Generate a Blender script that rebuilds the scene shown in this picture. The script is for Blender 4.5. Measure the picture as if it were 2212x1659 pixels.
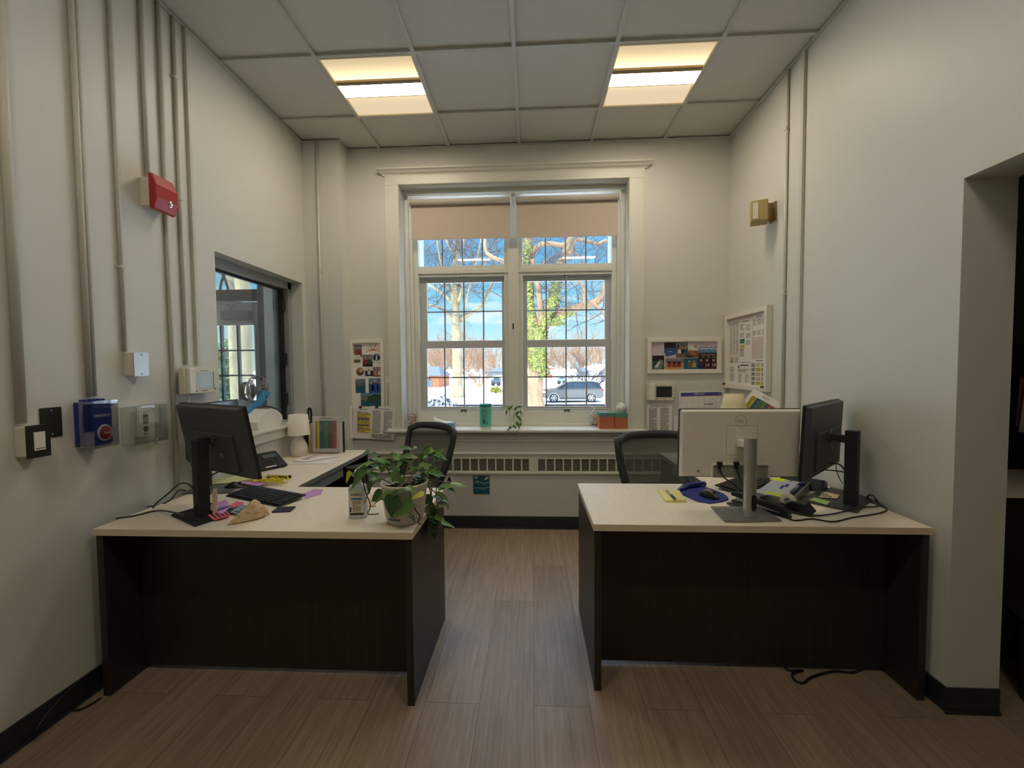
import bpy, bmesh, math, random
from mathutils import Vector, Matrix
R = math.radians
for o in list(bpy.data.objects): bpy.data.objects.remove(o)
SC = bpy.context.scene; C = SC.collection

# ------------------------------------------------------------------ camera
F, YAW, PIT, ROL, CH = 890.2, .0496, -.0391, -.0081, 1.4116
XL, XR, D, HC = -1.935, 1.671, 3.608, 3.324     # left wall, right wall, back wall, ceiling
def basis():
    cy, sy, cp, sp = math.cos(YAW), math.sin(YAW), math.cos(PIT), math.sin(PIT)
    f = Vector((-sy*cp, cy*cp, sp)); r = Vector((cy, sy, 0)); u = r.cross(f)
    cr, sr = math.cos(ROL), math.sin(ROL)
    return cr*r+sr*u, -sr*r+cr*u, f
BR, BU, BF = basis()
cd = bpy.data.cameras.new('camera'); cam = bpy.data.objects.new('camera', cd); C.objects.link(cam)
m = Matrix((BR, BU, -BF)).transposed().to_4x4(); m.translation = (0, 0, CH); cam.matrix_world = m
cd.sensor_width = 36; cd.sensor_fit = 'HORIZONTAL'; cd.lens = F*36/2212; cd.clip_start = .02; cd.clip_end = 600
SC.camera = cam
def at(x, y, ax, val):
    """surveying helper: the point of the real plane ax = val seen in direction (x, y)"""
    d = BF+BR*((x-1106)/F)-BU*((y-829.5)/F); o = Vector((0, 0, CH)); k = 'XYZ'.index(ax)
    return o+d*((val-o[k])/d[k])

# ------------------------------------------------------------------ view, sky, sun
vs = SC.view_settings; vs.view_transform = 'Standard'; vs.look = 'None'; vs.exposure = 1.48; vs.gamma = 1; vs.use_curve_mapping = False
def lin(c):
    return tuple(((v/255)/12.92 if v/255 <= .04045 else ((v/255+.055)/1.055)**2.4) for v in c)
W = bpy.data.worlds.new('sky'); SC.world = W; W.use_nodes = True
nt = W.node_tree; nt.nodes.clear(); N = nt.nodes.new; L = nt.links.new
tc = N('ShaderNodeTexCoord'); sp = N('ShaderNodeSeparateXYZ'); L(tc.outputs['Generated'], sp.inputs[0])
rp = N('ShaderNodeValToRGB'); L(sp.outputs[2], rp.inputs[0])
els = rp.color_ramp.elements
els[0].position = 0; els[0].color = (*lin((222, 244, 250)), 1)
els[1].position = 1; els[1].color = (1.0, 1.05, 1.15, 1)
for p_, c_ in ((.06, (200, 238, 250)), (.15, (135, 212, 246)), (.30, (88, 178, 236)), (.45, (70, 160, 230))):
    e = els.new(p_); e.color = (*lin(c_), 1)
mp = N('ShaderNodeMapping'); mp.inputs['Scale'].default_value = (3, 3, 16); L(tc.outputs['Generated'], mp.inputs[0])
nz = N('ShaderNodeTexNoise'); nz.inputs['Scale'].default_value = 2.2; nz.inputs['Detail'].default_value = 6; L(mp.outputs[0], nz.inputs[0])
cr_ = N('ShaderNodeValToRGB'); cr_.color_ramp.elements[0].position = .50; cr_.color_ramp.elements[1].position = .66; L(nz.outputs[0], cr_.inputs[0])
band = N('ShaderNodeValToRGB'); L(sp.outputs[2], band.inputs[0])
be = band.color_ramp.elements; be[0].color = (.35, .35, .35, 1); be[1].color = (1, 1, 1, 1); be[1].position = .75
for p_, v_ in ((.12, .75), (.24, .12), (.48, .12)):
    e = be.new(p_); e.color = (v_, v_, v_, 1)
mu = N('ShaderNodeMath'); mu.operation = 'MULTIPLY'; L(cr_.outputs[0], mu.inputs[0]); L(band.outputs[0], mu.inputs[1])
mx = N('ShaderNodeMixRGB'); L(mu.outputs[0], mx.inputs[0]); L(rp.outputs[0], mx.inputs[1]); mx.inputs[2].default_value = (.86, .93, 1.0, 1)
# sky strength raised overhead, out of view, added to brighten the room
sr = N('ShaderNodeMapRange'); sr.inputs[1].default_value = .45; sr.inputs[2].default_value = .7; sr.inputs[3].default_value = .44; sr.inputs[4].default_value = 2.8
L(sp.outputs[2], sr.inputs[0])
bg = N('ShaderNodeBackground'); L(mx.outputs[0], bg.inputs[0]); L(sr.outputs[0], bg.inputs[1])
wo = N('ShaderNodeOutputWorld'); L(bg.outputs[0], wo.inputs[0])
sd = bpy.data.lights.new('sun', 'SUN'); so = bpy.data.objects.new('sun', sd); C.objects.link(so)
sd.energy = 2.4; sd.angle = R(.6); sd.color = (1, .95, .85)
so.rotation_euler = Vector((.45, .8, -.62)).to_track_quat('-Z', 'Y').to_euler()

# ------------------------------------------------------------------ materials
MC = {}
def mat(c, rough=.6, metal=0, var=.04, scale=30, bump=0, emit=0, name=None, spec=.5, trans=0, coat=0):
    key = (tuple(c), rough, metal, var, scale, bump, emit, name, trans, coat)
    if key in MC: return MC[key]
    m = bpy.data.materials.new(name or 'm_%d_%d_%d' % tuple(int(v) for v in c)); m.use_nodes = True
    t = m.node_tree; b = t.nodes['Principled BSDF']; l = lin(c)
    b.inputs['Roughness'].default_value = rough; b.inputs['Metallic'].default_value = metal
    b.inputs['Specular IOR Level'].default_value = spec; b.inputs['Coat Weight'].default_value = coat
    if trans: b.inputs['Transmission Weight'].default_value = trans
    co = t.nodes.new('ShaderNodeTexCoord'); n = t.nodes.new('ShaderNodeTexNoise'); n.inputs['Scale'].default_value = scale
    n.inputs['Detail'].default_value = 3; t.links.new(co.outputs['Object'], n.inputs[0])
    x = t.nodes.new('ShaderNodeMixRGB'); x.inputs[1].default_value = (*[v*(1-var) for v in l], 1); x.inputs[2].default_value = (*[min(1, v*(1+var)) for v in l], 1)
    t.links.new(n.outputs[0], x.inputs[0]); t.links.new(x.outputs[0], b.inputs['Base Color'])
    if bump:
        bp = t.nodes.new('ShaderNodeBump'); bp.inputs['Strength'].default_value = bump; bp.inputs['Distance'].default_value = .01
        t.links.new(n.outputs[0], bp.inputs['Height']); t.links.new(bp.outputs[0], b.inputs['Normal'])
    if emit:
        t.links.new(x.outputs[0], b.inputs['Emission Color']); b.inputs['Emission Strength'].default_value = emit
    MC[key] = m; return m
def grain_mat(name, c1, c2, sc, rough=.5, bump=0, detail=6, spec=.5):
    m = bpy.data.materials.new(name); m.use_nodes = True; t = m.node_tree; b = t.nodes['Principled BSDF']; b.inputs['Roughness'].default_value = rough
    b.inputs['Specular IOR Level'].default_value = spec
    co = t.nodes.new('ShaderNodeTexCoord'); mp = t.nodes.new('ShaderNodeMapping'); mp.inputs['Scale'].default_value = sc; t.links.new(co.outputs['Object'], mp.inputs[0])
    n = t.nodes.new('ShaderNodeTexNoise'); n.inputs['Scale'].default_value = 1; n.inputs['Detail'].default_value = detail; n.inputs['Roughness'].default_value = .65; t.links.new(mp.outputs[0], n.inputs[0])
    r = t.nodes.new('ShaderNodeValToRGB'); r.color_ramp.elements[0].position = .3; r.color_ramp.elements[1].position = .7
    r.color_ramp.elements[0].color = (*lin(c1), 1); r.color_ramp.elements[1].color = (*lin(c2), 1)
    t.links.new(n.outputs[0], r.inputs[0]); t.links.new(r.outputs[0], b.inputs['Base Color'])
    if bump:
        bp = t.nodes.new('ShaderNodeBump'); bp.inputs['Strength'].default_value = bump; bp.inputs['Distance'].default_value = .004
        t.links.new(n.outputs[0], bp.inputs['Height']); t.links.new(bp.outputs[0], b.inputs['Normal'])
    return m
def floor_mat():
    m = bpy.data.materials.new('vinyl_plank'); m.use_nodes = True; t = m.node_tree; b = t.nodes['Principled BSDF']
    n_ = t.nodes.new; l_ = t.links.new
    co = n_('ShaderNodeTexCoord'); rot = n_('ShaderNodeMapping'); rot.inputs['Rotation'].default_value = (0, 0, R(90)); l_(co.outputs['Object'], rot.inputs[0])
    br = n_('ShaderNodeTexBrick'); br.offset = .37; br.inputs['Scale'].default_value = 1; br.inputs['Brick Width'].default_value = 1.22; br.inputs['Row Height'].default_value = .23
    br.inputs['Mortar Size'].default_value = .0012; br.inputs['Color1'].default_value = (0, 0, 0, 1); br.inputs['Color2'].default_value = (1, 1, 1, 1); br.inputs['Mortar'].default_value = (.35, .35, .35, 1)
    l_(rot.outputs[0], br.inputs[0])
    mp = n_('ShaderNodeMapping'); mp.inputs['Scale'].default_value = (70, 3.2, 1); l_(co.outputs['Object'], mp.inputs[0])
    # shift the grain from plank to plank
    ad = n_('ShaderNodeVectorMath'); ad.operation = 'ADD'; l_(mp.outputs[0], ad.inputs[0]); sc = n_('ShaderNodeVectorMath'); sc.operation = 'SCALE'; sc.inputs['Scale'].default_value = 9
    l_(br.outputs['Color'], sc.inputs[0]); l_(sc.outputs[0], ad.inputs[1])
    n = n_('ShaderNodeTexNoise'); n.inputs['Scale'].default_value = 1; n.inputs['Detail'].default_value = 8; n.inputs['Roughness'].default_value = .7; l_(ad.outputs[0], n.inputs[0])
    r = n_('ShaderNodeValToRGB'); r.color_ramp.elements[0].position = .28; r.color_ramp.elements[1].position = .72
    r.color_ramp.elements[0].color = (*lin((128, 110, 94)), 1); r.color_ramp.elements[1].color = (*lin((172, 153, 134)), 1); l_(n.outputs[0], r.inputs[0])
    hs = n_('ShaderNodeMixRGB'); hs.blend_type = 'MULTIPLY'; hs.inputs[0].default_value = 1
    r2 = n_('ShaderNodeMapRange'); r2.inputs[3].default_value = .86; r2.inputs[4].default_value = 1.05; l_(br.outputs['Color'], r2.inputs[0])
    l_(r.outputs[0], hs.inputs[1]); l_(r2.outputs[0], hs.inputs[2])
    mo = n_('ShaderNodeMixRGB'); l_(br.outputs['Fac'], mo.inputs[0]); l_(hs.outputs[0], mo.inputs[1]); mo.inputs[2].default_value = (*lin((95, 80, 68)), 1)
    l_(mo.outputs[0], b.inputs['Base Color']); b.inputs['Roughness'].default_value = .42; b.inputs['Specular IOR Level'].default_value = .5
    bp = n_('ShaderNodeBump'); bp.inputs['Strength'].default_value = .25; bp.inputs['Distance'].default_value = .003; l_(n.outputs[0], bp.inputs['Height']); l_(bp.outputs[0], b.inputs['Normal'])
    return m
def thin_glass(name='glass', tint=(.97, .985, .98), gloss=.008):
    m = bpy.data.materials.new(name); m.use_nodes = True; t = m.node_tree; t.nodes.clear()
    tr = t.nodes.new('ShaderNodeBsdfTransparent'); tr.inputs[0].default_value = (*tint, 1)
    gl = t.nodes.new('ShaderNodeBsdfGlossy'); gl.inputs['Roughness'].default_value = .03
    fr = t.nodes.new('ShaderNodeLayerWeight'); fr.inputs[0].default_value = .35
    mr = t.nodes.new('ShaderNodeMapRange'); mr.inputs[3].default_value = gloss; mr.inputs[4].default_value = .35; t.links.new(fr.outputs['Fresnel'], mr.inputs[0])
    mx = t.nodes.new('ShaderNodeMixShader'); t.links.new(mr.outputs[0], mx.inputs[0]); t.links.new(tr.outputs[0], mx.inputs[1]); t.links.new(gl.outputs[0], mx.inputs[2])
    o = t.nodes.new('ShaderNodeOutputMaterial'); t.links.new(mx.outputs[0], o.inputs[0]); return m
def mesh_fabric():
    m = bpy.data.materials.new('chair_mesh'); m.use_nodes = True; t = m.node_tree; b = t.nodes['Principled BSDF']; b.inputs['Base Color'].default_value = (*lin((80, 80, 76)), 1); b.inputs['Roughness'].default_value = .7
    co = t.nodes.new('ShaderNodeTexCoord'); w = t.nodes.new('ShaderNodeTexWave'); w.bands_direction = 'Z'; w.inputs['Scale'].default_value = 62; w.inputs['Distortion'].default_value = .4
    t.links.new(co.outputs['Object'], w.inputs[0])
    tr = t.nodes.new('ShaderNodeBsdfTransparent'); mx = t.nodes.new('ShaderNodeMixShader'); mr = t.nodes.new('ShaderNodeMapRange'); mr.inputs[3].default_value = .68; mr.inputs[4].default_value = .95
    t.links.new(w.outputs[0], mr.inputs[0]); t.links.new(mr.outputs[0], mx.inputs[0]); t.links.new(tr.outputs[0], mx.inputs[1]); t.links.new(b.outputs[0], mx.inputs[2])
    t.links.new(mx.outputs[0], t.nodes['Material Output'].inputs[0]); return m

WALL = mat((216, 216, 210), .46, var=.02, scale=6, name='wall_paint', bump=.02)
TRIM = mat((224, 223, 212), .38, var=.015, scale=8, name='trim_paint')
CEIL = mat((206, 205, 197), .9, var=.05, scale=160, name='ceiling_tile', bump=.15)
GRID = mat((196, 196, 188), .5, var=.02, name='ceiling_grid')
BASE = mat((40, 44, 49), .45, name='vinyl_base', var=.08)
LAM = grain_mat('desk_laminate', (232, 222, 202), (243, 235, 218), (60, 60, 60), .42, spec=.45)
LAMEDGE = mat((222, 208, 178), .5, name='laminate_edge')
WOOD = grain_mat('espresso_wood', (36, 30, 27), (54, 44, 39), (75, 75, 2.2), .42, bump=.05)
BLK = mat((24, 25, 27), .42, name='black_plastic'); BLKM = mat((30, 31, 33), .6, name='matte_black', var=.08)
DGR = mat((58, 60, 62), .45, name='dark_grey_plastic'); MON = mat((66, 70, 72), .48, name='monitor_shell')
SILV = mat((226, 222, 210), .5, 0, name='silver_shell'); SILM = mat((200, 200, 198), .32, .7, name='brushed_metal', var=.08)
STEEL = mat((190, 190, 186), .3, .9, name='steel'); CHR = mat((225, 226, 228), .08, 1, name='chrome')
WHT = mat((236, 234, 226), .45, name='white_plastic'); CREAM = mat((222, 218, 200), .45, name='cream_plastic')
PAPER = mat((240, 236, 232), .8, name='paper'); INK = mat((110, 108, 110), .8, name='printed_text'); INKD = mat((45, 45, 52), .8, name='dark_print')
YEL = mat((226, 214, 60), .8, name='highlighter_yellow'); GLASS = thin_glass(); ACR = thin_glass('clear_plastic', (.975, .98, .985), .05)
WFRAME = mat((236, 233, 222), .4, name='white_frame'); FLOOR = floor_mat(); MESH = mesh_fabric()

# ------------------------------------------------------------------ mesh builder
ORG = {}
class MB:
    def __init__(s): s.v = []; s.f = []; s.mi = []; s.ms = []; s.T = Matrix(); s.sm = []
    def mid(s, m):
        if m not in s.ms: s.ms.append(m)
        return s.ms.index(m)
    def add(s, vs, fs, m, smooth=False):
        k = len(s.v); i = s.mid(m)
        s.v += [s.T @ Vector(v) for v in vs]
        for f in fs: s.f.append([a+k for a in f]); s.mi.append(i); s.sm.append(smooth)
        return s
    def box(s, x0, x1, y0, y1, z0, z1, m):
        vs = [(x, y, z) for z in (z0, z1) for y in (y0, y1) for x in (x0, x1)]
        if (x1-x0)*(y1-y0)*(z1-z0) < 0: fs = [(0, 1, 3, 2), (4, 6, 7, 5), (0, 4, 5, 1), (2, 3, 7, 6), (0, 2, 6, 4), (1, 5, 7, 3)]
        else: fs = [(0, 2, 3, 1), (4, 5, 7, 6), (0, 1, 5, 4), (2, 6, 7, 3), (0, 4, 6, 2), (1, 3, 7, 5)]
        return s.add(vs, fs, m)
    def cb(s, c, d, m): return s.box(c[0]-d[0]/2, c[0]+d[0]/2, c[1]-d[1]/2, c[1]+d[1]/2, c[2]-d[2]/2, c[2]+d[2]/2, m)
    def prism(s, poly, n, m, smooth=False):
        """poly: 3-D points, extruded by vector n"""
        p = [Vector(a) for a in poly]; n = Vector(n); k = len(p)
        fs = [tuple(range(k))[::-1], tuple(range(k, 2*k))]+[(i, (i+1) % k, (i+1) % k+k, i+k) for i in range(k)]
        return s.add(p+[a+n for a in p], fs, m, smooth)
    def lathe(s, prof, c, m, n=28, axis='Z', smooth=True, sx=1, sy=1, cap=True):
        c = Vector(c); vs = []; k = len(prof)
        for j in range(n):
            a = 2*math.pi*j/n
            for r, z in prof:
                p = (r*math.cos(a)*sx, r*math.sin(a)*sy, z)
                if axis == 'Y': p = (p[0], p[2], p[1])
                if axis == 'X': p = (p[2], p[0], p[1])
                vs.append(c+Vector(p))
        fs = [(j*k+i, ((j+1) % n)*k+i, ((j+1) % n)*k+i+1, j*k+i+1) for j in range(n) for i in range(k-1)]
        if cap:
            if prof[0][0] > 1e-6: fs.append(tuple(j*k for j in range(n))[::-1])
            if prof[-1][0] > 1e-6: fs.append(tuple(j*k+k-1 for j in range(n)))
        return s.add(vs, fs, m, smooth)
    def tube(s, pts, r, m, n=8, smooth=True, cap=True):
        pts = [Vector(p) for p in pts]; k = len(pts); rs = r if isinstance(r, (list, tuple)) else [r]*k; vs = []
        up = Vector((0, 0, 1)); px = None
        for i, p in enumerate(pts):
            t = (pts[min(i+1, k-1)]-pts[max(i-1, 0)]).normalized()
            if px is None:
                a = up if abs(t.z) < .9 else Vector((1, 0, 0)); px = t.cross(a).normalized()
            else: px = (px-t*px.dot(t)).normalized()
            q = t.cross(px)
            for j in range(n):
                an = 2*math.pi*j/n; vs.append(p+(px*math.cos(an)+q*math.sin(an))*rs[i])
        fs = [(i*n+j, i*n+(j+1) % n, (i+1)*n+(j+1) % n, (i+1)*n+j) for i in range(k-1) for j in range(n)]
        if cap: fs += [tuple(range(n))[::-1], tuple(range((k-1)*n, k*n))]
        return s.add(vs, fs, m, smooth)
    def cyl(s, p0, p1, r, m, n=20): return s.tube([p0, p1], r, m, n, smooth=True)
    def ball(s, c, r, m, n=12, sc=(1, 1, 1)):
        prof = [(math.sin(math.pi*i/n)*1, -math.cos(math.pi*i/n)) for i in range(n+1)]; prof[0] = (0, -1); prof[-1] = (0, 1)
        c = Vector(c); vs = []; k = n+1; q = n*2
        for j in range(q):
            a = 2*math.pi*j/q
            for rr, z in prof: vs.append(c+Vector((rr*math.cos(a)*r*sc[0], rr*math.sin(a)*r*sc[1], z*r*sc[2])))
        return s.add(vs, [(j*k+i, ((j+1) % q)*k+i, ((j+1) % q)*k+i+1, j*k+i+1) for j in range(q) for i in range(n)], m, True)
    def rbox(s, x0, x1, y0, y1, z0, z1, r, m, n=5, axis='Z'):
        """box with rounded vertical corners (about axis)"""
        if axis == 'Z': a0, a1, b0, b1, c0, c1 = x0, x1, y0, y1, z0, z1; fn = lambda a, b, c: (a, b, c)
        elif axis == 'Y': a0, a1, b0, b1, c0, c1 = x0, x1, z0, z1, y0, y1; fn = lambda a, b, c: (a, c, b)
        else: a0, a1, b0, b1, c0, c1 = y0, y1, z0, z1, x0, x1; fn = lambda a, b, c: (c, a, b)
        P = []
        for (ca, cb, st) in ((a1-r, b1-r, 0), (a0+r, b1-r, 90), (a0+r, b0+r, 180), (a1-r, b0+r, 270)):
            for i in range(n+1):
                an = R(st+90*i/n); P.append((ca+r*math.cos(an), cb+r*math.sin(an)))
        k = len(P); vs = [fn(a, b, c0) for a, b in P]+[fn(a, b, c1) for a, b in P]
        return s.add(vs, [tuple(range(k))[::-1], tuple(range(k, 2*k))]+[(i, (i+1) % k, (i+1) % k+k, i+k) for i in range(k)], m)
    def text(s, body, pos, size, m, ext=.0004, al='CENTER'):
        """text lying in the local x-y plane of s.T"""
        cu = bpy.data.curves.new('t', 'FONT'); cu.body = body; cu.size = size; cu.align_x = al; cu.align_y = 'CENTER'; cu.extrude = ext; cu.resolution_u = 3
        ob = bpy.data.objects.new('t', cu); C.objects.link(ob); dg = bpy.context.evaluated_depsgraph_get(); me = bpy.data.meshes.new_from_object(ob.evaluated_get(dg))
        pv = Vector(pos); s.add([v.co+pv for v in me.vertices], [tuple(p.vertices) for p in me.polygons], m)
        bpy.data.objects.remove(ob); bpy.data.curves.remove(cu); bpy.data.meshes.remove(me); return s
    def rect(s, a0, a1, b0, b1, m, c=.0006, t=.0003):
        return s.box(a0, a1, b0, b1, c, c+t, m)
    def build(s, name, parent=None, bevel=0, label=None, weld=False, seg=2):
        o_ = ORG.get(parent.name_full, Vector()) if parent else Vector()
        me = bpy.data.meshes.new(name); me.from_pydata([tuple(v-o_) for v in s.v], [], s.f)
        for m in s.ms: me.materials.append(m)
        me.polygons.foreach_set('material_index', s.mi); me.polygons.foreach_set('use_smooth', s.sm); me.update()
        if weld:
            b = bmesh.new(); b.from_mesh(me); bmesh.ops.remove_doubles(b, verts=b.verts, dist=1e-5); bmesh.ops.recalc_face_normals(b, faces=b.faces); b.to_mesh(me); b.free()
        ob = bpy.data.objects.new(name, me); C.objects.link(ob)
        if parent: ob.parent = parent; ORG[ob.name_full] = o_
        if bevel:
            bv = ob.modifiers.new('bevel', 'BEVEL'); bv.width = bevel; bv.segments = seg; bv.limit_method = 'ANGLE'; bv.angle_limit = R(50); bv.harden_normals = False
        if label: ob['label'] = label
        return ob
def thing(name, label, cat, loc, group=None):
    o = bpy.data.objects.new(name, None); C.objects.link(o); o.location = loc; o.empty_display_size = .05
    o['label'] = label; o['category'] = cat
    if group: o['group'] = group
    ORG[o.name_full] = Vector(loc); return o
def tag(o, label, cat, group=None, kind=None):
    o['label'] = label; o['category'] = cat
    if group: o['group'] = group
    if kind: o['kind'] = kind
    return o
def struct(mb, name, parent=None, **k):
    o = mb.build(name, parent, **k)
    if not parent: o['kind'] = 'structure'
    return o
def frame(o, u, v):
    """matrix whose local x, y, z are u, v, u x v, with origin o"""
    u = Vector(u).normalized(); v = Vector(v); v = (v-u*v.dot(u)).normalized(); n = u.cross(v)
    m = Matrix((u, v, n)).transposed().to_4x4(); m.translation = Vector(o); return m
def rotz(c, deg):
    return Matrix.Translation(Vector(c)) @ Matrix.Rotation(R(deg), 4, 'Z')
def dup(root, loc, label=None):
    r = root.copy(); C.objects.link(r); r.location = loc
    if label: r['label'] = label
    for ch in list(root.children):
        c = ch.copy(); C.objects.link(c); c.parent = r
        for g in ch.children:
            d = g.copy(); C.objects.link(d); d.parent = c
    return r
def smooth_path(pts, n=6):
    """Catmull-Rom through the points"""
    p = [Vector(a) for a in pts]; p = [p[0]*2-p[1]]+p+[p[-1]*2-p[-2]]; out = []
    for i in range(1, len(p)-2):
        for k in range(n):
            t = k/n; a, b, c, d = p[i-1], p[i], p[i+1], p[i+2]
            out.append(.5*((2*b)+(c-a)*t+(2*a-5*b+4*c-d)*t*t+(3*b-a-3*c+d)*t**3))
    out.append(p[-2]); return out
# ================================================================== room shell
Y0 = -2.6; XO = 5.0; T_ = .61; GX = [-.099+T_*i for i in range(-3, 9)]; GY = [2.5375+T_*i for i in range(-9, 2)]
mb = MB(); mb.box(-4.2, XO, Y0, 5.2, -.1, 0, FLOOR); struct(mb, 'floor')
mb = MB()
mb.box(XL-.2, XO, Y0, D+.3, HC+.012, HC+.1, CEIL)
struct(mb, 'ceiling')
# suspension grid hangs as one frame with the tiles lying on it
mb = MB()
gxs = [g for g in GX if XL+.05 < g < XR-.05]; gys = [g for g in GY if Y0 < g < D]
for g in gxs: mb.box(g-.012, g+.012, Y0+.02, D-.001, HC-.004, HC+.012, GRID)
for g in gys:
    xs = [XL]+gxs+[XR]
    for a, b in zip(xs, xs[1:]): mb.box(a+(.012 if a > XL else .001), b-(.012 if b < XR else .001), g-.012, g+.012, HC-.004, HC+.012, GRID)
mb.box(XL+.001, XL+.022, Y0+.01, 3.455, HC-.006, HC-.001, GRID); mb.box(XR-.022, XR-.001, Y0+.01, D-.001, HC-.006, HC-.001, GRID)
mb.box(-1.59, XR-.022, D-.022, D-.001, HC-.006, HC-.001, GRID)
mb.box(XL+.022, -1.59, 3.434, 3.455, HC-.006, HC-.001, GRID)
struct(mb, 'ceiling_grid')
# left wall with the service opening
SY0, SY1, SZ0, SZ1 = 2.455, 3.411, .965, 2.14; XLo = XL-.26
mb = MB()
mb.box(XLo, XL, Y0, SY0, 0, HC+.05, WALL); mb.box(XLo, XL, SY0, SY1, 0, SZ0, WALL); mb.box(XLo, XL, SY0, SY1, SZ1, HC+.05, WALL); mb.box(XLo, XL, SY1, D+.3, 0, HC+.05, WALL)
struct(mb, 'wall_left')
mb = MB(); mb.box(XL, -1.606, 3.456, D, 0, HC+.011, WALL); struct(mb, 'pilaster')
# back wall with the window opening
WX0, WX1, WZ0, WZ1 = -1.152, .826, .865, 3.005; DY = D+.42
mb = MB()
mb.box(XL, WX0, D, DY, 0, HC+.05, WALL); mb.box(WX1, XR+.3, D, DY, 0, HC+.05, WALL); mb.box(WX0, WX1, D, DY, 0, WZ0, WALL); mb.box(WX0, WX1, D, DY, WZ1, HC+.05, WALL)
struct(mb, 'wall_back')
OY, OZ = 1.707, 2.129; RT = XR+.200
mb = MB(); mb.box(XR, RT, OY, D, 0, HC+.05, WALL); mb.box(XR, RT, -1.2, OY, OZ, HC+.05, WALL); mb.box(XR, RT, Y0, -1.2, 0, HC+.05, WALL); struct(mb, 'wall_right')
mb = MB(); mb.box(-2.2, XO, Y0-.1, Y0, 0, HC+.1, WALL); struct(mb, 'wall_rear')
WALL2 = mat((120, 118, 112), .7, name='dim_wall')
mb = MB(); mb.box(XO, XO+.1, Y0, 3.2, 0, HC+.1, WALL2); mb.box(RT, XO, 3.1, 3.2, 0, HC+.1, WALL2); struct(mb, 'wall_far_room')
# baseboards
mb = MB(); mb.box(XL, XL+.008, Y0, 3.455, 0, .105, BASE); mb.box(XL, XL+.016, Y0, 3.455, 0, .012, BASE); struct(mb, 'baseboard_left', bevel=.003)
mb = MB(); mb.box(XR-.008, XR, OY, 3.5, 0, .105, BASE); mb.box(XR-.008, RT, OY-.008, OY, 0, .105, BASE); mb.box(XR-.016, RT, OY-.016, OY-.008, 0, .012, BASE); struct(mb, 'baseboard_right', bevel=.003)
# ---------------- radiator cover along the back wall (steel enclosure)
RY = D-.035
mb = MB(); mb.box(XL+.34, XR-.001, RY, D-.001, .107, .49, WALL); mb.box(XL+.34, XR-.001, RY-.012, RY, .482, .50, TRIM)
mb.box(XL+.34, XR-.001, RY, D-.001, .625, .668, TRIM); mb.box(XL+.34, XR-.001, RY-.008, RY+.004, .655, .668, TRIM)
rc = thing('radiator_cover', 'long painted steel radiator cover with slotted grille under the window', 'radiator', (-.1, D, 0))
mb.build('panel', rc, bevel=.002)
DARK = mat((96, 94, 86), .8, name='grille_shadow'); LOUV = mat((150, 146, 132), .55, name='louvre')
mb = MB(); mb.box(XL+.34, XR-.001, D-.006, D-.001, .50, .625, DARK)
xa = at(1150, 1000, 'Y', RY)[0]; pitch = (at(1302, 1000, 'Y', RY)[0]-at(1226, 1000, 'Y', RY)[0])/4
px_ = []
x = xa+.0425
while x < XR-.05: px_.append(x); x += pitch
x = xa-.018
left = []
while x > XL+.4: left.append(x); x -= pitch
for x in px_+left: mb.box(x-.0065, x+.0065, RY, RY+.006, .50, .625, TRIM)
mb.box(xa-.03, xa+.05, RY-.001, RY+.008, .50, .625, TRIM)
for k in range(9):
    z = .507+k*.0135; mb.box(XL+.34, XR-.002, RY+.007, RY+.014, z, z+.006, LOUV)
mb.box(XL+.34, XR-.001, RY-.0005, RY+.006, .615, .626, TRIM); mb.box(XL+.34, XR-.001, RY-.0005, RY+.006, .498, .509, TRIM)
mb.build('grille', rc)
mb = MB(); mb.box(XL+.34, XR-.001, RY-.006, D-.001, 0, .107, BASE); mb.box(XL+.34, XR-.001, RY-.018, RY-.006, 0, .014, BASE); struct(mb, 'baseboard_back', bevel=.002)
mb = MB(); mb.tube([(-1.0, D-.006, .775), (-.6, D-.005, .765), (.3, D-.006, .762), (.95, D-.005, .775)], .0035, TRIM)
tag(mb.build('wall_cable'), 'thin painted cable running along the wall below the window sill', 'cable')

# ================================================================== main window
win = bpy.data.objects.new('window_1', None); C.objects.link(win); win['kind'] = 'structure'; ORG['window_1'] = Vector()
GYp = D+.235            # glazing plane
def wx(px, py=700, Y=None): return at(px, py, 'Y', Y or GYp)[0]
def wz(py, px=1100, Y=None): return at(px, py, 'Y', Y or GYp)[2]
# casing on the wall face
mb = MB(); cw = .10
mb.box(WX0-cw-.02, WX0, D-.02, D-.001, WZ0, WZ1, TRIM); mb.box(WX1, WX1+cw+.03, D-.02, D-.001, WZ0, WZ1, TRIM)
mb.box(WX0-cw-.02, WX1+cw+.03, D-.02, D-.001, WZ1, 3.085, TRIM)
for x in (WX0-cw-.02, WX1+cw+.015): mb.box(x, x+.015, D-.027, D-.02, WZ0, 3.0, TRIM)
mb.box(WX0-.014, WX0, D-.028, D-.02, WZ0, WZ1+.014, TRIM); mb.box(WX1, WX1+.014, D-.028, D-.02, WZ0, WZ1+.014, TRIM); mb.box(WX0-.014, WX1+.014, D-.028, D-.02, WZ1, WZ1+.014, TRIM)
mb.build('casing', win, bevel=.003)
# cornice: moulded profile swept along x, mitred ends
prof = [(0, 0), (.012, .002), (.016, .012), (.03, .02), (.042, .034), (.058, .042), (.058, .052), (0, .052)]
mb = MB(); x0, x1 = WX0-cw-.03, WX1+cw+.045; k = len(prof)
vs = [(x0-p, D-.001-p, 3.085+q) for p, q in prof]+[(x1+p, D-.001-p, 3.085+q) for p, q in prof]
mb.add(vs, [(i, (i+1) % k, (i+1) % k+k, i+k) for i in range(k)]+[tuple(range(k))[::-1], tuple(range(k, 2*k))], TRIM)
mb.build('cornice', win)
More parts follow.
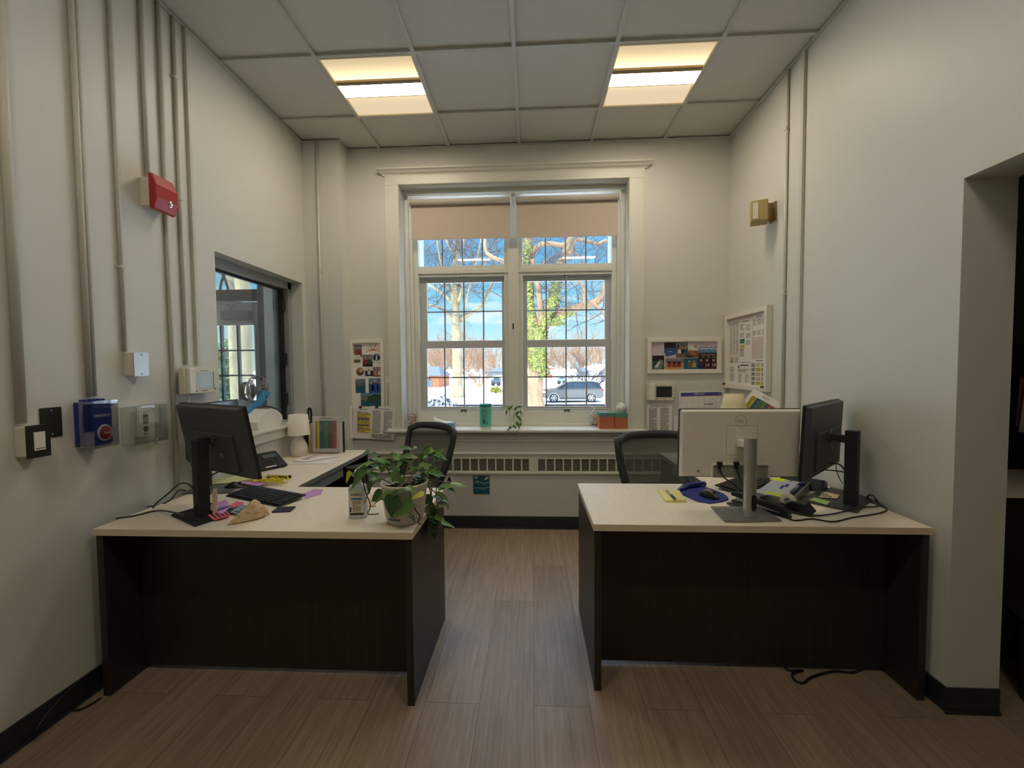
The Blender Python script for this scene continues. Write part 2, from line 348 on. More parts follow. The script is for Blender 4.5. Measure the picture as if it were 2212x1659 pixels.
# stool (sill board), apron
mb = MB(); mb.box(-1.29, .985, D-.055, D-.001, .848, .872, TRIM); mb.box(WX0, WX1, D-.02, GYp+.03, .848, .872, TRIM)
mb.build('window_sill', win, bevel=.005)
mb = MB(); mb.box(-1.27, .965, D-.016, D-.001, .818, .848, TRIM); mb.build('apron', win, bevel=.003)
# jamb steps and head
mb = MB()
for s, x in ((1, WX0), (-1, WX1)):
    for d, t, ys in ((.0, .03, .13), (.03, .03, .165), (.06, .04, .20)):
        a, b = sorted((x+s*d, x+s*(d+t))); mb.box(a, b, D+ys, DY, .872, WZ1, TRIM)
mb.box(WX0, WX1, D+.10, DY, WZ1-.03, WZ1, TRIM); mb.box(WX0, WX1, D+.16, DY, WZ1-.055, WZ1-.03, TRIM)
mb.build('jamb', win, bevel=.003)
# two units
xmid0, xmid1 = wx(1092), wx(1126)
mb = MB(); mb.box(wx(1099), wx(1121), GYp-.045, DY-.1, .872, 2.6, TRIM); mb.box(wx(1090), wx(1130), GYp-.016, DY-.1, .872, WZ1-.05, TRIM)
mb.build('mullion', win, bevel=.004)
mb = MB(); mb.box(WX0+.08, WX1-.08, GYp-.012, GYp+.05, .872, wz(885.5), TRIM); mb.box(WX0+.08, WX1-.08, GYp-.04, GYp-.012, .872, .895, TRIM); mb.build('bottom_board', win, bevel=.004)
zT0, zT1 = wz(573), 2.93     # transom glass
zU0, zU1 = wz(734), wz(607); zL0, zL1 = wz(878), wz(751)
for unit in ((893, 1097, 905, 1096, 921, 1084, 906, 1095, (957, 1000, 1043), (960.5, 1002, 1044)), (1121, 1332, 1126, 1322, 1139, 1308, 1128, 1321, (1179, 1222, 1266), (1180, 1223, 1267))):
    o0, o1, t0, t1, g0, g1, s0, s1, tm, gm = unit
    O0, O1, T0, T1, G0, G1, S0, S1 = [wx(v) for v in (o0, o1, t0, t1, g0, g1, s0, s1)]
    # transom sash
    mb = MB(); mb.box(O0, T0, GYp, GYp+.05, zT0-.01, WZ1-.06, TRIM); mb.box(T1, O1, GYp, GYp+.05, zT0-.01, WZ1-.06, TRIM); mb.box(O0, O1, GYp, GYp+.05, 2.90, WZ1-.06, TRIM)
    mb.box(O0-.01, O1+.01, GYp-.015, GYp+.06, wz(596), zT0, TRIM); mb.box(O0-.015, O1+.015, GYp-.03, GYp, wz(590), wz(581), TRIM)
    MUNT = mat((128, 130, 132), .45, name='muntin')
    fr = mb.build('transom_sash', win, bevel=.003)
    mb = MB()
    for v in tm: mb.box(wx(v)-.005, wx(v)+.005, GYp+.012, GYp+.034, zT0, 2.9, MUNT)
    mb.build('muntin', fr)
    mb = MB(); mb.box(T0, T1, GYp+.022, GYp+.026, zT0, 2.9, GLASS); mb.build('pane', fr)
    # side stiles of the opening
    mb = MB(); mb.box(O0-.01, S0-.005, GYp-.02, GYp+.06, .92, wz(590), TRIM); mb.box(S1+.005, O1+.01, GYp-.02, GYp+.06, .92, wz(590), TRIM)
    mb.build('side_track', win, bevel=.003)
    TR2 = mat((190, 192, 190), .4, name='sash_vinyl')
    for (z0, z1, a, b, yo, nm) in ((zU0, zU1, wz(743), wz(594), .03, 'upper_sash'), (zL0, zL1, wz(886), wz(735), 0, 'lower_sash')):
        mb = MB(); y = GYp+yo
        mb.box(S0, G0, y, y+.035, a, b, TR2); mb.box(G1, S1, y, y+.035, a, b, TR2); mb.box(G0, G1, y, y+.035, a, z0, TR2); mb.box(G0, G1, y, y+.035, z1, b, TR2)
        if nm == 'lower_sash': mb.box(S0, S1, y-.012, y+.004, a, a+.015, TR2)
        else: mb.box(S0, S1, y-.02, y, b-.02, b, TR2)
        sa = mb.build(nm, win, bevel=.003)
        mb = MB()
        for v in gm:
            x = at(v, 800 if yo == 0 else 670, 'Y', y)[0]; mb.box(x-.0055, x+.0055, y+.008, y+.028, z0, z1, MUNT)
        zm = (z0+z1)/2; mb.box(G0, G1, y+.008, y+.028, zm-.0055, zm+.0055, MUNT); mb.build('muntin', sa)
        mb = MB(); mb.box(G0, G1, y+.016, y+.020, z0, z1, GLASS); mb.build('pane', sa)
        mb = MB(); xc = (S0+S1)/2
        if nm == 'lower_sash':
            for sg in (-1, 1):
                mb.tube([(xc+sg*.004, y-.014, a-.006), (xc+sg*.02, y-.018, a-.004), (xc+sg*.024, y-.018, a-.018)], .004, BLKM, 6)
            mb.box(xc-.028, xc+.028, y-.014, y-.002, a, a+.007, DGR); mb.build('sash_latch', sa)
        else:
            mb.box(xc-.02, xc+.02, y-.028, y-.02, b-.012, b-.004, DGR); mb.cyl((xc, y-.03, b-.01), (xc, y-.03, b-.05), .004, STEEL, 8); mb.build('sash_latch', sa)
# small clip on the mullion
mb = MB(); x = wx(1109); mb.box(x-.006, x+.006, GYp-.05, GYp-.045, wz(712), wz(700), DGR); mb.build('clip', win)
# roller blinds
SHF = mat((206, 192, 176), .85, name='blind_fabric', var=.03); SHR = mat((214, 208, 196), .7, name='blind_roll')
first = None
for i, (a, b, zb) in enumerate(((886, 1103, 513), (1115, 1337, 508))):
    Y = D+.09; xa_, xb_ = at(a, 500, 'Y', Y)[0], at(b, 500, 'Y', Y)[0]; zr = at(1000, 437, 'Y', Y)[2]+.012
    t = thing('roller_blind', ['left roller blind, beige, pulled a little way down the window', 'right roller blind, beige, pulled a little way down the window'][i], 'blind', ((xa_+xb_)/2, Y, zr), 'beige roller blinds in the window')
    z1 = at((a+b)/2, zb, 'Y', Y-.01)[2]
    mb = MB(); mb.cyl((xa_+.002, Y, zr), (xb_-.002, Y, zr), .026, SHR, 24); mb.build('roller', t)
    mb = MB(); mb.box(xa_+.004, xb_-.004, Y+.024, Y+.026, z1, zr, SHF); mb.build('fabric', t)
    mb = MB(); mb.box(xa_+.004, xb_-.004, Y+.019, Y+.031, z1-.004, z1+.018, SHF); mb.build('hem_bar', t, bevel=.003)
    mb = MB()
    for x in (xa_-.006, xb_): mb.box(x, x+.006, Y-.03, Y+.05, zr-.035, zr+.04, WHT)
    mb.box(xa_-.006, xb_+.006, Y-.02, Y+.05, zr+.04, zr+.046, WHT); mb.build('bracket', t)
# pull chain loop of the right blind
mb = MB(); x = at(1341, 600, 'Y', D+.085)[0]; mb.tube([(x, D+.08, 2.93), (x+.003, D+.08, 2.0), (x, D+.08, 1.45)], .0022, WHT, 5)
tag(mb.build('blind_chain'), 'white bead pull chain hanging at the right side of the window', 'chain')

# ================================================================== ceiling lights
def troffer(cx, cy, label, st=None):
    t = thing('ceiling_light', label, 'ceiling light', (cx, cy, HC-.004), 'square recessed ceiling lights'); h = .293
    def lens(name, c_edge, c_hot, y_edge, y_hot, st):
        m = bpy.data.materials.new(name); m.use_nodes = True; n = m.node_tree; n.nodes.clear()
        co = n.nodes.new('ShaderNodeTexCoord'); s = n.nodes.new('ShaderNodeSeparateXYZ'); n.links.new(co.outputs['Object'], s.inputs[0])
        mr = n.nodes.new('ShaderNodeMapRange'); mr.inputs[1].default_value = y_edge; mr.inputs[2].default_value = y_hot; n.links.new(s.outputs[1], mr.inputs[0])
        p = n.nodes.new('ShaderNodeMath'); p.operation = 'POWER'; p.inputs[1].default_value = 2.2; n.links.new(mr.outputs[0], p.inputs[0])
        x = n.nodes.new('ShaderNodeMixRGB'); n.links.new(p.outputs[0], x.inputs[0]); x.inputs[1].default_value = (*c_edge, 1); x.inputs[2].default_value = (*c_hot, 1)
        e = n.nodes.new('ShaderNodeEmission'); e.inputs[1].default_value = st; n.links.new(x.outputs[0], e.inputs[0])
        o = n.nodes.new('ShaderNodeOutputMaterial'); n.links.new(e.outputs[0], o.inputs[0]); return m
    z = HC+.002
    mb = MB(); f = mat((235, 220, 185), .5, name='light_frame')
    for a in ((cx-h, cx+h, cy-h, cy-h+.008), (cx-h, cx+h, cy+h-.008, cy+h), (cx-h, cx-h+.008, cy-h+.008, cy+h-.008), (cx+h-.008, cx+h, cy-h+.008, cy+h-.008)): mb.box(*a, z-.008, z+.008, f)
    mb.build('frame', t)
    # two sloping side reflectors, a bright lens and two bars
    y1, y2 = cy-.045, cy+.085
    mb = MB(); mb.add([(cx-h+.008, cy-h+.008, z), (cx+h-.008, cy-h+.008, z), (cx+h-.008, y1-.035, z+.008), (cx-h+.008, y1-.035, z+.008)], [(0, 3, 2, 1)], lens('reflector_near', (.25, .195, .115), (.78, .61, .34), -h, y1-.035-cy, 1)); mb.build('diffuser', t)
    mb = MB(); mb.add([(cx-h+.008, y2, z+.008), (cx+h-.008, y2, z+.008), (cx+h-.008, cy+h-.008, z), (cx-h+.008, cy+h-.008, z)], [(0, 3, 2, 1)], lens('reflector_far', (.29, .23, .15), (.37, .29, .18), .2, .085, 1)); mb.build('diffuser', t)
    mb = MB(); mb.box(cx-h+.008, cx+h-.008, y1, y2-.006, z+.0, z+.006, lens('lens', (1, .86, .66), (1, .88, .70), -.1, .1, st or LAMP)); mb.build('lens', t)
    mb = MB(); bar = mat((150, 128, 92), .6, name='light_bar'); mb.box(cx-h+.008, cx+h-.008, y1-.035, y1, z-.006, z+.008, bar); mb.build('baffle', t)
    mb = MB(); mb.box(cx-h+.008, cx+h-.008, y2-.006, y2, z-.004, z+.008, bar); mb.build('baffle', t)
LAMP = 16
troffer((GX[1]+GX[2])/2 if False else -1.014, 2.8425, 'square recessed light panel in the left part of the ceiling')
troffer(.816, 2.8425, 'square recessed light panel in the right part of the ceiling')
troffer(-1.014, .4025, 'added fill light panel in the ceiling above the camera, on the left', 17)  # this and the next: unseen panels added as fill for the foreground
troffer(.816, .4025, 'added fill light panel in the ceiling above the camera, on the right', 17)

# ================================================================== service window in the left wall
SF = mat((150, 153, 152), .4, name='window_steel'); FRD = mat((30, 32, 34), .5, name='gasket_black')
sw = bpy.data.objects.new('window_2', None); C.objects.link(sw); sw['kind'] = 'structure'; ORG['window_2'] = Vector()
XG = XL-.155
mb = MB()
mb.box(XG-.05, XL-.095, SY1-.045, SY1, SZ0, SZ1, SF); mb.box(XG-.05, XL-.095, SY0, SY0+.045, SZ0, SZ1, SF)
mb.box(XG-.05, XL-.095, SY0, SY1, SZ1-.06, SZ1, SF); mb.box(XG-.05, XL-.095, SY0, SY1, SZ0, SZ0+.03, SF)
mb.build('window_frame', sw, bevel=.003)
mb = MB(); mb.box(XG-.012, XG+.02, SY1-.075, SY1-.045, SZ0+.03, SZ1-.06, FRD); mb.box(XG-.012, XG+.012, SY0+.045, SY1-.045, SZ1-.075, SZ1-.06, FRD)
for z in (1.17, 1.5, 1.95): mb.box(XG+.02, XG+.04, SY1-.09, SY1-.05, z-.05, z+.05, FRD)
mb.build('gasket', sw, bevel=.002)
mb = MB(); mb.box(XG-.004, XG+.002, SY0+.045, SY1-.075, SZ0+.03, SZ1-.075, GLASS); mb.build('pane', sw)
zs = at(580, 930, 'X', -1.885)[2]
mb = MB(); mb.box(XG-.05, -1.885, SY0-.05, SY1-.002, SZ0-.001, SZ0+.018, TRIM)
mb.build('window_sill', sw, bevel=.004)
mb = MB(); mb.box(XL+.001, XL+.03, SY0-.04, SY1-.01, SZ0-.07, SZ0-.001, TRIM); mb.build('apron', sw, bevel=.003)
# vestibule
VY = 4.5; VG = mat((226, 224, 214), .6, name='vestibule_paint'); DFR = mat((84, 92, 104), .5, name='door_frame_paint'); DRP = mat((226, 226, 222), .45, name='door_paint'); TILE = mat((222, 220, 208), .3, name='wall_tile')
vx = lambda px, py=700, Y=VY: at(px, py, 'Y', Y)[0]
vz = lambda py, px=520, Y=VY: at(px, py, 'Y', Y)[2]
mb = MB(); mb.box(-4.2, -4.1, 1.2, VY+.2, 0, 3.3, VG); mb.box(-4.1, XLo, 1.1, 1.2, 0, 3.3, VG); mb.box(-4.1, XLo, 1.2, VY+.2, 3.2, 3.3, VG); struct(mb, 'wall_vestibule')
mb = MB(); mb.box(vx(586), XLo, VY-.12, VY+.1, 0, 3.2, VG); struct(mb, 'wall_vestibule_side')
mb = MB(); zt = vz(762, 590, VY-.14)
for r_ in range(int(zt/.2)+1):
    z1_ = zt-r_*.2; mb.box(vx(579, 800, VY-.14), XLo-.001, VY-.142, VY-.1205, max(0, z1_-.196), z1_, TILE)
tag(mb.build('tiled_wainscot', bevel=.002), 'pale block tile wainscot beside the entrance door beyond the service window', 'wainscot'); 
door = bpy.data.objects.new('door_1', None); C.objects.link(door); door['kind'] = 'structure'; ORG['door_1'] = Vector()
xr0, xr1 = vx(562.5), vx(588); zD = vz(651); zH = vz(627)
mb = MB(); mb.box(xr0, xr1, VY-.04, VY+.08, 0, 3.2, DFR); mb.box(-4.1, xr0, VY-.04, VY+.08, zD, zH, DFR); mb.box(-4.1, xr0, VY-.05, VY-.04, zH-.03, zH, mat((110, 84, 74), .5)); mb.box(-4.1, xr0, VY-.04, VY+.08, 3.02, 3.2, DFR); mb.build('door_frame', door, bevel=.003)
mb = MB(); 
def arc(cx, cz, r, a0, a1): mb.tube([(cx+r*math.cos(R(a0+(a1-a0)*i/14)), VY, cz+r*math.sin(R(a0+(a1-a0)*i/14))) for i in range(15)], .014, DFR, 6)
xm = vx(484, 615); arc(xm-.42, zH-.05, .47, 0, 90); arc(xm+.42, zH-.05, .47, 90, 180); arc(xm-.42, zH-.05, .47, 90, 180); mb.build('fanlight_bars', door)
mb = MB(); mb.box(-4.1, xr0, VY+.01, VY+.015, zH, 3.02, GLASS); mb.build('fanlight_pane', door)
gx1, gz1, gz0 = vx(550), vz(703), vz(865)
mb = MB(); mb.box(gx1, xr0-.01, VY, VY+.045, .01, zD-.01, DRP); mb.box(-4.05, gx1, VY, VY+.045, gz1, zD-.01, DRP); mb.box(-4.05, gx1, VY, VY+.045, .01, gz0, DRP); mb.build('door_leaf', door, bevel=.003)
mb = MB(); mb.box(gx1-.0, gx1+.02, VY-.012, VY, gz0-.02, gz1+.02, DRP); mb.box(-4.0, gx1, VY-.012, VY, gz1, gz1+.02, DRP); mb.box(-4.0, gx1, VY-.012, VY, gz0-.02, gz0, DRP)
for px in (477, 513): mb.box(vx(px)-.012, vx(px)+.012, VY-.006, VY+.03, gz0, gz1, DFR)
for py in (757, 811): mb.box(-4.0, gx1, VY-.006, VY+.03, vz(py)-.008, vz(py)+.008, DFR)
mb.build('glazing_bars', door)
mb = MB(); mb.box(-4.0, gx1, VY+.02, VY+.025, gz0, gz1, GLASS); mb.build('pane', door)
mb = MB(); mb.box(vx(477, 680, VY-.06), vx(537, 680, VY-.06), VY-.06, VY-.001, vz(689, 510, VY-.06), vz(670, 510, VY-.06), mat((150, 150, 146), .4)); mb.cyl((vx(505), VY-.03, vz(668)), (vx(505), VY-.03, vz(660)), .02, STEEL, 10); mb.tube([(vx(505), VY-.04, vz(661)), (vx(475), VY-.2, vz(657)), (vx(530), VY-.05, vz(655))], .008, STEEL, 6); mb.build('door_closer', door, bevel=.003)
# ================================================================== desks
DZ = .741; TH = .03
def desk(x0, x1, y0, y1, label, outer):
    """outer: +1 when the free end is on the right"""
    t = thing('desk', label, 'desk', ((x0+x1)/2, (y0+y1)/2, 0))
    mb = MB(); mb.box(x0, x1, y0, y1, DZ-TH, DZ, LAM); mb.build('desktop', t, bevel=.0015)
    mb = MB(); mb.box(x0-.0012, x1+.0012, y0-.0012, y0, DZ-TH+.001, DZ-.001, LAMEDGE)
    xe = x1 if outer > 0 else x0-.0012; mb.box(xe, xe+.0012, y0, y1, DZ-TH+.001, DZ-.001, LAMEDGE); mb.build('edge_band', t)
    for a, b in ((x0+.004, x0+.034), (x1-.034, x1-.004)):
        mb = MB(); mb.box(a, b, y0+.008, y1-.012, 0, DZ-TH-.0005, WOOD); mb.build('leg_panel', t, bevel=.0015)
    mb = MB(); mb.box(x0+.035, x1-.035, y0+.17, y0+.19, .022, DZ-TH-.0005, WOOD); mb.build('modesty_panel', t, bevel=.001)
    return t
desk(-1.875, -.497, 1.640, 2.272, 'dark wood desk with pale laminate top, potted plant on its right end', 1)
desk(.258, 1.640, 1.752, 2.378, 'dark wood desk with pale laminate top, under the silver monitor', -1)
GMET = mat((150, 152, 154), .45, .3, name='grey_metal')
def ret(x0, x1, y0, y1, label, side):
    t = thing('desk_return', label, 'desk', ((x0+x1)/2, (y0+y1)/2, 0))
    mb = MB(); mb.box(x0, x1, y0+.001, y1, DZ-TH, DZ-.0005, LAM); mb.build('desktop', t, bevel=.0015)
    xe = x1 if side > 0 else x0-.0012
    mb = MB(); mb.box(xe, xe+.0012, y0+.001, y1, DZ-TH+.001, DZ-.001, mat((120, 118, 112), .5)); mb.build('edge_band', t)
    mb = MB(); mb.box(x0+.01, x1-.01, y1-.035, y1-.006, 0, DZ-TH-.0005, WOOD); mb.build('leg_panel', t, bevel=.0015)
    a, b = (x1-.16, x1-.02) if side > 0 else (x0+.02, x0+.16)
    mb = MB(); mb.box(a, b, y0+.08, y0+.62, DZ-TH-.075, DZ-TH-.002, GMET); mb.build('drawer', t, bevel=.003)
    a, b = (x0+.01, x0+.03) if side > 0 else (x1-.03, x1-.01)
    mb = MB(); mb.box(a, b, y0+.01, y1-.04, .25, DZ-TH-.0005, WOOD); mb.build('modesty_panel', t)
ret(-1.905, -1.352, 2.273, 3.33, 'pale laminate desk return along the left wall with a grey pencil drawer', 1)
ret(.985, 1.645, 2.379, 3.25, 'pale laminate desk return along the right wall behind the silver monitor', -1)

# ================================================================== wall-mounted things, left wall
COND = mat((206, 204, 192), .4, name='painted_conduit')
def conduit(px, py, z0, z1, w, lab, flat=False, Y=None, clips=()):
    Y = Y if Y is not None else at(px, py, 'X', XL+.012)[1]
    mb = MB()
    if flat: mb.box(XL+.0005, XL+.018, Y-w/2, Y+w/2, z0, z1, COND)
    else: mb.cyl((XL+w/2+.001, Y, z0), (XL+w/2+.001, Y, z1), w/2, COND, 14)
    for z in clips: mb.box(XL+.001, XL+w+.003, Y-w/2-.002, Y+w/2+.002, z-.006, z+.006, COND); mb.box(XL+.0005, XL+.003, Y-w/2-.014, Y+w/2, z-.006, z+.006, COND)
    return tag(mb.build('conduit', bevel=.002 if flat else 0), lab, 'conduit', 'painted conduits on the left wall')
zc = HC-.007
conduit(22, 500, 1.217, zc, .030, 'thick painted conduit running down to the light switch box')
c1 = conduit(172, 400, 1.302, zc, .022, 'painted conduit running down to the blue emergency station, nearer of a touching pair')
Y2 = c1 and at(188, 600, 'X', XL+.012)[1]
conduit(0, 0, 1.302, zc, .016, 'slimmer painted conduit touching the one above the blue emergency station', Y=at(186, 500, 'X', XL+.012)[1]+.006)
conduit(250, 300, 1.503, zc, .018, 'painted conduit running down to the small metal box', clips=(1.9,))
conduit(316, 300, 2.385, zc, .020, 'painted conduit ending at the red fire alarm')
conduit(353, 300, 0.78, zc, .020, 'painted conduit passing behind the red fire alarm down to the desk')
conduit(384, 300, 1.443, zc, .018, 'painted conduit with clips just right of the fire alarm', clips=(3.0, 2.35))
conduit(410, 300, 1.443, zc, .020, 'rightmost painted conduit on the left wall, next to the service window', flat=True)
# raceway on the pilaster
mb = MB(); X = at(689, 500, 'Y', 3.445)[0]; mb.cyl((X, 3.444, DZ+.1), (X, 3.444, zc), .010, COND, 12); mb.box(X-.013, X+.013, 3.432, 3.4555, 2.23, 2.245, COND)
tag(mb.build('conduit'), 'painted conduit on the front of the corner pilaster', 'conduit')
# right wall conduits
for px, lab, fl in ((1700, 'thin painted conduit beside the bulletin board on the right wall', 0), (1734, 'painted wire raceway on the right wall, nearer of the two', 1)):
    Y = at(px, 300, 'X', XR-.01)[1]; mb = MB()
    if fl: mb.box(XR-.018, XR-.0005, Y-.012, Y+.012, .8, zc, COND)
    else:
        mb.cyl((XR-.011, Y, .8), (XR-.011, Y, zc), .009, COND, 12)
        for z in (2.95, 1.88): mb.box(XR-.022, XR-.0005, Y-.013, Y+.013, z-.008, z+.008, COND)
    tag(mb.build('conduit'), lab, 'conduit', 'painted conduits on the right wall')

def lw(px, py, off=0):    # point on left wall
    return at(px, py, 'X', XL+off)
# frame on the left wall: local x runs into the room depth (+Y), local y up, local z = out of the wall (+X)
def LF(y, z, off=0): return frame((XL+off, y, z), (0, 1, 0), (0, 0, 1))
def RF(y, z, off=0): return frame((XR-off, y, z), (0, -1, 0), (0, 0, 1))
def BFm(x, z, off=0): return frame((x, D-off, z), (1, 0, 0), (0, 0, 1))
# fire alarm
RED = mat((176, 40, 44), .38, name='alarm_red')
cy = 2.035; cz = 2.30
t = thing('fire_alarm', 'red fire alarm horn strobe on a cream box high on the left wall', 'fire alarm', (XL, cy, cz-.07))
mb = MB(); mb.T = LF(cy, cz); mb.box(-.055, .055, -.07, .07, .001, .055, CREAM); mb.build('back_box', t, bevel=.002)
mb = MB(); mb.T = LF(cy, cz, .055); pr = [(-.066, 0), (.066, 0), (.066, .022), (.03, .042), (-.03, .042), (-.066, .022)]
mb.prism([(-.066, -.09, 0), (.066, -.09, 0), (.066, -.075, .03), (.066, .075, .03), (.066, .09, 0), (-.066, .09, 0), (-.066, .075, .02), (-.066, -.075, .02)][:0] or [(-.066, a, b) for a, b in ((-.088, 0), (.088, 0), (.088, .016), (.03, .040), (-.03, .040), (-.088, .022))], (.132, 0, 0), RED); mb.build('housing', t, bevel=.008, seg=3)
mb = MB(); mb.T = LF(cy+.02, cz-.035, .086); mb.ball((0, 0, 0), .018, CHR, 8, (1, 1, .7)); mb.box(-.05, .05, -.004, .004, -.002, .004, RED)
for k in range(8): mb.add([(0, 0, .012), (.02*math.cos(k*.785), .02*math.sin(k*.785), .004), (.02*math.cos(k*.785+.4), .02*math.sin(k*.785+.4), .004)], [(0, 1, 2)], CHR)
mb.build('strobe_lens', t, label='clear faceted strobe lens')
mb = MB(); mb.T = LF(cy-.052, cz, .0) @ Matrix.Translation((0, 0, .092)) @ Matrix.Rotation(R(90), 4, 'Z'); mb.text('FIRE', (0, 0, .0), .026, WHT); mb.build('lettering', t)
# metal junction box
y0, z1, y1, z0 = 1.872, 1.502, 1.945, 1.385
t = thing('junction_box', 'small cream box with a blank brushed metal plate under a conduit on the left wall', 'electrical box', (XL, 1.9, z0))
mb = MB(); mb.box(XL+.001, XL+.05, y0-.01, y1-.01, z0+.004, z1-.004, CREAM); mb.build('box', t, bevel=.002)
mb = MB(); mb.box(XL+.05, XL+.054, y0-.012, y1-.008, z0, z1, STEEL); mb.build('cover_plate', t, bevel=.001)
for z in (z0+.012, z1-.012): mb = MB(); mb.cyl((XL+.054, (y0+y1)/2-.01, z), (XL+.0555, (y0+y1)/2-.01, z), .003, DGR, 8); mb.build('screw', t)
# blank plate and switch
t = thing('wall_plate', 'dark blank steel wall plate behind the light switch on the left wall', 'wall plate', (XL, 1.556, 1.15))
PL = mat((74, 72, 68), .35, .7, name='dark_steel')
mb = MB(); mb.box(XL+.001, XL+.006, 1.517, 1.592, 1.147, 1.268, PL); mb.build('plate', t, bevel=.002)
for z in (1.16, 1.255): mb = MB(); mb.cyl((XL+.006, 1.555, z), (XL+.0075, 1.555, z), .003, STEEL, 8); mb.build('screw', t)
t = thing('light_switch', 'white rocker light switch with dark steel plate on a deep cream box', 'light switch', (XL, 1.475, 1.08))
mb = MB(); mb.box(XL+.001, XL+.052, 1.435, 1.505, 1.092, 1.205, CREAM); mb.build('box', t, bevel=.003)
mb = MB(); mb.box(XL+.052, XL+.057, 1.430, 1.508, 1.085, 1.210, PL); mb.build('cover_plate', t, bevel=.002)
mb = MB(); mb.box(XL+.057, XL+.061, 1.452, 1.487, 1.113, 1.183, WHT); mb.box(XL+.0605, XL+.0615, 1.455, 1.484, 1.119, 1.122, BLK); mb.build('rocker', t, bevel=.001)
# blue emergency station
BLU = mat((30, 48, 140), .4, name='station_blue')
t = thing('emergency_station', 'blue emergency push button station under a clear lift cover', 'emergency button', (XL, 1.70, 1.09))
Y_ = at(205, 900, 'X', XL+.06)[1]; mb = MB(); mb.T = LF(1.684, 1.185) @ Matrix.Diagonal((.72, 1, 1, 1))
mb.box(-.065, .065, -.095, .095, .001, .062, BLU); mb.build('back_box', t, bevel=.004)
mb = MB(); mb.T = LF(1.684, 1.185) @ Matrix.Diagonal((.72, 1, 1, 1)); mb.rbox(-.058, .058, -.088, .088, .062, .076, .008, BLU); mb.build('face_plate', t)
mb = MB(); mb.T = LF(1.684, 1.185, .0765) @ Matrix.Diagonal((.72, 1, 1, 1)); 
mb.text('EMERGENCY', (.0, .035, 0), .0165, WHT); mb.build('lettering', t)
mb = MB(); mb.T = LF(1.692, 1.165, .076) @ Matrix.Diagonal((.85, 1, 1, 1)); mb.lathe([(.029, 0), (.029, .005), (.024, .012), (.0, .014)], (0, -.02, 0), mat((150, 22, 30), .3), 24); mb.text('PUSH', (0, -.02, .0142), .014, WHT); mb.lathe([(.03, 0), (.036, 0), (.034, .006), (.03, .006)], (0, -.02, 0), WHT, 24, cap=False); mb.build('button', t, label='round red push button')
mb = MB(); mb.T = LF(1.684, 1.185) @ Matrix.Diagonal((.72, 1, 1, 1))
mb.box(-.072, .072, .098, .101, .03, .095, ACR); mb.box(-.072, .072, -.101, -.098, .03, .095, ACR); mb.box(-.072, -.069, -.098, .098, .03, .095, ACR); mb.box(.069, .072, -.098, .098, .03, .095, ACR); mb.box(-.072, .072, -.101, .101, .095, .098, ACR)
mb.build('lift_cover', t, label='clear plastic lift cover')
mb = MB(); mb.T = LF(1.684, 1.185, .0985) @ Matrix.Diagonal((.72, 1, 1, 1)); mb.text('IN CASE OF EMERGENCY', (.0, .078, 0), .0085, INKD); mb.text('LIFT COVER', (.0, .064, 0), .0095, INKD); mb.build('lettering', t)
mb = MB(); mb.T = LF(1.684, 1.185) @ Matrix.Diagonal((.72, 1, 1, 1))
for a in (-.05, -.02, .0, .03, .05): mb.box(a-.007, a+.007, .098, .107, .02, .05, BLU)
mb.build('hinge', t, bevel=.002)
# thermostat in cover
t = thing('thermostat', 'white thermostat locked inside a clear plastic guard on the left wall', 'thermostat', (XL, 1.95, 1.06))
mb = MB(); mb.T = LF(1.935, 1.155); mb.rbox(-.045, .045, -.065, .065, .001, .026, .008, WHT); mb.build('body', t, bevel=.002)
mb = MB(); mb.T = LF(1.935, 1.155, .026); mb.box(-.014, .014, -.004, .042, 0, .001, mat((60, 62, 60), .3)); mb.lathe([(.014, 0), (.014, .002), (0, .002)], (0, -.03, 0), DGR, 16); mb.cyl((-.006, -.054, 0), (-.006, -.054, .001), .004, INKD, 8); mb.rect(.002, .014, -.056, -.052, INKD, 0, .001); mb.build('display', t)
mb = MB(); mb.T = LF(1.925, 1.152); a, b, h = -.09, .09, .092
mb.box(a, b, h-.003, h, .001, .065, ACR); mb.box(a, b, -h, -h+.003, .001, .065, ACR); mb.box(a, a+.003, -h, h, .001, .065, ACR); mb.box(b-.003, b, -h, h, .001, .065, ACR); mb.box(a, b, -h, h, .065, .068, ACR)
for i in range(5): mb.box(a+.01+i*.012, a+.012+i*.012, -h+.015, h-.015, .068, .070, ACR)
mb.cyl((.06, -h+.01, .03), (.06, -h-.02, .03), .006, STEEL, 10)
mb.build('guard', t, label='clear plastic guard with slots')
# intercoms
def intercom(Fm, loc, label, scr):
    t = thing('intercom', label, 'intercom', loc)
    mb = MB(); mb.T = Fm; mb.rbox(-.115, .115, -.073, .073, .001, .030, .006, CREAM); mb.build('body', t, bevel=.002)
    mb = MB(); mb.T = Fm; mb.rbox(-.100, -.060, -.070, .070, .030, .052, .006, WHT); mb.build('handset', t, bevel=.004)
    mb = MB(); mb.T = Fm; mb.box(-.040, .092, -.045, .047, .030, .032, scr); mb.box(.088, .092, -.045, .047, .032, .0325, INKD); mb.build('screen', t)
    mb = MB(); mb.T = Fm; mb.rect(-.0, .05, .053, .056, INK, .03, .0006); mb.text('AIPHONE', (.026, -.060, .0302), .009, INKD); mb.lathe([(.008, 0), (.008, .002), (0, .002)], (.104, -.05, .03), STEEL, 12); mb.rect(-.04, -.028, -.062, -.056, INKD, .03, .0006); mb.build('lettering', t)
    mb = MB(); mb.T = Fm
    mb.tube(smooth_path([(-.085, -.07, .03), (-.082, -.1, .03), (-.09, -.13, .02), (-.075, -.16, .02), (-.07, -.12, .015), (-.05, -.075, .01)], 5), .003, WHT, 6)
    mb.build('handset_cord', t)
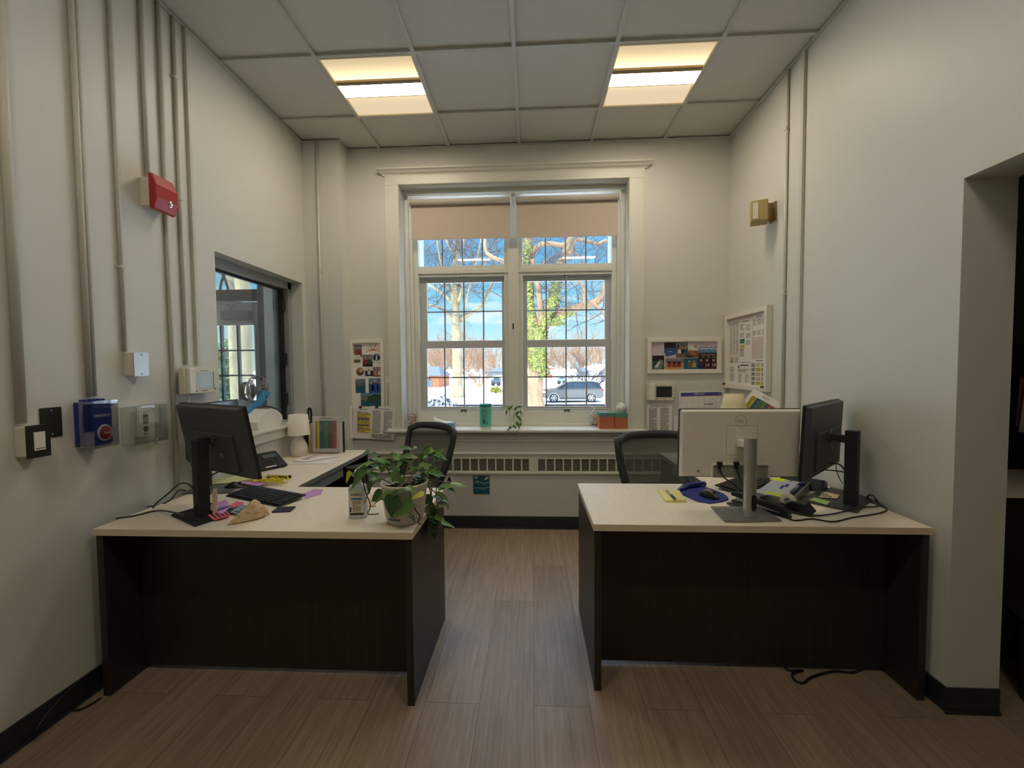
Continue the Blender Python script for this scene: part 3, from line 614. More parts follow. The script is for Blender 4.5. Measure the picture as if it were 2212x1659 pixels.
intercom(LF(2.245, 1.355, .028), (XL, 2.245, 1.28), 'white video intercom with handset beside the service window', mat((178, 186, 182), .25, name='intercom_screen'))
mb = MB(); mb.box(XL+.001, XL+.028, 2.16, 2.33, 1.30, 1.41, CREAM); tag(mb.build('mounting_box', bevel=.002), 'shallow cream mounting box behind the intercom beside the service window', 'electrical box')
intercom(BFm(1.098, 1.196), (1.098, D, 1.12), 'white video intercom with dark screen under the wide photo frame', mat((46, 54, 58), .25, name='intercom_screen_dark'))
# emergency light / sensor on the right wall
GOLD = mat((176, 156, 100), .45, name='aged_tan_plastic')
y_, z_ = 2.98, 2.47
t = thing('sensor', 'small tan swivel sensor light high on the right wall', 'sensor', (XR, y_, z_))
mb = MB(); mb.box(XR-.012, XR-.001, y_-.04, y_+.03, z_-.065, z_+.065, mat((150, 122, 80), .5)); mb.box(XR-.05, XR-.012, y_-.02, y_+.02, z_-.055, z_+.06, mat((150, 122, 80), .5)); mb.build('bracket', t, bevel=.002)
mb = MB(); mb.T = Matrix.Translation((XR-.10, y_+.0, z_)) @ Matrix.Rotation(R(-24), 4, 'Z') @ Matrix.Rotation(R(-6), 4, 'X')
mb.box(-.05, .055, -.045, .045, -.075, .075, GOLD); hd = mb.build('head', t, bevel=.008)
mb = MB(); mb.T = Matrix.Translation((XR-.10, y_+.0, z_)) @ Matrix.Rotation(R(-24), 4, 'Z') @ Matrix.Rotation(R(-6), 4, 'X')
mb.box(-.036, -.004, -.048, -.044, -.058, .055, mat((222, 214, 196), .4)); mb.build('lens', t, label='pale upright lens strip')

# ================================================================== printed paper helpers
rng = random.Random(4)
def lines(mb, a0, a1, b0, b1, n, m=INK, full=.9, c=.0006):
    st = (b1-b0)/n
    for i in range(n):
        y = b1-(i+.5)*st; x = a0; end = a0+(a1-a0)*(full if rng.random() > .2 else rng.uniform(.4, .9))
        while x < end:
            w = min(rng.uniform(.12, .34)*(a1-a0), end-x)
            if w > .001: mb.rect(x, x+w, y-st*.24, y+st*.24, m, c, .0002)
            x += w+(a1-a0)*.04
def sheet(M, w, h, name='sheet', parent=None, curl=0.0):
    """paper hanging in plane M, top-left at the origin, x right, y up (down is negative); a slight curl at the foot"""
    mb = MB(); mb.T = M; n = 8
    vs = []; 
    for i in range(n+1):
        y = -h*i/n; z = 0
        vs += [(0, y, z), (w, y, z), (0, y, z-.0006), (w, y, z-.0006)]
    fs = []
    for i in range(n):
        k = i*4; fs += [(k, k+4, k+5, k+1), (k+2, k+3, k+7, k+6), (k, k+2, k+6, k+4), (k+1, k+5, k+7, k+3)]
    fs += [(0, 1, 3, 2), (n*4, n*4+2, n*4+3, n*4+1)]
    mb.add(vs, fs, PAPER); return mb
PH = {k: mat(v, .35, name='photo_'+k, var=.25, scale=60) for k, v in dict(sky=(96, 138, 176), sea=(40, 92, 112), green=(52, 84, 56), grey=(120, 124, 128), dark=(28, 28, 36), brown=(120, 92, 70), skin=(186, 140, 116), red=(140, 44, 44), white=(222, 220, 216), sand=(190, 156, 104), blue=(44, 84, 156), navy=(30, 38, 70), orange=(190, 110, 60), teal=(30, 96, 108)).items()}
def person(mb, x, y, s, top, c=.0012):
    """a small head-and-shoulders figure in a printed photograph"""
    mb.lathe([(s*.2, 0), (s*.2, .0003), (0, .0003)], (x, y+s*.55, c), PH['skin'], 10); mb.rect(x-s*.34, x+s*.34, y-s*.5, y+s*.3, PH[top], c, .0003)
def photo(mb, x0, x1, y0, y1, sky, ground, hor=.5, ppl=(), c=.0008):
    mb.rect(x0, x1, y0, y1, PH[ground], c, .0002); mb.rect(x0, x1, y0+(y1-y0)*hor, y1, PH[sky], c+.0001, .0002)
    for (px, s, top) in ppl: person(mb, x0+(x1-x0)*px, y0+(y1-y0)*.42, (y1-y0)*s, top, c+.0004)
def pframe(M, w, h, fw, depth, t):
    mb = MB(); mb.T = M
    for a in ((0, w, -fw, 0), (0, w, -h, -h+fw), (0, fw, -h+fw, -fw), (w-fw, w, -h+fw, -fw)): mb.box(*a, .001, depth, WFRAME)
    mb.build('frame', t, bevel=.002)
    mb = MB(); mb.T = M; mb.box(fw, w-fw, -h+fw, -fw, .001, .006, PAPER); return mb

# photo frame left of the window
Mx = BFm(-1.617, 1.669); w, h = .302, .621
t = thing('photo_frame', 'tall white photo frame with family snapshots left of the window', 'picture frame', (-1.46, D, 1.05))
mb = pframe(Mx, w, h, .028, .022, t); mb.build('backing', t)
mb = MB(); mb.T = Mx @ Matrix.Translation((0, 0, .006))
photo(mb, .032, .105, -.15, -.04, 'grey', 'brown', .6, [(.6, .5, 'red')]); photo(mb, .03, .09, -.20, -.13, 'white', 'brown', .4)
mb.rect(.13, .27, -.13, -.03, PAPER, .0008); OR = mat((206, 84, 58), .5)
for s in (-1, 1): mb.prism([(.205+s*.035, -.03, .001), (.205+s*.028, -.03, .001), (.205, -.085, .001), (.205, -.10, .001)], (0, 0, .0004), OR); mb.prism([(.205-s*.06, -.075, .001), (.205-s*.06, -.08, .001), (.205+s*.06, -.105, .001), (.205+s*.06, -.1, .001)], (0, 0, .0005), OR)
mb.rect(.2, .27, -.205, -.12, PH['white'], .0014); mb.lathe([(.032, 0), (.032, .0004), (0, .0004)], (.236, -.155, .0018), PH['navy'], 20); mb.prism([(.228, -.175, .0023), (.244, -.175, .0023), (.240, -.14, .0023), (.236, -.13, .0023), (.232, -.14, .0023)], (0, 0, .0003), PH['white']); mb.rect(.21, .262, -.19, -.182, PH['white'], .0023)
photo(mb, .11, .2, -.235, -.13, 'grey', 'dark', .4, [(.3, .5, 'red'), (.7, .5, 'green')], .001)
mb.lathe([(.036, 0), (.036, .0004), (0, .0004)], (.085, -.28, .001), PH['brown'], 14); mb.lathe([(.02, 0), (.02, .0004), (0, .0004)], (.09, -.275, .0014), PH['skin'], 10)
photo(mb, .13, .2, -.32, -.24, 'white', 'navy', .6, [(.5, .5, 'white')]); photo(mb, .2, .27, -.325, -.24, 'grey', 'brown', .5, [(.4, .6, 'skin'), (.75, .5, 'white')])
photo(mb, .04, .13, -.47, -.345, 'grey', 'teal', .5); mb.rect(.045, .049, -.42, -.36, PH['dark'], .0016); mb.rect(.115, .119, -.42, -.36, PH['dark'], .0016); mb.rect(.04, .125, -.392, -.388, PH['dark'], .0016); mb.prism([(.06, -.468, .0016), (.08, -.468, .0016), (.13, -.43, .0016), (.125, -.42, .0016)], (0, 0, .0003), PH['blue'])
photo(mb, .16, .272, -.475, -.34, 'sky', 'blue', .7, [(.2, .45, 'blue'), (.5, .62, 'blue'), (.85, .45, 'blue')])
photo(mb, .085, .274, -.59, -.47, 'sky', 'teal', .75); mb.prism([(.13, -.55, .0014), (.27, -.55, .0014), (.27, -.485, .0014), (.21, -.48, .0014), (.15, -.51, .0014)], (0, 0, .0003), PH['green']); mb.prism([(.086, -.535, .0014), (.14, -.54, .0014), (.15, -.50, .0014), (.086, -.49, .0014)], (0, 0, .0004), PH['grey'])
mb.build('snapshots', t)
def clip(mb, x, y, c=.002):
    mb.box(x-.012, x+.012, y-.008, y+.008, c, c+.012, BLK); mb.tube([(x-.008, y+.006, c+.008), (x-.005, y+.022, c+.004), (x+.005, y+.022, c+.004), (x+.008, y+.006, c+.008)], .0012, STEEL, 5)
# schedule hanging behind the frame on the right
Mx = BFm(-1.305, 1.345, .006); mb = sheet(Mx, .115, .285)
lines(mb, .01, .05, -.26, -.06, 22, INK); 
for k in range(5): mb.rect(.05, .10, -.07-k*.042, -.038-k*.042, mat((176, 172, 176), .8), .0006); lines(mb, .052, .098, -.07-k*.042, -.04-k*.042, 4)
mb.rect(.012, .045, -.215, -.2, YEL, .0008); mb.rect(.012, .045, -.10, -.088, YEL, .0008); mb.text('Schedule', (.045, -.018, .0008), .014, INKD)
tag(mb.build('schedule_sheet'), 'narrow printed schedule sheet hanging right of the tall photo frame', 'paper')
# two sheets clipped under the frame, and one round the corner on the pilaster side
Mx = frame((-1.598, D-.030, 1.082), (1, 0, -.03), (.03, 0, 1)); mb = sheet(Mx, .20, .285, curl=.015)
mb.text('Bell Schedule', (.1, -.022, .0008), .014, INKD); lines(mb, .045, .165, -.225, -.045, 16)
for a, b in ((-.10, -.06), (-.16, -.125), (-.19, -.175), (-.23, -.20)): mb.rect(.045, .165, a, b, YEL, .004, .0003)
lines(mb, .045, .165, -.225, -.055, 14, INK, c=.0046)
clip(mb, .075, -.004); tag(mb.build('schedule_sheet'), 'printed sheet with yellow highlighted rows clipped under the tall photo frame', 'paper')
Mx = frame((-1.425, D-.034, 1.086), (1, 0, -.06), (.06, 0, 1)); mb = sheet(Mx, .215, .295, curl=.012)
mb.text('Staff Telephone Directory', (.105, -.022, .0008), .0135, INKD); lines(mb, .015, .095, -.24, -.04, 26); lines(mb, .115, .2, -.24, -.04, 26); mb.rect(.012, .2, -.28, -.246, mat((205, 203, 204), .8), .006); lines(mb, .015, .2, -.28, -.248, 4, c=.0068)
clip(mb, .05, -.004); tag(mb.build('directory_sheet'), 'grey printed directory sheet hanging just left of the window below the photo frame', 'paper')
Mx = frame((-1.600, 3.500, 1.095), (.12, .99, 0), (0, 0, 1)); Mx = frame((-1.66, D-.03-.06, 1.09), (.85, .4, 0), (0, 0, 1)); mb = sheet(Mx, .075, .29)
mb.rect(.02, .05, -.07, -.06, INKD, .0006); lines(mb, .01, .06, -.25, -.09, 14, mat((168, 176, 166), .8)); tag(mb.build('paper_sheet'), 'pale sheet turned edge-on at the left of the clipped papers', 'paper')
# wide frame right of the window
Mx = BFm(.985, 1.657); w, h = .622, .305
t = thing('photo_frame', 'wide white photo frame with snapshots right of the window', 'picture frame', (1.3, D, 1.35))
mb = pframe(Mx, w, h, .034, .022, t); mb.build('backing', t)
mb = MB(); mb.T = Mx @ Matrix.Translation((0, 0, .006)); mb.rect(.036, .586, -.27, -.036, mat((205, 192, 200), .6), .0002)
photo(mb, .045, .145, -.268, -.15, 'dark', 'green', .6); mb.prism([(.05, -.265, .0016), (.12, -.265, .0016), (.14, -.20, .0016), (.11, -.18, .0016)], (0, 0, .0003), PH['grey']); mb.prism([(.06, -.25, .002), (.09, -.25, .002), (.115, -.2, .002), (.10, -.2, .002)], (0, 0, .0003), PH['white'])
mb.rect(.048, .11, -.145, -.13, PH['white'], .001); mb.tube([(.055, -.137, .0016), (.07, -.133, .0016), (.1, -.142, .0016)], .0008, PH['red'], 4)
photo(mb, .145, .28, -.13, -.04, 'dark', 'green', .5); mb.prism([(.145, -.10, .0016), (.23, -.085, .0016), (.245, -.14, .0016), (.16, -.16, .0016)][::-1], (0, 0, .0004), PH['blue']); mb.rect(.18, .21, -.12, -.115, PH['white'], .0022)
photo(mb, .245, .345, -.17, -.036, 'grey', 'brown', .6, [(.3, .3, 'white'), (.55, .3, 'dark'), (.8, .3, 'blue')], .0012); mb.rect(.255, .27, -.09, -.06, PH['dark'], .0024); mb.rect(.3, .31, -.08, -.05, PH['red'], .0024)
photo(mb, .33, .435, -.17, -.05, 'white', 'brown', .5, (), .001); mb.prism([(.33, -.14, .0016), (.4, -.17, .0016), (.35, -.17, .0016), (.33, -.16, .0016)], (0, 0, .0003), PH['dark']); mb.prism([(.36, -.10, .0018), (.42, -.14, .0018), (.40, -.15, .0018), (.345, -.12, .0018)], (0, 0, .0003), PH['orange'])
for k in range(3): mb.rect(.395+k*.012, .399+k*.012, -.09, -.06, PH['dark'], .0022)
photo(mb, .435, .586, -.17, -.08, 'sky', 'dark', .45); 
for k in range(7): mb.ball((.455+k*.02, -.097+.006*(k % 2), .0014), .011, PH['white'], 4, (1, .6, .05))
for k in range(9): person(mb, .455+k*.014, -.16, .026, ['dark', 'grey', 'brown'][k % 3], .0016)
photo(mb, .155, .31, -.268, -.175, 'grey', 'sand', .6, (), .001)
for k in range(3): person(mb, .19+k*.04, -.215, .045, 'dark', .0018); mb.prism([(.17+k*.04, -.25, .0022), (.205+k*.04, -.25, .0022), (.21+k*.04, -.215, .0022), (.175+k*.04, -.22, .0022)], (0, 0, .0003), PH['red'])
photo(mb, .31, .43, -.268, -.175, 'sea', 'teal', .7, [(.4, .5, 'brown'), (.72, .5, 'sand')], .001)
mb.rect(.43, .584, -.268, -.172, PH['dark'], .001)
MAR = mat((64, 20, 34), .5)
for x, nn in ((.455, ''), (.505, '14'), (.56, '13')):
    mb.lathe([(.011, 0), (.011, .0003), (0, .0003)], (x, -.195, .0016), PH['skin'], 12); mb.rect(x-.022, x+.022, -.266, -.208, MAR if nn else PH['navy'], .0016)
    if nn: mb.text(nn, (x, -.236, .0022), .034, WHT)
mb.build('snapshots', t)
# schedule, calendar, note right of the window
Mx = BFm(.984, 1.089, .012); mb = sheet(Mx, .215, .285, curl=.006); mb.text('Staff Telephone Directory', (.107, -.016, .0008), .0135, INKD); lines(mb, .02, .095, -.225, -.03, 28); lines(mb, .115, .195, -.225, -.03, 28); mb.rect(.015, .2, -.27, -.236, mat((205, 203, 204), .8), .0006); lines(mb, .02, .195, -.268, -.238, 4, c=.003)
tag(mb.build('directory_sheet'), 'printed directory sheet on the wall below the dark-screened intercom', 'paper')
Mx = BFm(1.212, .99, .010); mb = sheet(Mx, .12, .19); tag(mb.build('paper_sheet'), 'blank pinkish paper sheet between the directory sheet and the wall calendar', 'paper')
Mx = frame((1.252, D-.02, 1.196), (1, 0, .02), (-.02, 0, 1)); t = thing('wall_calendar', 'wall calendar open at February behind the silver monitor', 'calendar', (1.44, D, .9))
mb = sheet(Mx, .372, .29, curl=.004); mb.build('page', t)
mb = MB(); mb.T = Mx; mb.rect(.015, .357, -.036, -.010, mat((70, 76, 160), .6), .0008); mb.rect(.015, .357, -.042, -.037, mat((150, 84, 130), .6), .0008); mb.text('FEBRUARY', (.17, -.023, .0012), .020, WHT); mb.text('2025', (.34, -.023, .0012), .012, WHT)
for i in range(8): mb.rect(.015+i*.0488, .0158+i*.0488, -.28, -.043, INK, .0008)
for j in range(5): mb.rect(.015, .357, -.092-j*.046, -.0912-j*.046, INK, .0008)
k = 0
for j in range(5):
    for i in range(7):
        if j == 0 and i < 6: continue
        k += 1
        if k < 29: mb.text(str(k), (.05+i*.0488, -.053-j*.046, .001), .009, INK)
lines(mb, .21, .30, -.118, -.105, 2, INKD, c=.001); lines(mb, .27, .31, -.072, -.066, 1, INKD, c=.001); mb.cyl((.186, -.003, .001), (.186, -.003, .004), .005, STEEL, 10)
mb.build('printed_grid', t)
# bulletin board on the right wall
Mx = RF(3.600, 1.835, .001); w, h = .632, .607
t = thing('bulletin_board', 'white framed bulletin board full of printed schedules on the right wall', 'bulletin board', (XR, 3.29, 1.23))
mb = MB(); mb.T = Mx; fw = .035
for a in ((0, w, -fw, 0), (0, w, -h, -h+fw), (0, fw, -h+fw, -fw), (w-fw, w, -h+fw, -fw)): mb.box(*a, .001, .040, WFRAME)
mb.build('frame', t, bevel=.002)
mb = MB(); mb.T = Mx; mb.box(fw, w-fw, -h+fw, -fw, .001, .012, mat((214, 200, 196), .8)); mb.build('backing', t)
mb = MB(); mb.T = Mx @ Matrix.Translation((0, 0, .012)); g2 = mat((168, 166, 172), .8)
mb.rect(.04, .20, -.34, -.05, PAPER); 
for k in range(3): lines(mb, .048+k*.05, .093+k*.05, -.33, -.06, 34, c=.001)
mb.rect(.04, .215, -.57, -.345, PAPER); lines(mb, .055, .13, -.40, -.35, 5, c=.001); mb.rect(.06, .09, -.395, -.37, mat((150, 160, 90), .8), .0014); lines(mb, .055, .13, -.55, -.43, 16, c=.001); lines(mb, .14, .2, -.40, -.35, 6, c=.001)
mb.rect(.205, .395, -.39, -.055, PAPER, .0012); mb.text('Important Dates', (.3, -.075, .0018), .014, INKD)
for (a, b) in ((-.14, -.095), (-.20, -.16), (-.35, -.30)): lines(mb, .215, .285, a, b, 5, c=.0018); 
for (a, b) in ((-.15, -.105), (-.21, -.17), (-.26, -.225)): lines(mb, .305, .38, a, b, 5, c=.0018)
mb.rect(.215, .285, -.245, -.21, mat((40, 120, 84), .7), .0018); mb.rect(.22, .285, -.285, -.258, mat((200, 190, 60), .7), .0018); mb.rect(.215, .275, -.297, -.291, INKD, .0018)
mb.rect(.40, .595, -.21, -.05, PAPER); 
for k in range(3): lines(mb, .405+k*.062, .455+k*.062, -.125, -.075, 9, c=.001); lines(mb, .405+k*.062, .455+k*.062, -.20, -.16, 7, mat((150, 110, 120), .8) if k == 1 else INK, c=.001)
mb.text('Important Dates', (.49, -.062, .001), .012, INKD)
mb.rect(.18, .375, -.57, -.40, PAPER, .0016); mb.rect(.195, .212, -.44, -.42, PH['navy'], .0022); mb.rect(.225, .35, -.422, -.414, INKD, .0022); lines(mb, .195, .365, -.475, -.445, 5, c=.0022); lines(mb, .195, .255, -.56, -.485, 14, mat((150, 160, 154), .8), c=.0022); lines(mb, .3, .36, -.56, -.485, 14, mat((150, 160, 154), .8), c=.0022)
mb.rect(.385, .596, -.572, -.372, PAPER, .0016); mb.text('Monthly Schedule', (.50, -.385, .0022), .013, INKD)
for k in range(5):
    for xx in (.395, .532): mb.rect(xx, xx+.05, -.43-k*.034, -.403-k*.034, g2, .0022); lines(mb, xx+.002, xx+.048, -.43-k*.034, -.405-k*.034, 4, c=.0026)
    mb.rect(.455, .525, -.43-k*.034, -.403-k*.034, mat((236, 226, 170), .8) if k not in (1, 4) else YEL, .0022)
    lines(mb, .46, .52, -.43-k*.034, -.405-k*.034, 3, c=.0026)
mb.build('pinned_papers', t)
for k, (yy, zz) in enumerate(((3.575, 1.262), (2.995, 1.262))):
    mb = MB(); mb.T = RF(yy, zz, .041); mb.lathe([(.008, 0), (.006, .004), (.004, .012), (.008, .018), (0, .018)], (0, 0, .001), BLK, 12); mb.cyl((0, 0, -.003), (0, 0, .002), .001, STEEL, 5)
    tag(mb.build('push_pin'), ['black push pin in the far lower corner of the bulletin board', 'black push pin holding the coloured sheet at the near lower corner of the bulletin board'][k], 'push pin', 'black push pins on the bulletin board')
Mx = frame((XR-.118, 2.972, 1.255), (.60, -.50, -.45), (.40, 0, .9)); mb = sheet(Mx, .20, .22)
mb.text('BLOCK', (.1, -.022, .0008), .014, INKD)
CC = [(226, 214, 60), (70, 120, 160), (110, 160, 90), (130, 126, 140), (214, 122, 96)]
for k, c in enumerate(CC): mb.rect(.02+k*.032, .052+k*.032, -.20, -.045, mat(c, .8), .0008); lines(mb, .022+k*.032, .05+k*.032, -.195, -.05, 10, INKD, c=.0014)
tag(mb.build('schedule_sheet'), 'tilted sheet with coloured columns hanging from the corner of the bulletin board', 'paper')

# ================================================================== magnets on the radiator cover
def RFm(x, z): return frame((x, RY-.0015, z), (1, 0, 0), (0, 0, 1))
p0 = at(1022, 1027, 'Y', RY); p1 = at(1058, 1067, 'Y', RY)
mb = MB(); mb.T = RFm(p0[0], p0[2]); w, h = p1[0]-p0[0], p0[2]-p1[2]; mb.rbox(0, w, -h, 0, 0, .001, .006, PH['teal'])
for k in range(6): mb.prism([(0.002, -h*.35-k*.017, .001), (w*.35, -h*.30-k*.019, .001), (w*.7, -h*.42-k*.013, .001), (w-.002, -h*.3-k*.016, .001), (w-.002, -h*.3-k*.016-.006, .001), (w*.7, -h*.42-k*.013-.007, .001), (w*.35, -h*.30-k*.019-.008, .001), (.002, -h*.35-k*.017-.004, .001)], (0, 0, .0004), mat([(150, 186, 180), (60, 130, 140), (28, 70, 90)][k % 3], .6))
for a, b, r_ in ((.18, -.1, .016), (.85, -.12, .018), (.75, -.2, .012), (.25, -.33, .010)): mb.ball((w*a, h*b, .001), r_, mat((206, 200, 170), .6), 4, (1, .7, .08))
tag(mb.build('magnet'), 'rounded magnet sheet with teal wave pattern on the radiator cover', 'magnet')
p0 = at(958, 1026, 'Y', RY); p1 = at(983, 1045, 'Y', RY); mb = MB(); mb.T = RFm(p0[0], p0[2]); w, h = p1[0]-p0[0], .085
mb.box(0, w, -h, 0, 0, .001, WHT); mb.prism([(w*.3, -.055, .001), (w*.7, -.055, .001), (w*.62, -.03, .001), (w*.5, -.012, .001), (w*.38, -.03, .001)], (0, 0, .0004), INKD); mb.rect(w*.25, w*.75, -.068, -.060, INKD, .001)
tag(mb.build('magnet'), 'white square magnet with a small black figure on the radiator cover', 'magnet')
p0 = at(935, 1026, 'Y', RY); p1 = at(957, 1050, 'Y', RY); mb = MB(); mb.T = RFm(p0[0], p0[2]); w, h = p1[0]-p0[0], .085
mb.box(0, w, -h, 0, 0, .001, mat((104, 34, 40), .6)); mb.tube([(w*.3, -.06, .001), (w*.6, -.04, .001), (w*.7, -.02, .001)], .003, WHT, 5); mb.tube([(w*.6, -.04, .001), (w*.4, -.02, .001)], .003, WHT, 5)
tag(mb.build('magnet'), 'dark red square magnet beside the white one on the radiator cover', 'magnet')
# ================================================================== monitors
def monitor(c, yaw, tilt, w, h, label, shell, polexy, pole_mat, base_mat, ptop, pw, pd, basepoly, style, arm_z=None, stand=True, pyaw=None):
    a = R(yaw); u = Vector((math.cos(a), math.sin(a), 0)); n = Vector((-math.sin(a), math.cos(a), 0)); v = Vector((0, 0, 1))*math.cos(R(tilt))-n*math.sin(R(tilt))
    M = frame(c, u, v); t = thing('monitor', label, 'monitor', (polexy[0], polexy[1], DZ))
    mb = MB(); mb.T = M; mb.rbox(-w/2, w/2, -h/2, h/2, -.008, .004, .004, BLK); mb.build('screen_bezel', t)
    mb = MB(); mb.T = M; mb.box(-w/2+.006, w/2-.006, -h/2+.012, h/2-.006, -.0092, -.008, mat((12, 13, 16), .12, name='screen_glass')); mb.build('screen', t)
    mb = MB(); mb.T = M
    # softly domed back shell
    e, zz = .003, .026; X = [-w/2+e, -w/2+.010, w/2-.010, w/2-e]; Yv = [-h/2+e, -h/2+.010, h/2-.010, h/2-e]
    vs = []; 
    for j, y in enumerate(Yv):
        for i, x in enumerate(X): vs.append((x, y, zz if (i in (1, 2) and j in (1, 2)) else .004))
    fs = [(j*4+i, j*4+i+1, (j+1)*4+i+1, (j+1)*4+i) for j in range(3) for i in range(3)]
    mb.add(vs, fs, shell); 
    if style == 'black': mb.box(-w*.33, w*.33, -h*.40, h*.12, .02, .036, shell)
    sh = mb.build('back_shell', t, bevel=.004)
    mb = MB(); mb.T = M
    if style == 'silver':
        g = mat((120, 118, 112), .5); mb.lathe([(.026, 0), (.0275, 0), (.0275, .0006), (.026, .0006)], (-.003, h*.36-.01, zz), g, 30, cap=False); mb.text('DELL', (-.003, h*.36-.01, zz+.0002), .016, g)
        for q in ((-.065, .075, -.052, -.0507), (-.065, .075, .085, .0863), (-.065, -.0637, -.052, .085), (.0737, .075, -.052, .085)): mb.rect(q[0]+.0, q[1], q[2], q[3], g, zz)
        mb.build('emblem', t)
        mb = MB(); mb.T = M; mb.box(-.125, .135, -h/2+.062, -h/2+.074, .018, .034, SILV); mb.box(-.13, -.122, -h/2+.002, -h/2+.070, .018, .030, SILV); mb.box(.126, .135, -h/2+.002, -h/2+.07, .018, .034, SILV); mb.box(-.122, .126, -h/2+.003, -h/2+.062, .018, .0275, mat((150, 146, 138), .5)); mb.build('cable_bay', t, bevel=.003)
        mb = MB(); mb.T = M
        for x, r_ in ((-.215, .005), (-.190, .009)): mb.lathe([(r_, 0), (r_, .002), (r_*.7, .002), (r_*.6, .0), (0, 0)], (x, -h/2+.034, .0265 if x > -.2 else .024), SILM, 16)
        mb.build('button', t)
    else:
        mb.rect(.06, .085, -.075, -.052, mat((170, 166, 150), .6), .036); lines(mb, .062, .083, -.073, -.054, 4, INKD, c=.0366); mb.build('rating_label', t)
        mb = MB(); mb.T = M; mb.lathe([(.035, 0), (.035, .004), (0, .004)], (0, h*.02, .036), shell, 20); mb.build('mount_plate', t)
    if not stand: return t
    # stand
    py = pyaw if pyaw is not None else yaw; P = rotz((polexy[0], polexy[1], 0), py)
    mb = MB(); mb.T = P
    if style == 'silver':
        k = 20; poly = [(pw/2*math.copysign(abs(math.cos(q))**.7, math.cos(q)), pd/2*math.copysign(abs(math.sin(q))**.8, math.sin(q)), DZ+.008) for q in [2*math.pi*i/k for i in range(k)]]; mb.prism(poly, (0, 0, ptop-DZ-.008), pole_mat, True)
        pl = mb.build('pole', t)
        em = pl.modifiers.new('edge', 'EDGE_SPLIT'); em.split_angle = R(40)
        mb = MB(); mb.T = P; mb.rbox(-.002, .018, -pd/2-.0015, -pd/2+.004, DZ+.035, DZ+.105, .008, BLK, axis='Y'); mb.build('cable_slot', t)
    else:
        mb.rbox(-pw/2, pw/2, -pd/2, pd/2, DZ+.008, ptop, .008 , pole_mat); mb.build('pole', t)
        mb = MB(); mb.T = P; mb.lathe([(.016, 0), (.016, .003), (0, .003)], (0, -pd/2-.002, DZ+.06), BLK, 16, axis='Y'); mb.build('cable_hole', t)
    mb = MB(); az = arm_z or c[2]; d0 = Vector((polexy[0], polexy[1], az)); back = M @ Vector((0, h*.02, .030)); dirv = (back-d0); 
    s_ = Vector((-dirv.y, dirv.x, 0)).normalized()*.022; 
    mb.prism([d0-s_+Vector((0, 0, -.017)), d0+s_+Vector((0, 0, -.017)), d0+s_+Vector((0, 0, .017)), d0-s_+Vector((0, 0, .017))], dirv, pole_mat if style != 'silver' else WHT)
    mb.build('arm', t, bevel=.004)
    mb = MB(); mb.prism([(p[0], p[1], DZ+.0005) for p in basepoly], (0, 0, .008), base_mat); mb.build('base', t, bevel=.002)
    return t
pt = lambda x, y, z=DZ: tuple(at(x, y, 'Z', z))
ptL = at(418, 951, 'Y', 1.79)[2]
monitor((-1.490, 1.872, 1.086), -25.4, 10.1, .56, .34, 'black monitor seen from behind on the left desk, nearest the camera', MON, (-1.522, 1.800), BLKM, BLKM, ptL, .062, .048,
        [pt(421, 1139), pt(518, 1106), pt(462, 1088), pt(369, 1115)], 'black', arm_z=1.085, pyaw=-28)
# second monitor behind it
monitor((-1.808, 2.25, 1.083), -86, 0, .40, .30, 'second black monitor behind the nearest one, standing along the left wall', MON, (-1.875, 2.25), BLKM, mat((92, 94, 96), .4, name='grey_stand_base'), 1.14, .06, .04,
        [(-1.905, 2.12), pt(445, 1068), pt(498, 1066), pt(540, 1041), (-1.905, 2.31)], 'black', pyaw=-86)
pz = at(1630, 946, 'Y', 1.852)[2]
monitor((.963, 1.975, 1.051), 0, 1.8, .55, .325, 'silver monitor seen from behind in the middle of the right desk', SILV, (.957, 1.852), SILM, mat((140, 140, 140), .4, .6, name='grey_base_metal'), pz, .052, .040,
        [pt(1565, 1129), pt(1600, 1129.5), pt(1640, 1129), pt(1689, 1127), pt(1640, 1098), pt(1535, 1097)], 'silver', arm_z=at(1610, 958, 'Y', 1.87)[2])
pr = at(1838, 930, 'Y', 2.03)[2]
monitor((1.413, 2.085, 1.061), 42.7, 2, .57, .345, 'black monitor turned sideways at the right end of the right desk', MON, (1.515, 2.020), BLKM, mat((66, 64, 60), .45, name='dark_base'), pr, .058, .05,
        [pt(1852, 1110), pt(1888, 1078), pt(1795, 1055), pt(1718, 1081)], 'black', arm_z=at(1820, 950, 'Y', 2.03)[2], pyaw=42)

# ================================================================== keyboards, mice
def keyboard(c, deg, label, w=.44, d=.155, hgt=.026):
    t = thing('keyboard', label, 'keyboard', c); M = rotz(c, deg) @ Matrix.Rotation(R(3), 4, 'X')
    mb = MB(); mb.T = M; mb.prism([(-w/2, -d/2, .004), (-w/2, d/2, .012), (-w/2, d/2, .020), (-w/2, -d/2, .010)], (w, 0, 0), BLK); mb.build('case', t, bevel=.003)
    mb = MB(); mb.T = M @ Matrix.Rotation(math.atan2(.010, d), 4, 'X'); K = mat((38, 39, 42), .5, name='keycap')
    rows = 6; kw = .0185
    for r_ in range(rows):
        y = d/2-.022-r_*.0205
        x = -w/2+.012
        while x < w/2-.02:
            if abs(x-(-w/2+.30)) < .006 or abs(x-(w/2-.085)) < .004: x += .008; continue
            ww = kw*5.5 if (r_ == rows-1 and abs(x-(-w/2+.012+kw*3.2)) < kw*.6) else kw
            mb.prism([(x, y-.016, .0155), (x+ww-.0025, y-.016, .0155), (x+ww-.0025, y, .0155), (x, y, .0155)], (0, 0, .006), K); x += ww
    mb.build('keys', t)
    return t
keyboard((-1.405, 2.075, DZ), -22.5, 'black keyboard on the left desk between the mouse and the shell', .43, .15)
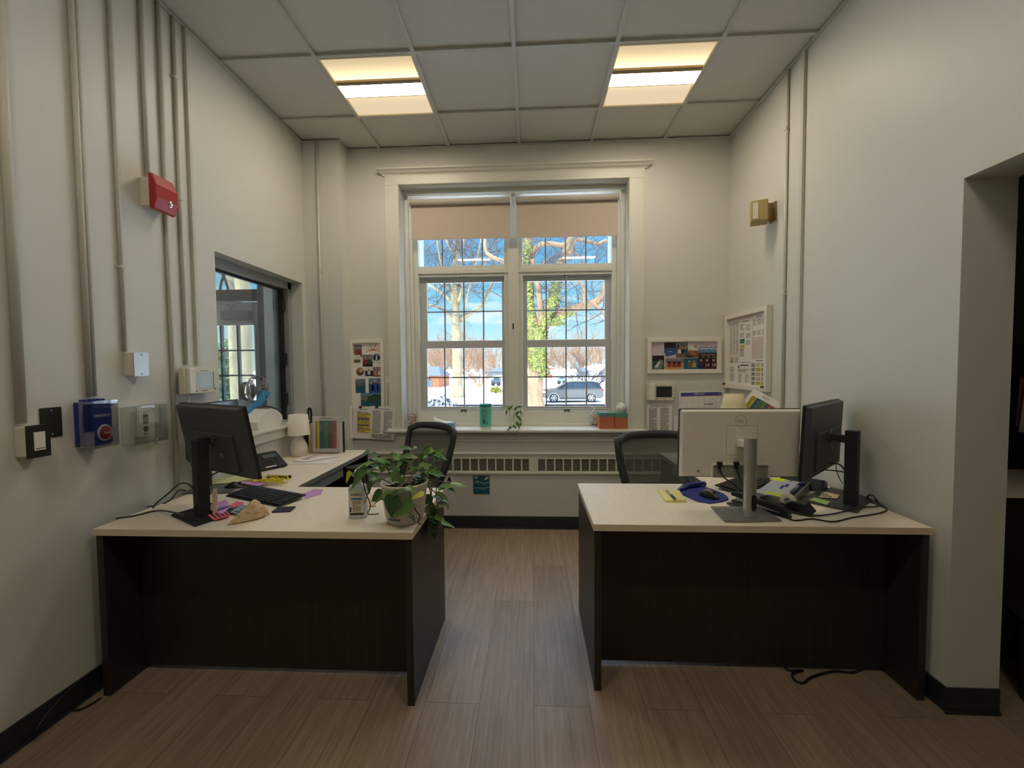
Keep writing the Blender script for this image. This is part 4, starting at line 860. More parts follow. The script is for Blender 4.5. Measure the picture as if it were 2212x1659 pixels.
keyboard((1.20, 2.36, DZ), 40, 'black keyboard behind the pole of the silver monitor on the right desk', .42, .15)
def mouse(c, deg, label, two=False, s=1):
    t = thing('mouse', label, 'mouse', c); M = rotz(c, deg)
    mb = MB(); mb.T = M; L_ = .112*s; prof = []
    nu, nv = 12, 12; vs = []
    for i in range(nu+1):
        x = -L_/2+L_*i/nu; k = max(0, math.sin(math.pi*i/nu))**.5; hw = .031*k; hz = .036*(math.sin(math.pi*min(1, (i/nu)*.85+.12)))**.9*k
        for j in range(nv+1):
            q = math.pi*j/nv; vs.append((x, -hw*math.cos(q), .002+hz*math.sin(q)))
    fs = [(i*(nv+1)+j, (i+1)*(nv+1)+j, (i+1)*(nv+1)+j+1, i*(nv+1)+j+1) for i in range(nu) for j in range(nv)]
    mb.add(vs, fs, BLK, True); mb.build('body', t)
    if two:
        SG = mat((150, 140, 124), .35, .3); mb = MB(); mb.T = M; vs = []; 
        for i in range(1, nu):
            x = -L_/2+L_*i/nu; k = max(0, math.sin(math.pi*i/nu))**.5; hw = .031*k; hz = .036*(math.sin(math.pi*min(1, (i/nu)*.85+.12)))**.9*k
            for j in range(4, nv-3):
                q = math.pi*j/nv; vs.append((x, -hw*math.cos(q)*1.02, .003+hz*math.sin(q)*1.01))
        q_ = nv-7; mb.add(vs, [(i*q_+j, (i+1)*q_+j, (i+1)*q_+j+1, i*q_+j+1) for i in range(nu-2) for j in range(q_-1)], SG, True); mb.build('top_cover', t)
    mb = MB(); mb.T = M; mb.cyl((.028, -.004, .029), (.028, .004, .029), .008, DGR, 12); mb.build('scroll_wheel', t)
mouse((-1.695, 2.235, DZ), 20, 'black mouse on the left desk behind the keyboard')
mouse((.895, 2.125, DZ+.006), -55, 'black and bronze mouse lying on the blue mouse pad', True)
# mouse pad with gel rest
BP = mat((24, 44, 132), .55, name='pad_blue'); t = thing('mouse_pad', 'blue mouse pad with a shiny gel wrist rest on the right desk', 'mouse pad', (.87, 2.15, DZ))
pts = [pt(x, y) for x, y in ((1463, 1058), (1466, 1066), (1490, 1077), (1510, 1085), (1535, 1089), (1560, 1085), (1573, 1080), (1573, 1076), (1563, 1068), (1540, 1059), (1515, 1052), (1480, 1052))]
mb = MB(); mb.prism([(p[0], p[1], DZ+.0005) for p in pts], (0, 0, .005), BP); mb.build('pad', t, bevel=.001)
mb = MB(); a, b = Vector(pt(1467, 1062)), Vector(pt(1528, 1050)); mb.tube(smooth_path([a+Vector((.01, 0, .010)), a.lerp(b, .3)+Vector((0, .02, .016)), a.lerp(b, .7)+Vector((0, .01, .017)), b+Vector((-.01, 0, .012))], 5), [.008]+[.0155]*14+[.008], mat((28, 40, 128), .12, name='gel_blue', coat=.6), 12); mb.build('wrist_rest', t)
# pucks
def puck(c, deg, label):
    t = thing('charging_pad', label, 'charging pad', c); mb = MB(); mb.T = rotz(c, deg); mb.rbox(-.043, .043, -.035, .035, .0005, .006, .008, mat((40, 42, 50), .4)); mb.build('pad', t)
    mb = MB(); mb.T = rotz(c, deg); mb.lathe([(.010, 0), (.006, .001), (0, .001)], (0, 0, .006), BLK, 14); mb.build('dimple', t)
puck((-1.190, 1.888, DZ), 10, 'small dark rounded pad on the left desk in front of the keyboard')
puck((.985, 2.005, DZ), 0, 'small black rounded pad in front of the blue mouse pad')
# sticky pad + pen
mb = MB(); ps = [pt(*p) for p in ((1421, 1063), (1467, 1063), (1483, 1085), (1437, 1085))]; mb.prism([(p[0], p[1], DZ+.0005) for p in ps][::-1], (0, 0, .010), mat((238, 228, 150), .7, name='sticky_yellow'))
tag(mb.build('sticky_note_pad', bevel=.0005), 'pad of pale yellow sticky notes on the right desk', 'note pad')
def pen(p0, p1, r, label, cat, body, cap, grip=None):
    p0, p1 = Vector(p0), Vector(p1); t = thing(cat, label, cat, tuple((p0+p1)/2)); mb = MB(); mb.tube([p0, p0.lerp(p1, .55)], r, body, 12); mb.build('barrel', t)
    mb = MB(); mb.tube([p0.lerp(p1, .55), p0.lerp(p1, .9), p1], [r*1.08, r, r*.3], cap, 12); mb.build('grip' if grip else 'cap', t)
    mb = MB(); d = (p1-p0).normalized(); s = d.cross(Vector((0, 0, 1))).normalized(); q = p0.lerp(p1, .05)+Vector((0, 0, r+.001)); mb.tube([q, q+d*(p1-p0).length*.3], .0012, STEEL, 5); mb.build('clip', t)
z = DZ+.0165
pen(at(1440, 1060, 'Z', z), at(1460, 1079, 'Z', z), .0055, 'silver and dark blue pen lying on the yellow sticky pad', 'pen', SILM, mat((30, 50, 84), .35), True)
# --- right desk clutter
GT = mat((150, 154, 158), .45, name='grey_tray'); t = thing('desk_tray', 'grey desk tray with a marked planning sheet on top, behind the tape dispenser', 'tray', (1.36, 2.28, DZ))
z = DZ+.035
A_, B_, C_, D_ = [Vector(at(*p, 'Z', z)) for p in ((1655, 1068), (1697, 1078), (1757, 1036), (1700, 1028))]
A_ = Vector(at(1632, 1062, 'Z', z)); D_ = Vector(at(1672, 1033, 'Z', z)); B2 = Vector(at(1694, 1075, 'Z', z)); C2 = Vector(at(1742, 1036, 'Z', z))
mb = MB(); mb.prism([(p.x, p.y, DZ+.001) for p in (A_, B2, C2, D_)], (0, 0, .030), GT); mb.build('platform', t, bevel=.002)
E1, E2 = Vector(at(1712, 1079, 'Z', z)), Vector(at(1756, 1035, 'Z', z))
mb = MB(); mb.prism([(p.x, p.y, DZ+.001) for p in (B2, E1, E2, C2)], (0, 0, .012), GT); 
w_ = (E2-E1).normalized(); nrm = Vector((w_.y, -w_.x, 0))*.004
mb.prism([(p.x, p.y, DZ+.001) for p in (E1, E1+nrm, E2+nrm, E2)], (0, 0, .038), GT); mb.build('pen_trough', t, bevel=.001)
mb = MB(); mb.prism([(p.x, p.y, DZ+.0315) for p in (A_, B2, C2, D_)], (0, 0, .0008), mat((196, 204, 208), .4, name='glossy_sheet')); pl = mb.build('planning_sheet'); tag(pl, 'pale grey glossy planning sheet lying on the tray', 'paper')
M_ = frame(A_+Vector((0, 0, -.002)), B2-A_, D_-A_); W_, H_ = (B2-A_).length, (D_-A_).length
mb = MB(); mb.T = M_; BI = mat((60, 70, 160), .6)
def onsheet(name, q, label, m): 
    mb = MB(); mb.prism([(p.x, p.y, DZ+.033) for p in [Vector(at(a, b, 'Z', DZ+.033)) for a, b in q]][::-1], (0, 0, .001), m); return tag(mb.build(name), label, 'sticky note', 'sticky notes on the right desk')
NY = mat((224, 236, 60), .7, name='neon_yellow')
onsheet('sticky_note', ((1648, 1064), (1684, 1074), (1692, 1066), (1660, 1062)), 'neon yellow sticky note on the near end of the grey planning sheet', NY)
onsheet('sticky_note', ((1662, 1036), (1692, 1041), (1701, 1034), (1676, 1032)), 'neon yellow sticky note on the far end of the grey planning sheet', NY)
mb = MB()
for q in (((1682, 1055), (1688, 1057), (1696, 1050), (1690, 1048)), ((1693, 1051), (1699, 1053), (1706, 1047), (1700, 1045)), ((1706, 1040), (1708, 1041), (1718, 1034), (1715, 1033))): 
    mb.prism([(p.x, p.y, DZ+.0325) for p in [Vector(at(a, b, 'Z', DZ+.032)) for a, b in q]][::-1], (0, 0, .0004), BI if q[0][0] < 1700 else INKD)
mk = mb.build('handwriting', pl)
pen(at(1710, 1062, 'Z', DZ+.048), at(1733, 1042, 'Z', DZ+.048), .009, 'clear barrelled marker with blue ends lying on the tray', 'marker', mat((160, 160, 186), .3), mat((36, 44, 130), .4))
# sticky notes on the black stand base
def dnote(q, label, m, z=DZ+.0095, txt=False, cat='sticky note', nm='sticky_note', g='sticky notes on the right desk', th=.0008):
    P = [Vector(at(a, b, 'Z', z)) for a, b in q]; mb = MB(); mb.prism([tuple(p) for p in P][::-1], (0, 0, th), m)
    if txt: mb.T = frame(P[0]+Vector((0, 0, th+.0002)), P[1]-P[0], P[3]-P[0]); lines(mb, .006, (P[1]-P[0]).length-.008, .006, (P[3]-P[0]).length-.006, 4, INKD, c=.0004)
    return tag(mb.build(nm), label, cat, g)
dnote(((1747, 1080), (1786, 1091), (1795, 1084), (1759, 1075)), 'pale green sticky note on the base of the sideways black monitor', mat((160, 200, 110), .7), z=DZ+.011)
dnote(((1768, 1074), (1808, 1077), (1814, 1069), (1777, 1062)), 'cream handwritten sticky note beside the pole of the sideways black monitor', mat((228, 216, 170), .7), txt=True, z=DZ+.011)
# tape dispenser
t = thing('tape_dispenser', 'black tape dispenser with a roll of clear tape on the right desk', 'tape dispenser', (1.2, 1.93, DZ))
a, b = Vector((1.10, 2.035, 0)), Vector((1.245, 1.875, 0)); dr = (b-a).normalized(); M = frame((a+b)/2+Vector((0, 0, DZ)), dr, (-dr.y, dr.x, 0))
mb = MB(); mb.T = M; mb.prism([(-.10, -.03, .001), (.10, -.03, .001), (.115, -.03, .018), (.085, -.03, .052), (.03, -.03, .052), (.0, -.03, .032), (-.055, -.03, .036), (-.085, -.03, .048), (-.10, -.03, .046)], (0, .06, 0), BLK); mb.build('body', t, bevel=.004)
mb = MB(); mb.T = M; mb.lathe([(.016, -.010), (.032, -.010), (.032, .010), (.016, .010), (.016, -.010)], (.012, 0, .045), mat((214, 204, 184), .4, name='tape_roll'), 26, axis='Y', cap=False); mb.build('tape_roll', t)
mb = MB(); mb.T = M; mb.prism([(-.09, -.012, .050), (-.02, -.012, .070), (-.02, .012, .070), (-.09, .012, .050)], (0, 0, .0006), mat((190, 184, 170), .3)); mb.build('tape_strip', t)
# stapler
t = thing('stapler', 'black stapler lying beside the tape dispenser behind the silver stand', 'stapler', (1.06, 2.0, DZ))
a, b = Vector((1.03, 2.10, 0)), Vector((1.165, 1.86, 0)); dr = (b-a).normalized(); M = frame(a+Vector((0, 0, DZ)), dr, (-dr.y, dr.x, 0)); l = (b-a).length
mb = MB(); mb.T = M @ Matrix.Translation((0, -.045, 0)); mb.rbox(0, l, -.019, .019, .001, .008, .012, BLK); mb.box(l-.04, l-.004, -.012, .012, .008, .026, BLK); mb.build('base', t, bevel=.001)
mb = MB(); mb.T = M @ Matrix.Translation((0, -.045, 0)); mb.prism([(.0, -.014, .030), (l-.01, -.014, .016), (l, -.014, .028), (l-.03, -.014, .046), (.03, -.014, .054), (.0, -.014, .048)], (0, .028, 0), BLK); mb.build('arm', t, bevel=.005)
mb = MB(); mb.T = M @ Matrix.Translation((0, -.045, 0)); mb.box(.02, l-.02, -.0085, .0085, .012, .022, STEEL); mb.box(l*.5, l*.5+.03, .0142, .0147, .028, .04, WHT); mb.build('magazine', t)
# black wedge (speaker / dock) behind
t = thing('card_reader', 'black wedge-shaped desk box behind the sideways black monitor base', 'desk device', (1.50, 2.33, DZ))
mb = MB(); M = rotz((1.49, 2.32, DZ), -48); mb.T = M; mb.prism([(-.11, -.045, .001), (-.11, .045, .001), (-.11, .035, .05), (-.11, -.01, .06)], (.20, 0, 0), mat((34, 40, 48), .5)); mb.build('body', t, bevel=.004)
mb = MB(); mb.T = M; mb.prism([(.091, -.04, .003), (.091, .04, .003), (.091, .03, .046), (.091, -.01, .055)], (.005, 0, 0), mat((44, 52, 62), .4)); mb.build('end_cap', t)
# cables
def cable(pts, r, label, m=BLK, n=6, name='cable', cat='cable'):
    mb = MB(); mb.tube(smooth_path(pts, n), r, m, 7); return tag(mb.build(name), label, cat)
z = DZ+.004
cable([at(1822, 1063, 'Y', 2.06), at(1845, 1056, 'Z', z+.02), at(1868, 1059, 'Z', z), at(1893, 1083, 'Z', z), at(1915, 1099, 'Z', z), at(1905, 1107, 'Z', z), at(1880, 1112, 'Z', z), at(1840, 1118, 'Z', z), at(1800, 1127, 'Z', z), at(1755, 1121, 'Z', z), at(1715, 1124, 'Z', z), at(1690, 1112, 'Z', z), at(1672, 1104, 'Z', z), at(1630, 1085, 'Z', z+.02)], .0036, 'black cable looping from the sideways monitor back to the silver monitor pole')
cable([at(1850, 1059, 'Z', z+.004), at(1876, 1071, 'Z', z+.004), at(1898, 1092, 'Z', z+.004), at(1862, 1096, 'Z', z+.004), at(1800, 1110, 'Z', z+.006), at(1750, 1113, 'Z', z+.002), at(1690, 1100, 'Z', z+.01), at(1650, 1090, 'Z', z+.012)], .0034, 'black cable running just behind the longer looping one on the right desk')
cable([at(1873, 1078, 'Z', z+.006), at(1876, 1070, 'Z', z+.03), at(1886, 1071, 'Z', z+.03), at(1898, 1086, 'Z', z+.006), at(1905, 1093, 'Z', z+.006)], .0034, 'short black cable loop standing up by the right wall')
cable([at(1555, 1012, 'Y', 1.945), at(1562, 1030, 'Y', 1.93), at(1580, 1042, 'Y', 1.91), at(1605, 1062, 'Y', 1.89), at(1615, 1068, 'Y', 1.872)], .0032, 'black cable curving from the left socket of the silver monitor to its pole')
cable([at(1592, 1012, 'Y', 1.945), at(1596, 1030, 'Y', 1.93), at(1604, 1045, 'Y', 1.91), at(1614, 1058, 'Y', 1.875)], .0032, 'black cable dropping from the middle socket of the silver monitor to its pole')
for x, lab in ((1554, 'black plug in the left socket of the silver monitor'), (1590, 'black plug in the middle socket of the silver monitor')):
    p = at(x, 1004, 'Y', 1.942); mb = MB(); mb.box(p[0]-.011, p[0]+.011, 1.932, 1.948, p[2]-.002, p[2]+.014, BLK); mb.box(p[0]-.006, p[0]+.006, 1.935, 1.947, p[2]-.018, p[2]-.002, BLK); tag(mb.build('plug', bevel=.002), lab, 'plug')
cable([at(1790, 1000, 'Y', 2.06), at(1812, 1003, 'Y', 2.04), at(1824, 1015, 'Y', 2.05), at(1826, 1035, 'Y', 2.06)], .0034, 'upper black cable arching from the sideways monitor to its pole')
cable([at(1780, 1015, 'Y', 2.06), at(1805, 1017, 'Y', 2.05), at(1825, 1022, 'Y', 2.05), at(1834, 1040, 'Y', 2.07)], .0030, 'lower black cable arching from the sideways monitor to its pole')
cable([at(1807, 990, 'Y', 2.2), at(1806, 1010, 'Y', 2.25), at(1812, 1030, 'Y', 2.26), at(1820, 1045, 'Y', 2.22)], .0022, 'thin dark cord hanging behind the sideways monitor')
mb = MB(); p = at(1727, 996, 'Y', 2.5); mb.cb((p[0], 2.5, p[2]), (.02, .02, .03), mat((224, 196, 40), .5)); mb.cyl((p[0], 2.5, DZ+.001), (p[0], 2.5, p[2]-.015), .009, mat((30, 50, 70), .4), 12); mb.tube(smooth_path([(p[0], 2.5, p[2]+.014), (p[0]+.002, 2.5, p[2]+.04), (p[0]+.015, 2.49, p[2]+.06)], 4), .002, DGR, 6)
tag(mb.build('glue_stick', bevel=.002), 'yellow topped stick standing between the two monitors on the right desk', 'stationery')
# --- left desk clutter
def lnote(q, label, m, z=DZ+.0005, th=.0009, txt=False, cat='sticky note', nm='sticky_note', g='loose notes on the left desk'): return dnote(q, label, m, z=z, th=th, txt=txt, cat=cat, nm=nm, g=g)
PUR = mat((196, 150, 206), .7, name='note_purple'); PNK = mat((226, 110, 128), .7, name='note_pink'); BLN = mat((130, 150, 166), .7, name='note_blue')
lnote(((652, 1067), (660, 1078), (694, 1068), (698, 1057), (680, 1056)), 'purple handwritten note at the right end of the keyboard', PUR, txt=False)
zb = DZ+.0095
lnote(((448, 1112), (462, 1124), (500, 1114), (490, 1105)), 'pink sticky note on the base of the nearest monitor', PNK, z=zb, txt=True)
lnote(((452, 1092), (453, 1103), (480, 1110), (499, 1095), (492, 1085), (488, 1079)), 'purple sticky note stack beside the pole of the nearest monitor', PUR, z=zb+.001)
lnote(((498, 1090), (505, 1097), (529, 1087), (512, 1083)), 'small pink note between the purple stack and the keyboard', PNK, z=zb+.003)
lnote(((497, 1107), (518, 1112), (545, 1093), (522, 1090)), 'blue grey printed note between the shell and the keyboard', BLN, z=zb+.002, txt=True)
mb = MB(); P = [Vector(at(a, b, 'Z', DZ+.016)) for a, b in ((458, 1106), (484, 1098), (500, 1092), (478, 1095))]; mb.prism([tuple(p) for p in P], (0, 0, .001), mat((104, 96, 170), .6)); tag(mb.build('sticky_note'), 'folded blue violet note resting on the purple stack', 'sticky note', 'loose notes on the left desk')
mb = MB(); M = rotz((-1.488, 1.835, DZ+.009), 34); mb.T = M; mb.box(-.008, .008, -.035, .035, 0, .10, mat((206, 190, 156), .6)); tag(mb.build('wooden_block', bevel=.002), 'upright pale wooden board behind the pole of the nearest monitor', 'wooden board')
# tablet, folders
mb = MB(); P = [pt(*p) for p in ((440, 1052), (505, 1047), (560, 1036), (500, 1034), (450, 1042))]; mb.prism([(p[0], p[1], DZ+.010) for p in P], (0, 0, .004), mat((206, 210, 156), .7)); tag(mb.build('folder'), 'pale yellow green folder lying on the second monitor base behind the mouse', 'folder')
lnote(((512, 1042), (556, 1050), (580, 1043), (556, 1036)), 'lilac note lying under the yellow strap', PUR, z=DZ+.016)
# yellow lanyard
YR = mat((214, 200, 40), .6, name='ribbon_yellow'); rr = random.Random(3); mb = MB()
for k in range(6):
    c = Vector((-1.545+rr.uniform(-.05, .05), 2.335+rr.uniform(-.03, .03), DZ+.018)); pts = []
    a0 = rr.uniform(0, 6); L1 = rr.uniform(.045, .085)
    for i in range(8): a_ = a0+i*.8; pts.append(c+Vector((L1*math.cos(a_), .5*L1*math.sin(a_), rr.uniform(0, .012))))
    mb.tube(smooth_path(pts, 4), .0035, YR, 5)
mb.tube(smooth_path([(-1.69, 2.32, DZ+.018), (-1.62, 2.31, DZ+.02), (-1.53, 2.33, DZ+.02), (-1.42, 2.29, DZ+.016)], 5), .004, YR, 5)
t = tag(mb.build('lanyard'), 'tangled yellow lanyard on the left desk behind the keyboard', 'lanyard')
mb = MB(); mb.tube(smooth_path([(-1.635+i*.011, 2.44+.005*(-1)**i, DZ+.012) for i in range(14)], 3), [.009+.0035*math.sin(i*1.2) for i in range(40)], BLK, 7); tag(mb.build('coiled_cord'), 'dark coiled phone cord lying in front of the desk phone', 'cord')
# desk phone
t = thing('desk_phone', 'black desk phone with screen between the left monitor and the lamp', 'phone', (-1.78, 2.72, DZ)); M = rotz((-1.822, 2.70, DZ), 62) @ Matrix.Scale(.82, 4)
mb = MB(); mb.T = M; mb.prism([(-.13, -.10, .002), (-.13, .10, .002), (-.13, .10, .115), (-.13, .07, .118), (-.13, -.10, .022)], (.26, 0, 0), BLK); mb.build('body', t, bevel=.006)
Mp = M @ frame((-.13, -.10, .0225), (1, 0, 0), (0, .17, .096)); 
mb = MB(); mb.T = Mp; mb.rbox(-.0, .062, .0, .2, .001, .03, .015, BLK); mb.ball((.03, .17, .02), .03, BLK, 6, (1, 1, .8)); mb.ball((.03, .03, .02), .03, BLK, 6, (1, 1, .8)); mb.build('handset', t)
mb = MB(); mb.T = Mp; mb.box(.12, .23, .115, .165, .001, .003, mat((92, 98, 100), .25)); mb.box(.10, .22, .176, .184, .001, .003, DGR); mb.build('screen', t)
mb = MB(); mb.T = Mp
for i in range(4):
    for j in range(4): mb.rbox(.085+i*.024, .101+i*.024, .022+j*.019, .034+j*.019, .001, .004, .003, DGR, n=2)
for j in range(5): mb.rbox(.20, .216, .02+j*.018, .03+j*.018, .001, .004, .003, DGR, n=2)
mb.box(.085, .17, .003, .014, .0005, .0015, WHT); mb.build('keypad', t)
# lamp
lc = at(645, 985, 'Z', DZ); lc = (lc[0]+.0, lc[1]+.01, DZ); s_ = 1
t = thing('table_lamp', 'small table lamp with white ribbed ceramic base and white drum shade', 'lamp', lc)
CER = mat((226, 220, 204), .5, name='ceramic')
prof = [(0, 0), (.045, 0), (.055, .006)]
for i in range(24):
    z_ = .008+i*.0052; r_ = .062*math.sin(math.pi*(.28+.56*i/23))**.8; prof.append((r_+.0012*(i % 2), z_))
prof += [(.024, .140), (.016, .152), (.013, .165), (0, .166)]
prof = prof
mb = MB(); mb.lathe(prof, lc, CER, 36); mb.build('base', t)
mb = MB(); mb.cyl((lc[0], lc[1], DZ+.160), (lc[0], lc[1], DZ+.215), .006, STEEL, 10); mb.build('socket', t)
mb = MB(); SH_ = mat((238, 234, 224), .8, name='lamp_shade_linen'); mb.lathe([(.080, .166), (.068, .322), (.067, .322), (.079, .166)], lc, SH_, 40, cap=False); mb.lathe([(.080, .166), (.0805, .171), (.0775, .171), (.078, .166)], lc, SH_, 40, cap=False); mb.build('lamp_shade', t)
cable([(lc[0]-.03, lc[1]+.02, DZ+.005), (lc[0]-.09, lc[1]-.10, DZ+.004), (-1.88, lc[1]-.18, DZ+.004)], .0022, 'thin white lamp cord lying along the left wall', WHT)
# colour-coded sheet in acrylic holder + binder
Y = 3.20; A = at(675, 899, 'Y', Y); B = at(733, 899, 'Y', Y); zt_ = at(700, 899, 'Y', Y)[2]
t = thing('sign_holder', 'acrylic sign holder with a colour-coded schedule beside the lamp', 'sign holder', ((A[0]+B[0])/2, Y, DZ)); w = B[0]-A[0]; h = zt_-DZ-.004
M = frame((A[0], Y, zt_), (1, 0, 0), (0, .04, 1))
mb = MB(); mb.T = M; mb.box(-.004, w+.004, -h, .003, .002, .004, ACR); mb.box(-.004, w+.004, -h, -h+.002, -.03, .05, ACR); mb.build('holder', t)
mb = sheet(M, w, h-.006); mb.build('page', t)
mb = MB(); mb.T = M; mb.text('BLOCK SCHEDULE', (w/2, -.018, .001), .012, INKD)
for k, c in enumerate(CC): mb.rect(.022+k*(w-.044)/5, .022+(k+1)*(w-.044)/5, -h+.035, -.035, mat(c, .8), .0008); lines(mb, .026+k*(w-.044)/5, .018+(k+1)*(w-.044)/5, -h+.04, -.04, 10, INK, full=.5, c=.0012)
mb.build('colour_columns', t)
mb = MB(); mb.box(A[0]-.055, A[0]-.004, Y+.03, Y+.055, DZ+.001, DZ+.235, mat((214, 200, 160), .7)); tag(mb.build('folder'), 'cream folder standing between the lamp and the colour-coded sheet', 'folder')
t = thing('binder', 'white binder with black spine standing behind the colour-coded sheet', 'binder', (B[0], Y+.05, DZ)); mb = MB(); mb.box(B[0]-.14, B[0]+.012, Y+.02, Y+.026, DZ+.001, DZ+.235, WHT); mb.box(B[0]-.14, B[0]+.012, Y+.045, Y+.051, DZ+.001, DZ+.235, WHT); mb.build('cover', t)
mb = MB(); mb.box(B[0]+.0125, B[0]+.016, Y+.02, Y+.051, DZ+.001, DZ+.25, BLK); mb.build('spine', t)
mb = MB(); p = at(669, 895, 'Y', 3.40); mb.tube(smooth_path([(p[0]-.012, 3.40, DZ+.22), (p[0]-.012, 3.40, p[2]+.03), (p[0], 3.40, p[2]+.05), (p[0]+.012, 3.40, p[2]+.03), (p[0]+.012, 3.40, DZ+.22)], 5), .009, BLK, 8); mb.box(p[0]-.03, p[0]+.03, 3.37, 3.43, DZ+.001, DZ+.23, BLKM)
tag(mb.build('pencil_cup'), 'black holder with a looped handle standing behind the lamp', 'desk holder')
# papers near lamp
for k, (q, lab) in enumerate(((((620, 1003), (708, 1002), (738, 990), (655, 985)), 'lower sheet of the loose papers in front of the lamp'), (((632, 999), (660, 1000), (735, 988), (668, 985)), 'upper wavy sheet of the loose papers in front of the lamp'))):
    P = [Vector(pt(*p)) for p in q]; mb = MB(); mb.prism([(p.x, p.y, DZ+.001+k*.006) for p in P], (0, 0, .002), PAPER)
    if k: mb.T = frame(P[0]+Vector((0, 0, .010)), P[1]-P[0], P[3]-P[0]); lines(mb, .02, .09, .05, .28, 14, mat((190, 150, 170), .8), c=0)
    tag(mb.build('paper_sheet'), lab, 'paper')
# cables left
cable([at(400, 1113, 'Z', DZ+.05), at(380, 1108, 'Z', DZ+.03), at(340, 1103, 'Z', DZ+.008), at(290, 1114, 'Z', DZ+.004), at(250, 1120, 'Z', DZ+.004)], .0036, 'black power cable running from the nearest monitor pole across the left desk')
cable([at(425, 1062, 'Y', 1.85), at(405, 1045, 'Y', 1.88), at(385, 1047, 'Y', 1.9), at(365, 1065, 'Y', 1.93), at(340, 1085, 'Y', 1.95), at(330, 1097, 'Z', DZ+.006)], .0036, 'upper black cable sagging from the monitor to the left wall')
cable([at(400, 1060, 'Y', 1.9), at(385, 1060, 'Y', 1.92), at(368, 1080, 'Y', 1.95), at(345, 1090, 'Y', 1.97), at(318, 1095, 'Z', DZ+.006)], .0034, 'lower black cable sagging from the monitor to the left wall')
cable([at(495, 1012, 'Y', 1.93), at(470, 1020, 'Y', 1.89), at(445, 1035, 'Y', 1.87), at(430, 1052, 'Y', 1.86)], .0036, 'black cable bowed between the screen of the nearest left monitor and its pole')
cable([at(480, 1010, 'Y', 1.93), at(455, 1016, 'Y', 1.89), at(435, 1026, 'Y', 1.87), at(425, 1030, 'Y', 1.86)], .0034, 'short black cable above the bowed one on the nearest left monitor')
# conch shell
t0 = Vector(pt(491, 1136)); t1 = Vector(pt(583, 1112)); top = at(556, 1083, 'Y', (t0.y+t1.y)/2+.0)
SHE = grain_mat('shell_tan', (176, 144, 100), (236, 216, 176), (34, 34, 70), .6, bump=.9)
mb = MB(); ax = (t1-t0); Lc = ax.length; ux = ax.normalized(); uy = Vector((-ux.y, ux.x, 0)); n1, n2 = 26, 40; vs = []
for i in range(n1+1):
    s = i/n1; env = (s/.62)**.85 if s < .62 else max(.0, 1-(s-.62)/.38)**.62
    if s > .62: env = max(env, 0)
    for j in range(n2):
        q = 2*math.pi*j/n2+s*3.4
        ridge = 1+.30*max(0, math.cos(q-1.7))**6*env + .10*math.cos(3*q)
        step = 1+(.10*(math.sin(s*46)) if s > .66 else .02*math.sin(s*60))
        r_ = max(.0015, .046*env*ridge*step)
        c = t0+ux*(Lc*s)+Vector((0, 0, .004+.036*env)); vs.append(c+uy*(r_*math.cos(q)*.9)+Vector((0, 0, r_*math.sin(q)*.86)))
vs = [Vector((v.x, v.y, max(v.z, DZ+.0008))) for v in vs]
mb.add(vs, [(i*n2+j, i*n2+(j+1) % n2, (i+1)*n2+(j+1) % n2, (i+1)*n2+j) for i in range(n1) for j in range(n2)], SHE, True)
tag(mb.build('conch_shell'), 'tan spiral conch shell lying at the front of the left desk', 'shell')
# hand sanitizer bottles
def sanitizer(c, s, label, deg=0, neck=1):
    t = thing('sanitizer_bottle', label, 'bottle', c); M = rotz(c, deg) @ Matrix.Scale(s, 4); cl = mat((214, 220, 224), .12, name='clear_gel_plastic', trans=.35)
    mb = MB(); mb.T = M; mb.rbox(-.034, .034, -.02, .02, .001, .118, .012, cl, n=5)
    k = 24; 
    def ring(a, b, z): return [(a*math.copysign(abs(math.cos(q))**.6, math.cos(q)), b*math.copysign(abs(math.sin(q))**.6, math.sin(q)), z) for q in [2*math.pi*i/k for i in range(k)]]
    rs = [ring(.034, .02, .118), ring(.030, .018, .128), ring(.013, .012, .136), ring(.012, .012, .145)]; mb.add(sum(rs, []), [(i*k+j, i*k+(j+1) % k, (i+1)*k+(j+1) % k, (i+1)*k+j) for i in range(3) for j in range(k)], cl, True); mb.build('body', t)
    mb = MB(); mb.T = M; mb.cyl((0, 0, .143), (0, 0, .158), .0135, WHT, 16); mb.cyl((0, 0, .158), (0, 0, .176), .005, WHT, 10); mb.rbox(-.011, .011, -.010, .010, .174, .184, .004, WHT); mb.tube([(0, 0, .180), (0, -.03, .180), (0, -.038, .174)], .004, WHT, 8); mb.build('pump', t)
    mb = MB(); mb.T = M @ frame((0, -.0203, .062), (1, 0, 0), (0, 0, 1)); LB = mat((226, 222, 196), .5)
    mb.rect(-.026, .026, -.048, .044, LB, 0); mb.text('PURELL', (0, .032, .0006), .013, mat((30, 34, 110), .5)); mb.rect(-.020, .020, .012, .020, mat((60, 140, 170), .5), .0004)
    lines(mb, -.016, .02, -.034, .008, 6, INK, c=.0005); mb.rect(-.026, .026, -.047, -.038, mat((34, 40, 28), .5), .0004); mb.rect(-.026, -.020, -.034, -.016, INKD, .0004); mb.build('printed_label', t)
c = pt(771, 1120); sanitizer((c[0], c[1]+.018, DZ), 1.16, 'clear pump bottle of hand sanitizer beside the potted plant on the left desk', 6)
SZ = .872
c = at(1283, 921, 'Z', SZ); sanitizer((c[0], c[1]+.01, SZ), .92, 'clear pump bottle of hand sanitizer on the window sill beside two tissue boxes', 4)
# papers under pot
mb = MB(); P = [pt(*p) for p in ((792, 1095), (812, 1095), (812, 1072), (800, 1072))]; mb.prism([(p[0], p[1], DZ+.001) for p in P], (0, 0, .006), mat((220, 190, 160), .7)); tag(mb.build('note_pad'), 'small note pad half hidden behind the plant pot', 'note pad')

